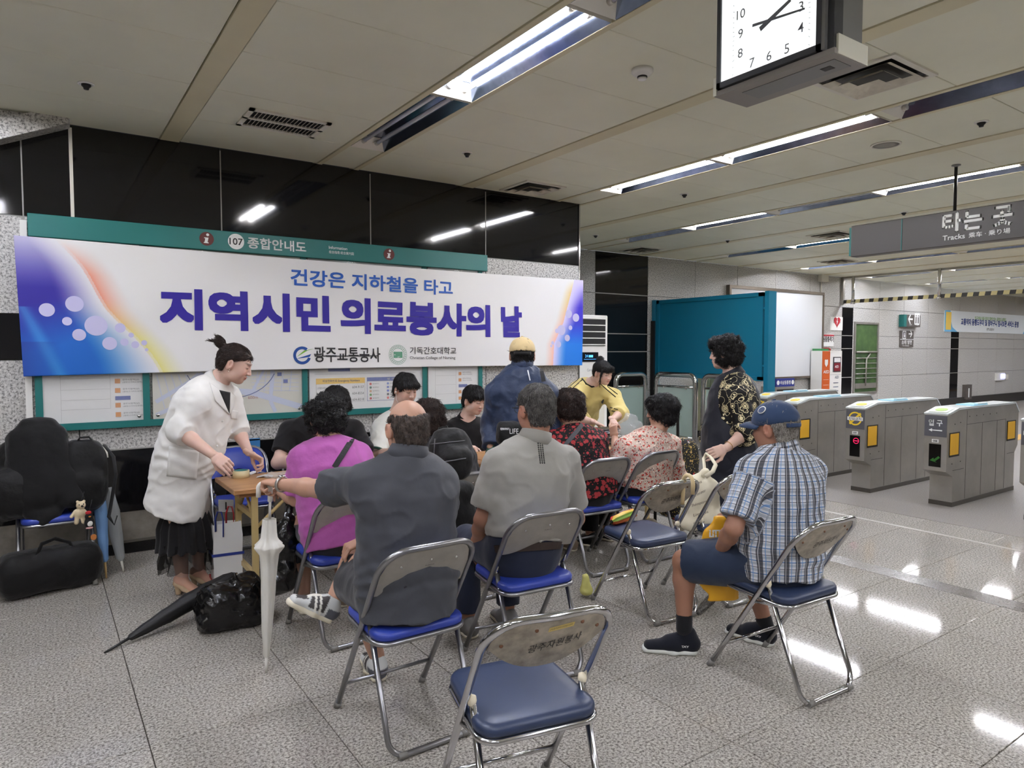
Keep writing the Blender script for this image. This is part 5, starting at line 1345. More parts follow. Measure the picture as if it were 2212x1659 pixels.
def hair(kind, c, R, s, root, material, seed=1, n=1400, tilt=0.0, vol=1.0):
    """hair volume + locks, one part"""
    q = lambda x, y, z: V3(c) + R @ (np.array([x, y, z]) * s)
    rng = np.random.RandomState(seed)
    F = Field()
    loc = lambda x, y, z: tuple((R[0, i] * (x - c[0]) + R[1, i] * (y - c[1]) + R[2, i] * (z - c[2])) / s for i in range(3))
    h = .0055; curl = 0; L = .035; wid = .0016; it = 0
    if kind in ('short', 'grey_short', 'cap_short'):
        F.ell(q(0, -.014, .034), (.085 * s, .104 * s, .093 * s), R, .01)
        F.ell(q(0, -.045, -.02), (.074 * s, .060 * s, .075 * s), R, .02)
        def cut(x, y, z, v):
            a, b, g = loc(x, y, z)
            lineZ = np.interp(b, [-.12, -.06, -.046, -.034, .01, .040, .050, .075, .11], [-.078, -.070, -.055, .022, .030, .028, .040, .064, .066])
            v = np.maximum(v, (lineZ - g) * s * .8)
            return v + .0035 * s * vnoise(a * 75, b * 75, g * 50) * vol
        F.warp(cut)
    elif kind == 'fringe':            # young man's full hair with a fringe
        F.ell(q(0, -.010, .042), (.089 * s, .106 * s, .094 * s), R, .01)
        F.ell(q(0, -.045, -.015), (.078 * s, .062 * s, .075 * s), R, .02)
        F.ell(q(0, .072, .064), (.064 * s, .030 * s, .028 * s), R, .02)
        def cut(x, y, z, v):
            a, b, g = loc(x, y, z)
            lineZ = np.interp(b, [-.12, -.06, -.046, -.034, .01, .036, .05, .065, .12], [-.075, -.068, -.052, .012, .016, .010, .030, .056, .054])
            lineZ = lineZ + .006 * np.sin(a * 160)
            v = np.maximum(v, (lineZ - g) * s * .8)
            return v + .0045 * s * vnoise(a * 60, b * 60, g * 35)
        F.warp(cut); L = .05; wid = .002
    elif kind == 'bald':
        F.ell(q(0, -.014, .030), (.0805 * s, .1005 * s, .089 * s), R, .01)
        F.ell(q(0, -.045, -.02), (.074 * s, .062 * s, .075 * s), R, .02)
        def cut(x, y, z, v):
            a, b, g = loc(x, y, z)
            lo_ = np.interp(b, [-.12, -.06, -.046, -.034, .01, .045], [-.080, -.070, -.055, .020, .030, .036])
            hi_ = np.interp(b, [-.12, -.08, -.03, .03, .07], [.052, .058, .055, .052, .045]) + .008 * vnoise(a * 60, b * 60, g * 20)
            v = np.maximum(np.maximum(v, (lo_ - g) * s * .8), (g - hi_) * s * .8)
            return v + .004 * s * vnoise(a * 80, b * 80, g * 60)
        F.warp(cut); L = .024; curl = .12; wid = .0010
    elif kind in ('perm', 'perm_big', 'perm_soft'):
        g_ = {'perm': 1.0, 'perm_big': 1.16, 'perm_soft': 1.04}[kind] * vol
        F.ell(q(0, -.020, .035), (.098 * g_ * s, .116 * g_ * s, .104 * g_ * s), R, .02)
        F.ell(q(0, -.050, -.035), (.090 * g_ * s, .072 * g_ * s, .070 * g_ * s), R, .03)
        for sx in (-1, 1): F.ell(q(sx * .062 * g_, .0, -.005), (.030 * s, .05 * s, .058 * s), R, .02)
        F.ell(q(0, .060, .075), (.070 * s, .040 * s, .036 * s), R, .03)
        F.ell(q(0, .115, -.035), (.062 * s, .075 * s, .088 * s), R, .02, 's')
        F.ell(q(0, .05, -.13), (.08 * s, .09 * s, .06 * s), R, .02, 's')
        def cut(x, y, z, v):
            a, b, g = loc(x, y, z); amp = .013 if kind != 'perm_soft' else .008
            return v + s * (amp * vnoise(a * 42 + seed, b * 42, g * 42) + amp * .55 * vnoise(a * 95, b * 95 + seed, g * 95))
        F.warp(cut); curl = .9 if kind != 'perm_soft' else .45; L = .034 if kind != 'perm_soft' else .05; wid = .0019
    elif kind in ('bun', 'bun_bangs'):
        F.ell(q(0, -.014, .036), (.083 * s, .103 * s, .090 * s), R, .01)
        F.ell(q(0, -.045, -.01), (.072 * s, .058 * s, .068 * s), R, .02)
        if kind == 'bun':
            F.chain([q(0, -.095, .070), q(-.004, -.124, .092), q(-.004, -.138, .108)], [.020 * s, .029 * s, .020 * s], .010)
            F.cone(q(0, -.13, .10), q(.01, -.182, .082), .013 * s, .004 * s, .01)
            F.cone(q(0, -.13, .10), q(-.02, -.170, .125), .012 * s, .004 * s, .01)
        else:
            F.ell(q(0, -.055, .135), (.030 * s, .030 * s, .024 * s), R, .012)
            F.ell(q(0, .078, .062), (.060 * s, .026 * s, .036 * s), R, .02)
            for sx in (-1, 1): F.chain([q(sx * .070, .050, .05), q(sx * .076, .044, .0), q(sx * .074, .042, -.06), q(sx * .068, .044, -.11)], [.010 * s, .006 * s, .004 * s, .002 * s], .008)
        def cut(x, y, z, v):
            a, b, g = loc(x, y, z)
            fr = (.060 if kind == 'bun' else .036)
            lineZ = np.interp(b, [-.12, -.05, -.044, -.034, .01, .05, .075, .12], [-.070, -.062, -.05, .018, .026, .045 if kind == 'bun' else .03, fr, fr])
            keep = (np.abs(a) > .058) & (b > .03) if kind == 'bun_bangs' else np.zeros_like(a, bool)
            w_ = np.maximum(v, (lineZ - g) * s * .8); v = np.where(keep, v, w_)
            return v + .003 * s * vnoise(a * 90, b * 30, g * 30)
        F.warp(cut); L = .036; wid = .0012; n = int(n * .9)
    vs, fs = F.mesh(h); vs = relax(vs, fs, 1, .4)
    crown = (0, -.035, .125) if kind not in ('bun',) else (0, .06, .08)
    sv, sf = strands(vs, fs, c, R, n, L, wid, rng, curl, .002, crown, gravity=.0 if kind == 'bun' else .35)
    return put_mesh('hair', np.concatenate([vs, sv]), np.concatenate([fs, sf + len(vs)]), material, root)

def fold_noise(p0, amp, fx, fy, fz, axis=None):
    def fn(x, y, z, v):
        rg = 1 - np.abs(vnoise((x - p0[0]) * fx * 1.1 + (z - p0[2]) * 6 + 15, (y - p0[1]) * fy * 1.1 + 3, (z - p0[2]) * fz * .8 - (x - p0[0]) * 5 + 7)) * 2.2
        return v - amp * .8 * np.clip(rg, 0, 1) ** 2 + amp * .6 * vnoise((x - p0[0]) * fx + 5, (y - p0[1]) * fy + 5, (z - p0[2]) * fz + 5) + amp * .5 * vnoise((x - p0[0]) * fx * 2.1 + 9, (y - p0[1]) * fy * 2.1, (z - p0[2]) * fz * 2.1)
    return fn

def torso_rows(J, w_, d_, belly=0.0):
    """list of (point, half width, half depth) from hips to neck base"""
    P0, N = V3(J['pelvis']), V3(J['neck']); ax = N - P0
    fw = unit(J['fwd']); bend = J.get('bend', 0.0)
    rows = []
    for t, rx, ry, o in ((-.06, .155, .110, 0), (.12, .168, .118, .0), (.34, .158, .112, .35), (.56, .168, .118, .7), (.76, .178, .116, .8), (.90, .135, .092, .45)):
        k = belly * math.exp(-((t - .25) / .25) ** 2)
        rows.append((P0 + ax * t - fw * bend * o * .12 + fw * k * .5, rx * w_ + k * .3, ry * d_ + k))
    return rows

def person(label, J, skin=(206, 160, 136), w=1.0, depth=1.0, belly=0.0, shirt=None, pants=None, hair_spec=None, head=None, hands=None, collar=None, res=.0085, legs=True, arm_r=1.0, shoes=None, face=True, lips=(168, 92, 84), brow=(48, 40, 36), blush=0.0, cat='person', feet_skin=False):
    """J: world joints pelvis, neck, head, sl, sr, el, er, wl, wr, hl, hr, kl, kr, al, ar, fwd"""
    base = (V3(J['al']) + V3(J['ar'])) / 2 if legs else V3(J['pelvis'])
    root = thing('person', label, cat, (float(J['pelvis'][0]), float(J['pelvis'][1]), 0.0))
    side = unit(V3(J['sr']) - V3(J['sl'])); fw = unit(J['fwd'])
    hc, R = V3(J['head']), head['R']; hs = head.get('s', 1.0)
    # ---- body: torso, limbs, then head and hands on finer grids, all one mesh
    F = Field(); rows = torso_rows(J, w, depth, belly)
    for (a, rxa, rya), (b, rxb, ryb) in zip(rows, rows[1:]): F.ecap(a, b, (rxa, rya), (rxb, ryb), side, .05)
    nk = hc + R @ (np.array([0, -.030, -.060]) * hs)
    for sd in 'lr':
        F.cone(V3(J['neck']) + (nk - V3(J['neck'])) * .2, J['s' + sd], .048, .054 * arm_r, .06)
        F.cone(J['s' + sd], J['e' + sd], .050 * arm_r, .040 * arm_r, .03)
        wr = V3(J['w' + sd]); el = V3(J['e' + sd])
        F.cone(el, el + (wr - el) * .35, .041 * arm_r, .041 * arm_r, .02); F.cone(el + (wr - el) * .35, wr, .041 * arm_r, .0275 * arm_r, .02)
        if legs:
            F.cone(J['h' + sd], J['k' + sd], .088 * w, .058, .05)
            kn, an = V3(J['k' + sd]), V3(J['a' + sd])
            F.cone(kn, kn + (an - kn) * .3, .056, .056, .02); F.cone(kn + (an - kn) * .3, an, .055, .036, .02)
    F.ecap(V3(J['neck']) + (V3(J['neck']) - nk) * .25, nk, (.062, .058), (.056 * hs, .058 * hs), side, .03)
    vs, fs = F.mesh(.012); vs = relax(vs, fs, 1)
    cols = [np.tile(skin_rgb(skin), (len(vs), 1))]; VS = [vs]; FS = [fs]; n0 = len(vs)
    FH = head_fields(hc, R, hs)
    FH.cone(nk + (V3(J['neck']) - nk) * .55, hc + R @ (np.array([0, -.022, -.035]) * hs), .057 * hs, .056 * hs, .025)
    hv, hf = FH.mesh(.0042 if face else .006)
    VS.append(hv); FS.append(hf + n0); n0 += len(hv); cols.append(head_colors(hv, hc, R, hs, skin, lips, brow, blush))
    for sd, hp in (hands or {}).items():
        G = Field(); wr = V3(J['w' + sd]); dr = V3(hp.get('fw', wr - V3(J['e' + sd])))
        hand_field(G, wr + unit(dr) * .01, dr, hp['pn'], hp.get('side', 1), hp.get('curl', .5), hp.get('s', .98), hp.get('spread', .25), hp.get('pinch', 0), hp.get('thumb', .4))
        gv, gf = G.mesh(.0036); VS.append(gv); FS.append(gf + n0); n0 += len(gv)
        hcx = np.tile(skin_rgb(hp.get('color', skin)), (len(gv), 1)); cols.append(hcx)
    put_mesh('body', np.concatenate(VS), np.concatenate(FS), vcol_mat('skin', .5, bump=.05, bscale=350, sss=.12), root, col=np.concatenate(cols))
    # ---- shirt
    if shirt:
        inf = shirt.get('inf', .016); G = Field(); k = shirt.get('k', .05)
        hem = shirt.get('hem', -.10)
        P0, N = V3(J['pelvis']), V3(J['neck']); ax = N - P0
        rr = [(p, a + inf, b + inf) for p, a, b in rows]
        dn = unit(ax) if shirt.get('hem_dir') is None else V3(shirt['hem_dir'])
        hemp = P0 + ax * hem
        fl = shirt.get('flare', 0.0)
        low = (rr[0][0] + (hemp - rr[0][0]) * 1.0 - unit(ax) * .03 + V3(shirt.get('hem_shift', (0, 0, 0))), rr[0][1] + fl, rr[0][2] + fl)
        if hem < -.06: rr = [low] + rr
        for (a, rxa, rya), (b, rxb, ryb) in zip(rr, rr[1:]): G.ecap(a, b, (rxa, rya), (rxb, ryb), side, k)
        sl = shirt.get('sleeve', .8); slf = shirt.get('sl_inf', inf + .006)
        hol = []
        for sd in 'lr':
            S, E, W = V3(J['s' + sd]), V3(J['e' + sd]), V3(J['w' + sd])
            G.cone(N + (nk - N) * .02 - unit(ax) * .012, S, .042 + inf * .7, .056 * arm_r + inf, .055)
            if sl <= 0: continue
            if sl <= 1.0:
                e = S + (E - S) * sl; ad = unit(E - S); r1 = .052 * arm_r + slf; r0 = .054 * arm_r + inf
                G.cone(S, e + ad * .05, r0, r1, shirt.get('sk', .020), cut=[(e, ad)]); hol.append((e - ad * .05, e + ad * .1, r1 - .012, r1 - .012))
            else:
                f_ = sl - 1.0; e = E + (W - E) * f_; ad = unit(W - E)
                G.cone(S, E, .054 * arm_r + inf, .046 * arm_r + slf, shirt.get('sk', .020)); G.cone(E, e + ad * .04, .046 * arm_r + slf, (.046 - .012 * f_) * arm_r + slf, .02, cut=[(e, ad)])
                r1 = (.046 - .012 * f_) * arm_r + slf; hol.append((e - ad * .04, e + ad * .08, r1 - .011, r1 - .011))
        for a, b, ra, rb in hol: G.cone(a, b, ra, rb, -1, 's')
        for ex in shirt.get('extra', ()): getattr(G, ex[0])(*ex[1], **ex[2])
        if hem >= -.06 or shirt.get('cut_hem', True): G.plane(hemp, -unit(dn))
        # neck opening: bored out around the neck
        nkd = unit(nk - N); nr = shirt.get('neck_r', .062)
        G.cone(N + nkd * shirt.get('neck_h', .012) + fw * .025, N + nkd * .16 + fw * .045, nr, nr + .03, -1, 's')
        if shirt.get('vee'): G.cone(N + nkd * .02 + fw * .10, N + fw * .16 - unit(ax) * shirt['vee'], .05, .012, -1, 's')
        am = shirt.get('wr', .006); fq = shirt.get('wf', (9, 9, 14))
        G.warp(fold_noise(P0, am, *fq))
        wa = shirt.get('waist', .0035); uax = unit(ax); LA = np.linalg.norm(ax)
        def waistf(x, y, z, v):
            t = ((x - P0[0]) * uax[0] + (y - P0[1]) * uax[1] + (z - P0[2]) * uax[2]) / LA
            l = (x - P0[0]) * side[0] + (y - P0[1]) * side[1]
            return v + wa * np.sin(t * LA * 95 + 3.2 * vnoise(x * 9 + 3, y * 9, z * 7) + np.abs(l) * 26) * np.exp(-((t - .12) / .16) ** 2) + wa * .8 * np.sin(l * 60 - t * 9 + 3 * vnoise(x * 5, y * 5, z * 5)) * np.exp(-((t - .62) / .2) ** 2)
        G.warp(waistf)
        if shirt.get('pull'):
            pp, pa = shirt['pull']; pp = V3(pp)
            G.warp(lambda x, y, z, v: v + pa * np.sin(np.sqrt((x - pp[0]) ** 2 + (y - pp[1]) ** 2 + (z - pp[2]) ** 2) * 55 + 2 * vnoise(x * 6, y * 6, z * 6)) * np.exp(-((x - pp[0]) ** 2 + (y - pp[1]) ** 2 + (z - pp[2]) ** 2) / .03))
        gv, gf = G.mesh(shirt.get('res', res)); gv = relax(gv, gf, 1, .4)
        # pattern coordinates: around the trunk and along it; sleeves along the arm
        rel = gv - P0; nn = np.cross(unit(ax), side); nn = nn / np.linalg.norm(nn)
        u = rel @ side; v_ = rel @ unit(ax); d_ = rel @ nn
        ang = np.arctan2(u, -d_) if (nn @ fw) > 0 else np.arctan2(u, d_)
        uu = ang * .165; uvw = np.stack([uu, v_, np.zeros(len(gv))], 1)
        for sd, sg in (('l', -1), ('r', 1)):
            S, E = V3(J['s' + sd]), V3(J['e' + sd]); t = (gv - S) @ unit(E - S) / np.linalg.norm(E - S)
            dist = np.linalg.norm(gv - (S + np.clip(t, 0, 1)[:, None] * (E - S)), axis=1)
            m = (t > .12) & (dist < .12) & ((np.abs(u) > .13) | (t > .5))
            q2 = gv - S; a_ = unit(E - S); b_ = unit(fw - a_ * (fw @ a_)); c_ = np.cross(a_, b_)
            uvw[m] = np.stack([np.arctan2(q2[m] @ b_, q2[m] @ c_) * .07 + sg, -(q2[m] @ a_), np.ones(m.sum())], 1)
        so = put_mesh(shirt.get('name', 'shirt'), gv, gf, shirt['mat'], root, uvw=uvw)
        if collar:
            b = MB(); r0 = .056 * hs; up = unit(nkd)
            cN = N + nkd * collar.get('off', .034); hh = collar.get('h', .045); op = collar.get('open', 0.9)
            prof = [(r0 + .006, -.01), (r0 + .004, hh * .6), (r0 + .006, hh), (r0 + .010, hh + .002), (r0 + .018, hh * .45), (r0 + .030, -.016)] if collar.get('fold', True) else [(r0 + .022, -.01), (r0 + .010, hh * .6), (r0 + .006, hh), (r0 + .011, hh + .002), (r0 + .016, hh * .5), (r0 + .032, -.012)]
            u_ = unit(fw - up * (fw @ up)); s_ = np.cross(up, u_); n = 30; vv_ = []; ff = []
            for i in range(n + 1):
                t = op * .5 + (2 * math.pi - op) * i / n
                for (r, hz) in prof:
                    rx = 1.0 + .10 * abs(math.sin(t))
                    tilt = -.016 * math.cos(t)
                    vv_.append(cN + u_ * math.cos(t) * r + s_ * math.sin(t) * r * rx + up * (hz + tilt))
            m_ = len(prof)
            for i in range(n):
                for j in range(m_ - 1): ff.append((i * m_ + j, (i + 1) * m_ + j, (i + 1) * m_ + j + 1, i * m_ + j + 1))
            b.add(vv_, ff, True); co_ = b.build('collar', collar['mat'], so)
            at = co_.data.attributes.new('uvw', 'FLOAT_VECTOR', 'POINT')
            sv_ = co_.modifiers.new('thick', 'SOLIDIFY'); sv_.thickness = .003
            arr = np.array([[((i // m_) / n) * .42, (i % m_) * .012, 0] for i in range(len(vv_))], np.float32); at.data.foreach_set('vector', arr.ravel())
    if pants and legs:
        G = Field(); inf = pants.get('inf', .014); lf = pants.get('len', 1.0)
        for (a, rxa, rya), (b, rxb, ryb) in zip(rows[:2], rows[1:3]): G.ecap(a, b, (rxa + inf * .7, rya + inf * .7), (rxb + inf * .7, ryb + inf * .7), side, .05)
        axp = V3(J['neck']) - V3(J['pelvis']); G.plane(V3(J['pelvis']) + axp * pants.get('rise', .17), axp)
        for sd in 'lr':
            Hh, K, A = V3(J['h' + sd]), V3(J['k' + sd]), V3(J['a' + sd])
            if lf <= 1.0:
                e = Hh + (K - Hh) * lf; ad = unit(K - Hh); r1 = .070 + inf + pants.get('flare', .008)
                G.cone(Hh, e + ad * .05, .092 * w + inf, r1, .05, cut=[(e, ad)]); G.cone(e - ad * .05, e + ad * .1, r1 - .012, r1 - .012, -1, 's')
            else:
                f_ = lf - 1.0; e = K + (A - K) * f_; ad = unit(A - K)
                G.cone(Hh, K, .092 * w + inf, .062 + inf, .05); G.cone(K, e + ad * .04, .060 + inf, .048 + inf + pants.get('flare', 0), .03, cut=[(e, ad)])
                r1 = .048 + inf + pants.get('flare', 0); G.cone(e - ad * .03, e + ad * .1, r1 - .010, r1 - .010, -1, 's')
        G.warp(fold_noise(V3(J['pelvis']), pants.get('wr', .005), 10, 10, 10))
        gv, gf = G.mesh(res); gv = relax(gv, gf, 1, .4)
        put_mesh(pants.get('name', 'trousers'), gv, gf, pants['mat'], root, uvw=gv - V3(J['pelvis']))
    if hair_spec: hair(hair_spec['kind'], hc, R, hs, root, hair_spec['mat'], hair_spec.get('seed', 1), hair_spec.get('n', 1400), vol=hair_spec.get('vol', 1.0))
    return root

def seated(cx, cy, rz=0.0, s=1.0, lean=0.0, arms=None, over=None, back=-.05):
    """template joints for someone sitting on a folding chair whose centre is (cx, cy), facing +Y turned by rz degrees"""
    c, s_ = math.cos(math.radians(rz)), math.sin(math.radians(rz))
    def L(x, y, z): return np.array([cx + c * x - s_ * y, cy + s_ * x + c * y, z])
    J = {}
    J['pelvis'] = L(0, back, .465 + .095 * s); J['neck'] = L(0, back + lean, .465 + .60 * s)
    nx, nz = back + lean, .465 + .60 * s
    for sd, m in (('l', -1), ('r', 1)):
        J['s' + sd] = L(m * .172 * s, nx + .015, nz - .055 * s)
        J['e' + sd] = L(m * .215 * s, nx + .05, nz - .33 * s); J['w' + sd] = L(m * .14 * s, nx + .24, nz - .40 * s)
        J['h' + sd] = L(m * .085 * s, back + .05, .465 + .08 * s); J['k' + sd] = L(m * .12 * s, back + .46 * s, .465 + .055); J['a' + sd] = L(m * .12 * s, back + .44 * s, .09)
    J['head'] = L(0, nx + .035, nz + .155 * s); J['fwd'] = np.array([-s_, c, 0.0]); J['L'] = L
    for k, v in (over or {}).items(): J[k] = np.array(v, float)
    return J
def depth_of(p): return float((V3(p) - _C) @ _F)
def fit_px(J, key, x, y, dd=0.0): J[key] = P(x, y, depth_of(J[key]) + dd)
# ================================================================ FOLDING CHAIRS
M_ctube = mat('chair_tube_grey', (150, 150, 152), 0.28, 0.9)
M_cchrome = mat('chair_tube_chrome', (196, 196, 198), 0.12, 1.0)
M_vblue = mat('vinyl_blue', (44, 64, 158), 0.38, bump=.08, bscale=400, var=.06)
M_vnavy = mat('vinyl_navy', (44, 56, 84), 0.36, bump=.08, bscale=400, var=.08)
M_plate = mat('back_plate_steel', (172, 168, 160), 0.38, 0.7, var=.10, vscale=14)
M_platew = mat('back_plate_worn', (168, 160, 146), 0.4, 0.65, var=.32, vscale=22)
M_rubber = mat('rubber_foot', (120, 118, 114), .7)
M_ivory = mat('ivory_plastic', (226, 216, 190), .45)
CH_MESH = {}
def by(z): return .25 - (.25 + .245) * (z - .012) / (.787)      # y of the back frame at height z
def rr_ring(w_, y0, y1, r, inset, n=6, taper=0.0):
    pts = []
    for (sx, yy, a0) in ((1, y1, 0), (-1, y1, math.pi / 2), (-1, y0, math.pi), (1, y0, 1.5 * math.pi)):
        ww = w_ + (taper if yy == y1 else 0)
        cx = sx * (ww - r); cy = yy - r if yy == y1 else yy + r
        for k in range(n + 1):
            a = a0 + math.pi / 2 * k / n; pts.append((cx + (r - inset) * math.cos(a), cy + (r - inset) * math.sin(a)))
    return pts
def chair_parts(kind):
    if kind in CH_MESH: return CH_MESH[kind]
    blue = kind == 'blue'; tube = M_ctube if blue else M_cchrome; pad = M_vblue if blue else M_vnavy
    out = []
    X = .205; Zt = .80
    path = [(-X, .25, .012), (-X, by(.3), .3), (-X, by(.64), .64)]
    rc = .10
    for k in range(0, 7):
        a = math.pi / 2 * k / 6; z = Zt - rc + rc * math.sin(a); path.append((-X + rc - rc * math.cos(a), by(z) - .012 * math.sin(a), z))
    path.append((0, by(Zt) - .028, Zt + .004))
    path += [(-x, y, z) for (x, y, z) in path[-2::-1]]
    b = MB(); b.tube(path, .0125, 10); out.append(('back_frame', b, tube))
    rl = [(-.186, by(.49) - .012, .49), (-.186, -.225, .075)]
    for k in range(1, 6):
        a = math.pi / 2 * k / 5; rl.append((-.186 + .06 * (1 - math.cos(a)), -.225 - .03 * k / 5, .075 - .06 * math.sin(a)))
    rl += [(-x, y, z) for (x, y, z) in rl[::-1]]
    b = MB(); b.tube(rl, .0115, 10); out.append(('rear_leg_frame', b, tube))
    b = MB(); b.tube([(-X, by(.14), .14), (X, by(.14), .14)], .008, 8); out.append(('cross_bar', b, tube))
    for s in (-1, 1):
        b = MB(); b.tube([(s * X, .258, 0), (s * X, .238, .035)], .0155, 10); out.append(('foot_cap', b, M_rubber))
        b = MB(); b.tube([(s * .12, -.255, .015), (s * .155, -.254, .015)], .0135, 10); out.append(('foot_cap', b, M_rubber))
        b = MB()
        if blue: b.tube([(s * .19, by(.49) - .006, .485), (s * .192, by(.54) - .004, .535)], [.012, .003], 8); out.append(('leg_tip', b, M_chrome))
        else: b.lathe([(0, -.006), (.012, -.002), (.015, .010), (.013, .024), (0, .03)], (s * .188, by(.49) - .012, .485), n=12); out.append(('leg_tip', b, M_ivory))
        b = MB(); b.lathe([(.009, 0), (.009, .012), (.005, .016), (0, .016)], (s * (X - .002), by(.40), .40), (-s, 0, 0), 10); out.append(('pivot_bolt', b, M_chrome))
        b = MB(); b.tube([(s * .186, -.12, .412), (s * X, by(.40), .40)], .007, 6); out.append(('seat_bracket', b, tube))
    # seat cushion
    rings = [(.012, .422), (0, .432), (0, .448), (.006, .458), (.022, .464), (.06, .4665), (.06, .4665)]
    b = MB(); vs = []; n = 0
    for ins, z in rings[:-1]:
        r = rr_ring(.198, -.175, .215, .065, min(ins, .06), taper=-.012); n = len(r); vs += [(x, y, z - .010 * (y + .17) / .4 * (-1)) for x, y in r]
    fs = [(i * n + j, i * n + (j + 1) % n, (i + 1) * n + (j + 1) % n, (i + 1) * n + j) for i in range(len(rings) - 2) for j in range(n)]
    vs += [(0, .02, .470)]; fs += [((len(rings) - 2) * n + j, (len(rings) - 2) * n + (j + 1) % n, len(vs) - 1) for j in range(n)]
    fs += [list(range(n))[::-1]]
    b.add(vs, fs, True); out.append(('seat', b, pad))
    r = rr_ring(.199, -.176, .212, .065, .004, taper=-.012)
    b = MB(); b.tube([(x, y, .416 + .010 * (y + .17) / .4) for x, y in r], .0105, 8, closed=True, axis=(0, 0, 1)); out.append(('seat_rim', b, tube))
    # backrest
    nx_, nz_ = 24, 8
    def edge(s):
        a = abs(s); top = Zt - .006 - (rc * (1 - math.sqrt(max(0, 1 - ((a * .192 - .092) / .10) ** 2))) if a * .192 > .092 else 0)
        bot = (.622 + .030 * math.cos(math.pi * s) * (1 - .2 * a)) if blue else (.610 + .105 * a ** 2.2)
        return bot, top
    def grid(off, flip, name, m, puff=0.0):
        b = MB(); vs = []
        for i in range(nx_ + 1):
            s = -1 + 2 * i / nx_; z0, z1 = edge(s)
            for j in range(nz_ + 1):
                t = j / nz_; z = z0 + (z1 - z0) * t; e = min(1, 6 * min(t, 1 - t), 6 * (1 - abs(s)) + .05)
                vs.append((s * .193, by(z) - .022 * (1 - s * s) + off + puff * e, z + (.010 * t if puff and blue else 0)))
        f = [(i * (nz_ + 1) + j, (i + 1) * (nz_ + 1) + j, (i + 1) * (nz_ + 1) + j + 1, i * (nz_ + 1) + j + 1) for i in range(nx_) for j in range(nz_)]
        b.add(vs, [q[::-1] for q in f] if flip else f, True); return b
    bk = grid(-.006, False, 'back_plate', None); fr = grid(.002, True, 'back_pad', None, .014)
    out.append(('back_plate', bk, M_plate if blue else M_platew)); out.append(('back_pad', fr, pad))
    for sx, zz in ((-.62, .725), (0, .74), (.62, .725)) if blue else ((-.78, .715), (-.3, .76), (.45, .765), (.78, .735)):
        b = MB(); b.lathe([(.006, 0), (.006, .002), (.003, .0035), (0, .0035)], (sx * .193, by(zz) - .022 * (1 - sx * sx) - .006, zz), (0, -1, 0), 10); out.append(('rivet', b, M_chrome if blue else mat('rusty_rivet', (110, 74, 52), .7)))
    res = []
    for nm, b, m in out:
        me = b.mesh(nm); me.materials.append(m); res.append((nm, me))
    CH_MESH[kind] = res
    return res
def chair(kind, x, y, rz, label, writing=None):
    o = thing('folding_chair', label, 'chair', (x, y, 0), math.radians(rz), group=('blue' if kind == 'blue' else 'navy') + ' folding chairs')
    for nm, me in chair_parts(kind):
        c = bpy.data.objects.new(nm, me); COL.objects.link(c); c.parent = o
        if nm in ('back_plate', 'back_pad') and kind != 'blue':
            pass
    zz = .66
    b = MB()
    def wp(p): s = p.x / .193; return Vector((p.x, by(p.z) - .022 * (1 - s * s) - .0075, p.z))
    if writing: put_text(b, writing, (0.02, 0, .697), (1, 0, .12), (0, 0, 1), wd=.17, ht=.032, align='C', warp=wp)
    elif kind == 'blue': put_text(b, 'FURSYS', (0, 0, .715), (1, 0, 0), (0, 0, 1), wd=.038, ht=.005, align='C', warp=wp)
    if b.v: b.build('marker_writing' if writing else 'maker_mark', M_ink, o, local=True)
    return o
CHAIRS = {}
CHAIRS['B'] = chair('blue', 1.235, 2.575, 0, 'blue folding chair under the balding man in the charcoal polo')
CHAIRS['A'] = chair('navy', 1.245, 1.755, -12, 'empty navy folding chair with worn back, handwriting and yellow sticker', '광주자원봉사')
CHAIRS['C'] = chair('blue', 1.955, 2.73, -5, 'blue folding chair under the grey haired man in the grey polo')
CHAIRS['D'] = chair('blue', 1.345, 3.63, 2, 'blue folding chair under the woman in the pink top')
CHAIRS['J'] = chair('navy', 2.875, 1.91, -3, 'navy folding chair under the man in the checked shirt', '광주자원봉사')
CHAIRS['H'] = chair('navy', 2.985, 2.905, -5, 'empty navy folding chair with an ivory cane hooked over its back', '광주자원봉사')
CHAIRS['I'] = chair('navy', 3.55, 2.85, -5, 'navy folding chair holding the cream tote bag')
CHAIRS['E'] = chair('blue', 2.17, 3.80, 0, 'blue folding chair under the woman with the black backpack')
CHAIRS['F'] = chair('blue', 3.24, 3.73, -4, 'blue folding chair under the woman in the red dotted top')
CHAIRS['G'] = chair('blue', 3.75, 3.74, 0, 'blue folding chair under the woman in the floral blouse')
CHAIRS['K'] = chair('blue', 0.07, 5.50, 180, 'blue folding chair piled with black backpacks and a jacket')
CHAIRS['N'] = chair('blue', 1.22, 5.27, 176, 'empty blue folding chair behind the table next to the woman in the white coat')
CHAIRS['P'] = chair('blue', 1.77, 5.30, 180, 'blue folding chair under the man in the black T-shirt')
CHAIRS['Q'] = chair('blue', 2.47, 5.30, 176, 'blue folding chair under the young man in the white T-shirt')
CHAIRS['R'] = chair('blue', 3.18, 5.30, 180, 'blue folding chair under the young man in the black polo shirt')
# sticker on the front chair
b = MB(); 
def wpA(p): s = p.x / .193; return Vector((p.x, by(p.z) - .022 * (1 - s * s) - .0075, p.z))
b.add([wpA(Vector(q)) for q in ((-.02, 0, .747), (.06, 0, .755), (.06, 0, .771), (-.02, 0, .763))], [(0, 1, 2, 3)]); b.build('sticker', mat('sticker_yellow', (214, 190, 110), .5), CHAIRS['A'], local=True)
b = MB(); put_text(b, '(사)광주광역시자원봉사센터', (-.016, 0, .7515), (1, 0, .1), (0, 0, 1), wd=.07, ht=.009, warp=lambda p: wpA(p) + Vector((0, -.001, 0))); b.build('sticker_lettering', M_ink, CHAIRS['A'], local=True)

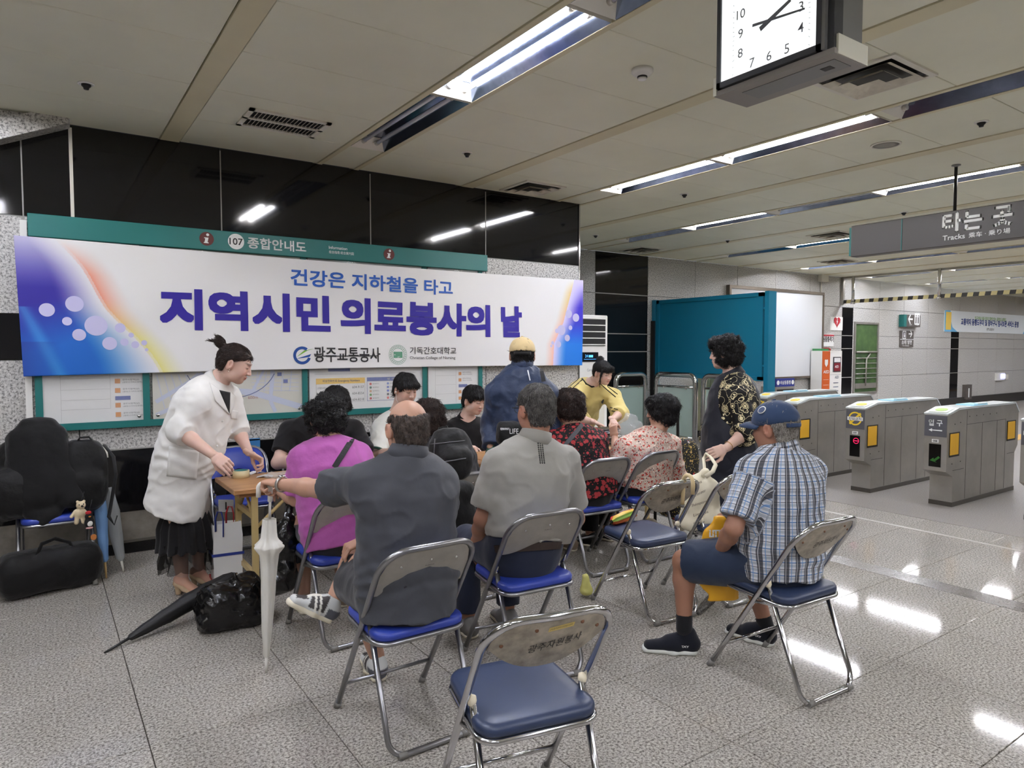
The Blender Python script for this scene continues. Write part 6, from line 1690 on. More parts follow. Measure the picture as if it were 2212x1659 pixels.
# ================================================================ TABLES
def wood_mat():
    t = NT('wood_laminate'); p = t.pos(); mp = t.n('ShaderNodeMapping'); t.l(p[0], p[1], mp, 0); mp.inputs['Scale'].default_value = (1.2, 14, 14)
    nz = t.noise((mp, 0), 3.0, 5.0, .6); t.set(Base_Color=t.ramp(nz, [(.3, rgb(150, 106, 66)), (.6, rgb(184, 138, 92)), (.8, rgb(200, 156, 108))]), Roughness=.42); return t.m
M_wood = wood_mat(); M_wedge = mat('wood_edge', (168, 120, 74), .5); M_cleg = mat('cream_leg_paint', (200, 176, 120), .45)
def table(x0, x1, label):
    y0, y1, z = 4.24, 4.76, .72
    t = thing('folding_table', label, 'table', ((x0 + x1) / 2, (y0 + y1) / 2, 0), group='long folding tables')
    b = MB(); b.bbox(x0, x1, y0, y1, z - .03, z, .004); b.build('table_top', M_wood, t)
    b = MB(); b.box(x0 + .04, x1 - .04, y0 + .04, y1 - .04, z - .055, z - .03); b.build('apron', M_wedge, t)
    for x in (x0 + .13, x1 - .13):
        s = 1 if x < (x0 + x1) / 2 else -1
        for y in (y0 + .05, y1 - .05):
            b = MB(); b.box(x - .018, x + .018, y - .013, y + .013, 0.012, z - .055); b.build('leg', M_cleg, t)
            b = MB(); b.box(x - .02, x + .02, y - .016, y + .016, 0, .014); b.build('leg_foot', M_rubber, t)
            b = MB(); b.tube([(x, y, z - .26), (x + s * .22, y, z - .06)], .011, 8); b.build('brace', M_cleg, t)
        for zz in (.16, z - .20):
            b = MB(); b.box(x - .012, x + .012, y0 + .06, y1 - .06, zz, zz + .03); b.build('stretcher', M_cleg, t)
        b = MB(); b.tube([(x, y0 + .06, z - .22), (x, (y0 + y1) / 2, z - .06), (x, y1 - .06, z - .22)], .009, 8); b.build('brace', M_cleg, t)
table(0.93, 2.73, 'wood topped folding table with cream legs beside the woman in the white coat')
table(2.745, 4.545, 'wood topped folding table with the pile of silver packs')
# ================================================================ CLOTH MATERIALS
def cloth(name, c, rough=.8, wr=.35, var=.06, sheen=.15, scale=14):
    if name in MATS: return MATS[name]
    t = NT(name); p = t.pos(); nz = t.noise(p, 3.0, 3.0, .6)
    col = rgb(*c); lo = tuple(v * (1 - var) for v in col[:3]) + (1,); hi = tuple(min(1, v * (1 + var)) for v in col[:3]) + (1,)
    t.set(Base_Color=t.ramp(nz, [(.3, lo), (.7, hi)]), Roughness=rough, Sheen_Weight=sheen, Specular_IOR_Level=.25)
    w1 = t.noise(p, scale, 2.0, .5); w2 = t.noise(p, 260, 2.0)
    h = t.math('ADD', w1, t.math('MULTIPLY', w2, .10))
    t.bump(h, wr * .55, .018); MATS[name] = t.m; return t.m
def attr_uv(t):
    a = t.n('ShaderNodeAttribute'); a.attribute_name = 'uvw'; s = t.n('ShaderNodeSeparateXYZ'); t.l(a, 'Vector', s, 0); return a, s
def stripe(t, coord, period, width, phase=0.0):
    """1 inside a stripe"""
    f = t.math('FRACT', t.math('MULTIPLY_ADD', coord, 1.0 / period, phase)); return t.math('LESS_THAN', f, width / period)
def plaid_mat():
    t = NT('checked_cotton'); a, s = attr_uv(t); u, v = (s, 0), (s, 1)
    col = rgb(196, 199, 204)
    c = t.mix(t.math('MULTIPLY', stripe(t, v, .030, .012), .55), col, rgb(128, 138, 152))
    c = t.mix(t.math('MULTIPLY', stripe(t, v, .030, .0034, .45), .85), c, rgb(70, 72, 78))
    c = t.mix(t.math('MULTIPLY', stripe(t, v, .060, .004, .7), .8), c, rgb(90, 136, 190))
    c = t.mix(t.math('MULTIPLY', stripe(t, u, .046, .019), .86), c, rgb(44, 44, 50))
    c = t.mix(t.math('MULTIPLY', stripe(t, u, .046, .0022, -.12), .9), c, rgb(190, 192, 194))
    c = t.mix(t.math('MULTIPLY', stripe(t, u, .046, .0030, .40), .8), c, rgb(84, 132, 190))
    c = t.mix(t.math('MULTIPLY', stripe(t, u, .046, .0026, .62), .7), c, rgb(70, 72, 80))
    t.set(Base_Color=c, Roughness=.8, Sheen_Weight=.1, Specular_IOR_Level=.2); t.bump(t.noise(t.pos(), 16, 2.0), .2, .018); MATS['checked_cotton'] = t.m; return t.m
def dots_mat():
    t = NT('dotted_jersey'); p = t.pos(); vo = t.voro(p, 27, 'F1', .75); nz = t.noise(p, 13, 1.0)
    sz = t.math('MULTIPLY_ADD', nz, .62, .08)
    v2 = t.voro(p, 58, 'F1', .8)
    m = t.math('MAXIMUM', t.math('LESS_THAN', (vo, 'Distance'), sz), t.math('LESS_THAN', (v2, 'Distance'), .26))
    c = t.mix(m, rgb(20, 17, 18), rgb(154, 50, 54)); t.set(Base_Color=c, Roughness=.75, Specular_IOR_Level=.25); t.bump(t.noise(p, 15, 2.0), .3, .03); MATS['dotted_jersey'] = t.m; return t.m
def floral_mat():
    t = NT('floral_blouse'); p = t.pos(); c = rgb(214, 192, 176)
    for sc, th, cc, ph in ((36, .34, (196, 78, 66), 0), (48, .32, (214, 140, 130), 3), (60, .27, (56, 42, 50), 7), (44, .28, (236, 220, 206), 11)):
        mp = t.n('ShaderNodeMapping'); t.l(p[0], p[1], mp, 0); mp.inputs['Location'].default_value = (ph, ph * 1.3, ph * .7)
        vo = t.voro((mp, 0), sc, 'F1', 1.0); nz = t.noise((mp, 0), 60, 2.0)
        m = t.math('LESS_THAN', t.math('ADD', (vo, 'Distance'), t.math('MULTIPLY', nz, .22)), th + .08)
        c = t.mix(m, c, rgb(*cc))
    t.set(Base_Color=c, Roughness=.8, Specular_IOR_Level=.2); t.bump(t.noise(p, 15, 2.0), .3, .03); MATS['floral_blouse'] = t.m; return t.m
def rose_mat():
    t = NT('rose_print'); p = t.pos(); vo = t.voro(p, 15, 'F1', .85); nz = t.noise(p, 34, 2.0)
    d = t.math('ADD', (vo, 'Distance'), t.math('MULTIPLY', nz, .16))
    rings = t.math('LESS_THAN', t.math('FRACT', t.math('MULTIPLY', d, 6.5)), .5)
    ins = t.math('LESS_THAN', d, .50); lines = t.math('LESS_THAN', t.math('ABSOLUTE', t.math('SUBTRACT', t.noise(p, 20, 1.0), .5)), .012)
    m = t.math('MAXIMUM', t.math('MULTIPLY', rings, ins), lines)
    c = t.mix(m, rgb(18, 17, 18), t.mix(t.noise(p, 9, 1.0), rgb(222, 212, 176), rgb(214, 200, 150)))
    t.set(Base_Color=c, Roughness=.7, Specular_IOR_Level=.25); MATS['rose_print'] = t.m; return t.m
C_char = cloth('charcoal_polo', (66, 68, 74), .62, .30, sheen=.1)
C_grey = cloth('grey_polo', (150, 148, 142), .85, .30)
C_pink = cloth('pink_blouse', (170, 88, 158), .8, .45, scale=22)
C_blk = cloth('black_cotton', (24, 23, 25), .85, .25)
C_blk2 = cloth('black_nylon', (30, 29, 31), .55, .35)
C_navyj = cloth('navy_windbreaker', (44, 56, 82), .5, .6, scale=26)
C_vest = cloth('navy_vest', (32, 34, 44), .6, .4)
C_white = cloth('white_coat', (226, 225, 221), .75, .28)
C_wtee = cloth('white_tee', (216, 216, 208), .85, .3)
C_yel = cloth('yellow_jersey', (208, 190, 122), .8, .3)
C_jean = cloth('dark_denim', (34, 40, 58), .85, .3)
C_short = cloth('navy_shorts', (36, 48, 70), .6, .35)
C_dkshort = cloth('black_shorts', (44, 44, 48), .7, .35)
C_green = cloth('dark_green_rib', (34, 66, 54), .85, .2)
C_cap = cloth('beige_cap_cotton', (214, 190, 142), .8, .15)
C_capb = cloth('blue_cap_cotton', (46, 64, 94), .8, .2)
C_plaid, C_dots, C_floral, C_rose = plaid_mat(), dots_mat(), floral_mat(), rose_mat()
H_black = hair_mat('hair_black', (14, 13, 14), (40, 38, 40)); H_brown = hair_mat('hair_dark_brown', (30, 21, 18), (66, 48, 42)); H_grey = hair_mat('hair_grey', (50, 48, 47), (118, 115, 112)); H_salt = hair_mat('hair_salt', (96, 92, 86), (184, 178, 170)); H_thin = hair_mat('hair_thinning', (40, 34, 32), (92, 80, 74))
SK1, SK2, SK3, SK4 = (200, 160, 140), (188, 146, 124), (160, 116, 94), (212, 178, 162)

from mathutils.bvhtree import BVHTree
def surf(o, pix, lift=.004):
    """points of object o seen at photo pixels, lifted a little towards the viewer"""
    me = o.data; M = ROOT[root_of(o).name]
    bv = BVHTree.FromPolygons([M @ v.co for v in me.vertices], [tuple(p.vertices) for p in me.polygons])
    out = []
    for (x, y) in pix:
        r = Vector(_F + _R * (x - 1106) / FPX - _U * (y - 829.5) / FPX).normalized()
        h, n, i, d = bv.ray_cast(Vector(_C), r)
        if h is None: continue
        out.append(h + n * lift)
    return out
def child(root, nm):
    for c in root.children:
        if c.name.split('.')[0] == nm: return c
def strap(root, on, pix, wdt, name, material, lift=.003, th=.003):
    pts = surf(on, pix, lift)
    if len(pts) < 2: return None
    # resample along the surface
    b = MB(); view = -Vector(_F)
    vs = []; n = len(pts)
    for i, p in enumerate(pts):
        d = (pts[min(n - 1, i + 1)] - pts[max(0, i - 1)]).normalized(); sd = d.cross(view).normalized() * wdt / 2; nn = sd.cross(d).normalized()
        if nn.dot(view) < 0: nn = -nn
        vs += [p - sd, p + sd, p + sd + nn * th, p - sd + nn * th]
    fs = []
    for i in range(n - 1):
        for j in range(4): fs.append((i * 4 + j, i * 4 + (j + 1) % 4, (i + 1) * 4 + (j + 1) % 4, (i + 1) * 4 + j))
    fs += [(0, 1, 2, 3), tuple((n - 1) * 4 + k for k in (3, 2, 1, 0))]
    b.add(vs, fs, False)
    return b.build(name, material, root)
def patch(root, on, quad, name, material, lift=.004, th=.003, n=10):
    """a cloth piece lying on object on: four photo pixels, filled by a grid that follows the surface"""
    (x0, y0), (x1, y1), (x2, y2), (x3, y3) = quad; pix = []
    for i in range(n + 1):
        for j in range(n + 1):
            s, t = i / n, j / n
            pix.append(((x0 * (1 - s) + x1 * s) * (1 - t) + (x3 * (1 - s) + x2 * s) * t, (y0 * (1 - s) + y1 * s) * (1 - t) + (y3 * (1 - s) + y2 * s) * t))
    pts = surf(on, pix, lift)
    if len(pts) != len(pix): return None
    b = MB(); b.add(pts, [(i * (n + 1) + j, i * (n + 1) + j + 1, (i + 1) * (n + 1) + j + 1, (i + 1) * (n + 1) + j) for i in range(n) for j in range(n)], True)
    o = b.build(name, material, root); m = o.modifiers.new('t', 'SOLIDIFY'); m.thickness = th; return o
def pline(a, b, n): return [(a[0] + (b[0] - a[0]) * i / n, a[1] + (b[1] - a[1]) * i / n) for i in range(n + 1)]
def cap_part(root, c, R, s, material, brim=True, strap_m=None, back_open=True):
    q = lambda x, y, z: V3(c) + R @ (np.array([x, y, z]) * s)
    F = Field(); F.ell(q(0, -.012, .040), (.092 * s, .112 * s, .092 * s), R, .01)
    F.plane(q(0, -.012, .020), R @ np.array([0, -.10, -1]))
    if back_open: F.ell(q(0, -.135, .022), (.040 * s, .05 * s, .030 * s), R, -1, 's')
    F.warp(lambda x, y, z, v: v + .0015 * vnoise(x * 40, y * 40, z * 40))
    vs, fs = F.mesh(.006); vs = relax(vs, fs, 1); cp = put_mesh('cap', vs, fs, material, root)
    if brim:
        b = MB(); n = 20; vs = []; 
        for i in range(n + 1):
            a = math.radians(-72 + 144 * i / n)
            for (r, dz) in ((.094, .020), (.135, .016), (.170, .004)):
                ry = r if r < .1 else r * (1.0 if abs(a) < .6 else 1 - .42 * (abs(a) - .6))
                vs.append(q(math.sin(a) * .088 * (1 + .10 * (r - .094) / .07), .0 + math.cos(a) * ry * (1.02), dz + .018 - .022 * (math.sin(a)) ** 2))
        fs = [(i * 3 + j, (i + 1) * 3 + j, (i + 1) * 3 + j + 1, i * 3 + j + 1) for i in range(n) for j in range(2)]
        b.add(vs, fs, True); o = b.build('brim', material, cp); m = o.modifiers.new('thick', 'SOLIDIFY'); m.thickness = .005
    b = MB(); pts = [q(.086 * math.sin(t), -.012 - .112 * math.cos(t), .012 + .004 * abs(t)) for t in np.linspace(-.75, .75, 15)]
    b.tube(pts, .010, 8, flat=.25, axis=R[:, 2]); b.build('back_strap', strap_m or material, cp)
    b = MB(); b.lathe([(.009 * s, 0), (.008 * s, .005), (0, .007)], q(0, -.012, .131), R[:, 2], 10); b.build('button', material, cp)
    return cp
def shoe(root, heel, toe, h, mats, name='shoe', wd=.048, up=(0, 0, 1), paint=None):
    """sneaker from heel to toe point (both at sole bottom level)"""
    a, b = V3(heel), V3(toe); d = unit(b - a); u = unit(V3(up) - d * (V3(up) @ d)); L = np.linalg.norm(b - a); sd = np.cross(d, u)
    q = lambda x, z, y=0: a + d * (x * L) + u * z + sd * y
    F = Field(); F.ecap(q(.13, .040), q(.42, .040), (wd * .78, .034), (wd * .86, .034), sd, .03); F.ecap(q(.42, .040), q(.86, .030), (wd * .86, .036), (wd * .80, .022), sd, .03)
    F.ecap(q(.12, .05), q(.20, h), (.034, .040), (.036, .042), sd, .03); F.ecap(q(.2, h * .8), q(.5, .055), (.034, .03), (.036, .03), sd, .03)
    F.cone(q(.16, h + .03), q(.24, h - .02), .036, .030, -1, 's'); F.plane(q(0, .006), -u)
    vs, fs = F.mesh(.005); vs = relax(vs, fs, 1); rl_ = vs - a; up_ = put_mesh(name, vs, fs, mats[0], root, col=None if paint is None else paint((rl_ @ d) / L, rl_ @ u, rl_ @ sd))
    G = Field(); G.ecap(q(.10, .012), q(.45, .012), (wd * .80, .022), (wd * .90, .022), sd, .02); G.ecap(q(.45, .012), q(.90, .014), (wd * .90, .022), (wd * .80, .02), sd, .02)
    G.plane(q(0, 0), -u); G.plane(q(0, .026), u)
    vs, fs = G.mesh(.005); vs = relax(vs, fs, 1); put_mesh('sole', vs, fs, mats[1], up_)
    return up_, q

# ================================================================ PEOPLE
def face_to(J, hx, hy, nx, ny, dd=0.0, nd=0.0):
    fit_px(J, 'head', hx, hy, dd); fit_px(J, 'neck', nx, ny, nd); return J
def shoulders(J, l, r, dl=0, dr=0): fit_px(J, 'sl', *l, dl); fit_px(J, 'sr', *r, dr)

# --- balding man, charcoal polo
J = seated(1.235, 2.575, -8, 1.0, .05); face_to(J, 880, 926, 878, 1002); shoulders(J, (790, 1046), (948, 1038))
J['el'] = P(690, 1056, 3.02); J['wl'] = P(607, 1046, 3.17); J['er'] = P(945, 1150, 3.10); J['wr'] = P(790, 1165, 3.16)
J['kl'] = np.array([1.16, 2.96, .50]); J['al'] = np.array([1.285, 2.985, .10]); J['kr'] = np.array([1.22, 3.04, .60]); J['ar'] = P(724, 1288, 3.10)
bald = person('balding man in a charcoal polo shirt reaching out to the white umbrella', J, SK2, 1.04, 1.05, .03, dict(mat=C_char, inf=.020, hem=-.17, sleeve=.74, sl_inf=.030, wr=.007, flare=.012, pull=(J['sl'], .004), res=.0075), dict(mat=C_dkshort, len=.95, inf=.020, name='shorts'), dict(kind='bald', mat=H_thin, seed=4, n=900), dict(R=rotm(-8, 6), s=1.02), dict(l=dict(pn=(0, 0, -1), fw=V3(P(575, 1038, 3.22)) - J['wl'], curl=1.25, side=-1, thumb=.8), r=dict(pn=(0, .1, -1), side=1, curl=.9, fw=(-.9, .1, -.25))), dict(mat=C_char, open=1.0, h=.042), face=False, arm_r=1.0)
def retro(x, z, y):
    c = np.tile(skin_rgb((200, 202, 200)), (len(x), 1)); dk = skin_rgb((62, 58, 58)); gy = skin_rgb((84, 86, 94)); cr = skin_rgb((226, 224, 214))
    side_ = np.abs(y) > .018
    c[(x > .30) & (x < .62) & (z > .034) & side_] = dk
    for k in range(2): c[np.abs(x - (.40 + .10 * k) - (z - .05) * 1.6) < .022] = cr
    c[(x < .24) & (z < .062)] = gy; c[(x > .66) & (x < .88) & (z > .03) & (np.abs(y) < .026)] = dk; c[(x > .45) & (x < .68) & (np.abs(y) < .018)] = cr
    return c
M_retro = vcol_mat('retro_sneaker', .6)
M_shoeg = mat('shoe_grey_leather', (196, 198, 196), .5); M_sole = mat('sole_cream', (222, 214, 192), .6); M_shoedk = mat('shoe_dark_suede', (70, 70, 76), .7)
tw = V3(P(620, 1322, 3.02)); hw = V3(P(712, 1338, 3.08))
s1, q = shoe(bald, P(714, 1346, 3.09), P(614, 1302, 3.00), .085, (M_retro, M_sole), up=(.12, 0, 1), paint=retro)
b = MB()
for k in range(4): b.tube([q(.50 + k * .05, .076 - k * .006, -.022), q(.52 + k * .05, .084 - k * .007, 0), q(.50 + k * .05, .076 - k * .006, .022)], .0028, 6)
b.build('laces', M_white, s1)
s2, q = shoe(bald, (1.275, 2.925, 0), (1.315, 3.20, 0), .085, (M_retro, M_sole), paint=retro)
wd_ = unit(V3(J['wl']) - V3(J['el'])); b = MB()
cw = V3(J['wl']) - wd_ * .008; u_, v_, d_ = frame_from(wd_)
b.tube([Vector(cw) + u_ * (.034 * math.cos(t)) + v_ * (.034 * math.sin(t)) for t in np.linspace(0, 2 * math.pi, 25)[:-1]], .009, 8, closed=True, flat=.4, axis=wd_); wt = b.build('watch', M_steel, bald)
b = MB(); b.lathe([(.016, 0), (.016, .007), (0, .008)], Vector(cw) + Vector((0, 0, .034)), (0, 0, 1), 16); b.build('watch_case', M_chrome, wt)

# --- grey haired man, grey polo, glasses
J = seated(1.955, 2.755, -8, 1.0, .06); face_to(J, 1157, 885, 1150, 966); shoulders(J, (1078, 1004), (1218, 996))
J['el'] = P(1042, 1122, 3.36); J['wl'] = P(1030, 1180, 3.58); J['er'] = P(1246, 1120, 3.6); J['wr'] = P(1190, 1190, 3.8)
greym = person('grey haired man in a light grey polo shirt and glasses seated with his back turned', J, SK3, 1.0, 1.0, .02, dict(mat=C_grey, inf=.024, hem=.155, waist=.003, sleeve=.78, sl_inf=.024, wr=.006, res=.008), dict(mat=C_jean, len=1.9, inf=.016, rise=.20, wr=.002), dict(kind='grey_short', mat=H_grey, seed=6, n=2200), dict(R=rotm(-4, 4), s=1.03), dict(l=dict(pn=(.6, 0, -.6), side=1, curl=.7)), dict(mat=C_grey, fold=False, h=.045, open=.5), face=False)
g = child(greym, 'shirt'); R = rotm(-4, 4); hc = J['head']
q = lambda x, y, z: Vector(V3(hc) + R @ (np.array([x, y, z]) * 1.03))
b = MB()
for sx in (-1, 1):
    b.tube([q(sx * .080, .085, .012), q(sx * .084, .02, .012), q(sx * .084, -.015, .006), q(sx * .082, -.035, -.012)], .0022, 6)
    b.tube([q(sx * .035 + .026 * math.cos(t), .108 - .012 * abs(math.cos(t)), .005 + .02 * math.sin(t)) for t in np.linspace(0, 2 * math.pi, 17)[:-1]], .0018, 6, closed=True)
b.tube([q(-.01, .107, .008), q(.01, .107, .008)], .002, 6); b.build('glasses', M_blackp, greym)
b = MB()
for r_ in range(11):
    for c_ in range(3):
        for pt in surf(g, [(1162 + c_ * 4.4 + r_ * .5, 958 + r_ * 4.2)], .0006): b.lathe([(.0042, 0), (.0042, .001)], pt, -Vector(_F), 8)
b.build('dot_print', M_blackp, greym)
wl_ = V3(J['wl']); ad = unit(wl_ - V3(J['el'])); u_, v_, d_ = frame_from(ad); M_bead = mat('bead_brown', (58, 36, 26), .4)
b = MB()
for k in range(16):
    t = 2 * math.pi * k / 16; c_ = Vector(wl_) - d_ * .02 + u_ * .036 * math.cos(t) + v_ * .036 * math.sin(t); b.lathe([(0, -.007), (.006, -.003), (.006, .003), (0, .007)], c_, d_, 8)
b.build('bead_bracelet', M_bead, greym)
strap(greym, child(greym, 'trousers'), pline((1070, 1186), (1228, 1176), 18), .036, 'belt', mat('belt_leather', (44, 30, 24), .5))

# --- man in the checked shirt and blue cap
J = seated(2.885, 1.975, 0, 1.0, .05); face_to(J, 1672, 925, 1690, 990); shoulders(J, (1626, 1022), (1748, 1018))
J['el'] = P(1585, 1140, 3.12); J['wl'] = P(1555, 1190, 3.36); J['er'] = np.array([3.10, 2.12, .74]); J['wr'] = np.array([2.96, 2.34, .66])
J['kl'] = P(1478, 1212, 3.52); J['al'] = P(1478, 1345, 3.52); J['kr'] = np.array([3.10, 2.32, .52]); J['ar'] = np.array([3.12, 2.17, .10])
plaid = person('man in a blue cap and black and white checked shirt seated on a navy chair', J, SK3, 1.06, 1.06, .035, dict(mat=C_plaid, inf=.022, hem=-.16, sleeve=.84, sl_inf=.030, wr=.007, flare=.012, res=.0075), dict(mat=C_short, len=.92, inf=.022, name='shorts', flare=.014), dict(kind='cap_short', mat=H_salt, seed=8, n=1500), dict(R=rotm(6, 6), s=1.02), dict(l=dict(pn=(0, .3, -1), side=1, curl=.9)), dict(mat=C_plaid, open=.9, h=.042), face=False)
cp = cap_part(plaid, J['head'], rotm(6, 6), 1.02, C_capb)
R = rotm(6, 6); q = lambda x, y, z: Vector(V3(J['head']) + R @ (np.array([x, y, z]) * 1.02))
b = MB(); pc = surf(cp, [(1646, 886)], .001)
if pc:
    t3 = surf(cp, [(1646, 886), (1654, 886), (1646, 879)], .001); nb_ = (t3[1] - t3[0]).cross(t3[2] - t3[0]); nb_ = nb_ if nb_.dot(Vector(_F)) < 0 else -nb_; u_, v_, d_ = frame_from(nb_); pc = [pc[0] - d_ * .001]; b.lathe([(.021, 0), (.021, .003), (0, .0035)], pc[0], d_, 24); bd = b.build('badge', M_white, cp)
    b = MB(); b.lathe([(.0175, .0030), (.0165, .0042), (.0155, .0036)], pc[0], d_, 20); [b.lathe([(.0022, .0034), (.002, .0042), (0, .0044)], pc[0] + u_ * (.010 * math.cos(k * .785)) + v_ * (.010 * math.sin(k * .785)), d_, 6) for k in range(8)]; b.lathe([(.005, .0036), (.004, .0044), (.003, .004)], pc[0], d_, 10); b.build('badge_print', mat('badge_blue', (60, 76, 110), .6), bd)
M_knit = cloth('navy_knit_shoe', (22, 24, 34), .9, .2)
for (h_, t_) in ((J['al'] + np.array([.06, -.05, 0]), V3(J['al']) + np.array([-.165, .15, 0])), (np.array([3.13, 2.12, 0]), np.array([3.08, 2.40, 0]))):
    h_ = V3(h_); h_[2] = 0; t_ = V3(t_); t_[2] = 0
    so, q = shoe(plaid, h_, t_, .10, (M_knit, mat('sole_white', (214, 216, 210), .6)), wd=.052)
    b = MB(); put_text(b, 'FLEXY', Vector(q(.38, .045, -.048)), Vector(q(0, 0)) - Vector(q(1, 0)), Vector((0, 0, 1)), wd=.055, ht=.010, bold=.02); b.build('side_lettering', M_wprint, so)
M_sock = cloth('black_sock', (26, 26, 30), .9, .1)
for sd in 'lr':
    G = Field(); A_, K_ = V3(J['a' + sd]), V3(J['k' + sd]); d_ = unit(K_ - A_); G.cone(A_ - d_ * .03, A_ + d_ * .06, .041, .042, .02); G.plane(A_ + d_ * .045, d_); vs, fs = G.mesh(.006); put_mesh('sock', vs, fs, M_sock, plaid)

# --- woman in the pink top
J = seated(1.345, 3.63, -5, .95, .10); face_to(J, 702, 906, 712, 966); shoulders(J, (655, 994), (772, 985))
J['el'] = P(640, 1078, 3.78); J['wl'] = P(606, 1062, 3.98); J['er'] = P(800, 1070, 4.0); J['wr'] = P(740, 1085, 4.25)
pink = person('woman with black permed hair in a pink top seated at the table', J, SK2, 1.02, 1.05, .04, dict(mat=C_pink, inf=.022, hem=-.14, sleeve=.85, sl_inf=.030, wr=.006, flare=.01, neck_r=.078, neck_h=-.005), dict(mat=C_dkshort, len=1.5, inf=.02), dict(kind='perm', mat=H_black, seed=11, n=2600, vol=.96), dict(R=rotm(10, 14), s=.98), dict(l=dict(pn=(0, 0, -1), side=-1, curl=.6)), face=False)
strap(pink, child(pink, 'shirt'), pline((760, 950), (722, 1010), 14), .030, 'bag_strap', C_blk2)

# --- woman with backpack
J = seated(2.14, 3.80, -6, .95, .10); face_to(J, 924, 906, 944, 962); shoulders(J, (895, 985), (1000, 985))
pack = person('woman with brown curly hair in black carrying a backpack, seated at the table', J, SK2, 1.0, 1.0, .02, dict(mat=C_blk2, inf=.024, hem=-.10, sleeve=1.6, sl_inf=.02, wr=.008), dict(mat=C_blk, len=1.9, inf=.02), dict(kind='perm_soft', mat=H_brown, seed=14, n=2400, vol=.95), dict(R=rotm(0, 10), s=.98), None, dict(mat=C_blk2, h=.03, open=.8), face=False)

# --- woman in the red dotted top
J = seated(3.22, 3.73, -5, .95, .10); face_to(J, 1226, 880, 1236, 938); shoulders(J, (1192, 956), (1290, 950))
dots = person('woman in a black top with red dots seated at the table', J, SK2, 1.0, 1.0, .03, dict(mat=C_dots, inf=.026, hem=-.16, sleeve=1.5, sl_inf=.026, wr=.008, flare=.01), dict(mat=C_blk, len=1.9, inf=.02), dict(kind='perm_soft', mat=H_brown, seed=17, n=2400, vol=.98), dict(R=rotm(20, 8), s=.98), None, dict(mat=C_dots, h=.03, open=.8), face=False)
strap(dots, child(dots, 'shirt'), pline((1262, 912), (1218, 966), 10), .030, 'bag_strap', cloth('grey_webbing', (80, 80, 84), .8, .1))

# --- woman in the floral blouse
J = seated(3.75, 3.74, 12, .95, .02); face_to(J, 1428, 890, 1408, 946); shoulders(J, (1352, 968), (1448, 962))
J['el'] = P(1332, 1000, 5.10); J['wl'] = P(1328, 946, 5.35); J['er'] = P(1462, 1030, 5.4); J['wr'] = P(1420, 1040, 5.7)
floral = person('woman with short black hair in a floral blouse holding up a clear bag', J, SK2, 1.0, 1.0, .03, dict(mat=C_floral, inf=.026, hem=-.14, sleeve=1.25, sl_inf=.03, wr=.008, flare=.01), dict(mat=C_blk, len=1.9, inf=.02), dict(kind='perm_soft', mat=H_black, seed=21, n=2400, vol=1.0), dict(R=rotm(38, 4), s=.98), dict(l=dict(pn=(.8, .2, 0), fw=(.1, .35, .8), side=1, curl=.9, thumb=.7)), dict(mat=C_floral, h=.032, open=.9), face=True)

# --- helpers behind the tables
J = seated(1.77, 5.30, 176, 1.0, .20); face_to(J, 724, 874, 700, 912, -.10, -.08); shoulders(J, (764, 930), (626, 930))
J['er'] = P(600, 1000, 5.02); J['wr'] = P(672, 992, 4.86); J['el'] = P(800, 1000, 5.15); J['wl'] = P(735, 992, 4.86)
tee = person('man in a black T-shirt bowing his head behind the table', J, SK4, 1.08, 1.05, .02, dict(mat=C_blk, inf=.018, hem=-.1, sleeve=.68, sl_inf=.018, wr=.006), dict(mat=C_blk, len=1.9), dict(kind='fringe', mat=H_black, seed=31, n=2400), dict(R=rotm(-165, 42), s=1.04), dict(r=dict(pn=(0, 0, -1), side=1, curl=.8)), arm_r=1.12)
J = seated(2.47, 5.30, 176, 1.0, .12); face_to(J, 876, 842, 858, 902, -.05, -.02); shoulders(J, (915, 930), (828, 925))
J['er'] = P(812, 985, 5.45); J['wr'] = P(862, 972, 5.25)
wtee = person('young man in a white T-shirt with dark green trim and earphones behind the table', J, SK4, 1.0, 1.0, .0, dict(mat=C_wtee, inf=.020, hem=-.1, sleeve=.92, sl_inf=.034, wr=.006), dict(mat=C_blk, len=1.9), dict(kind='fringe', mat=H_black, seed=33, n=2400), dict(R=rotm(-170, 16), s=1.03), dict(r=dict(pn=(0, 0, -1), side=1, curl=.6)), dict(mat=C_green, fold=False, h=.014, open=.02, off=.016))
E_, S_ = V3(J['er']), V3(J['sr']); e_ = S_ + (E_ - S_) * .92; a_ = unit(E_ - S_); u_, v_, d_ = frame_from(a_)
b = MB(); b.tube([Vector(e_) + u_ * .087 * math.cos(t) + v_ * .087 * math.sin(t) for t in np.linspace(0, 2 * math.pi, 25)[:-1]], .010, 8, closed=True, flat=1.0); b.build('sleeve_trim', C_green, wtee)
R = rotm(-170, 16); q = lambda x, y, z: Vector(V3(J['head']) + R @ (np.array([x, y, z]) * 1.03))
b = MB()
for sx in (-1, 1):
    b.lathe([(0, -.004), (.006, 0), (.006, .008), (0, .012)], q(sx * .088, .004, -.012), R[:, 0] * sx, 10); b.tube([q(sx * .092, .006, -.016), q(sx * .09, .02, -.07), q(sx * .05, .045, -.13), q(sx * .012, .06, -.19)], .0018, 6)
b.build('earphones', M_white, wtee)
J = seated(3.18, 5.30, 178, 1.0, .18); face_to(J, 1024, 866, 1004, 916, -.05, -.02); shoulders(J, (1066, 938), (972, 930))
J['er'] = P(972, 985, 5.9); J['wr'] = P(1002, 962, 5.66)
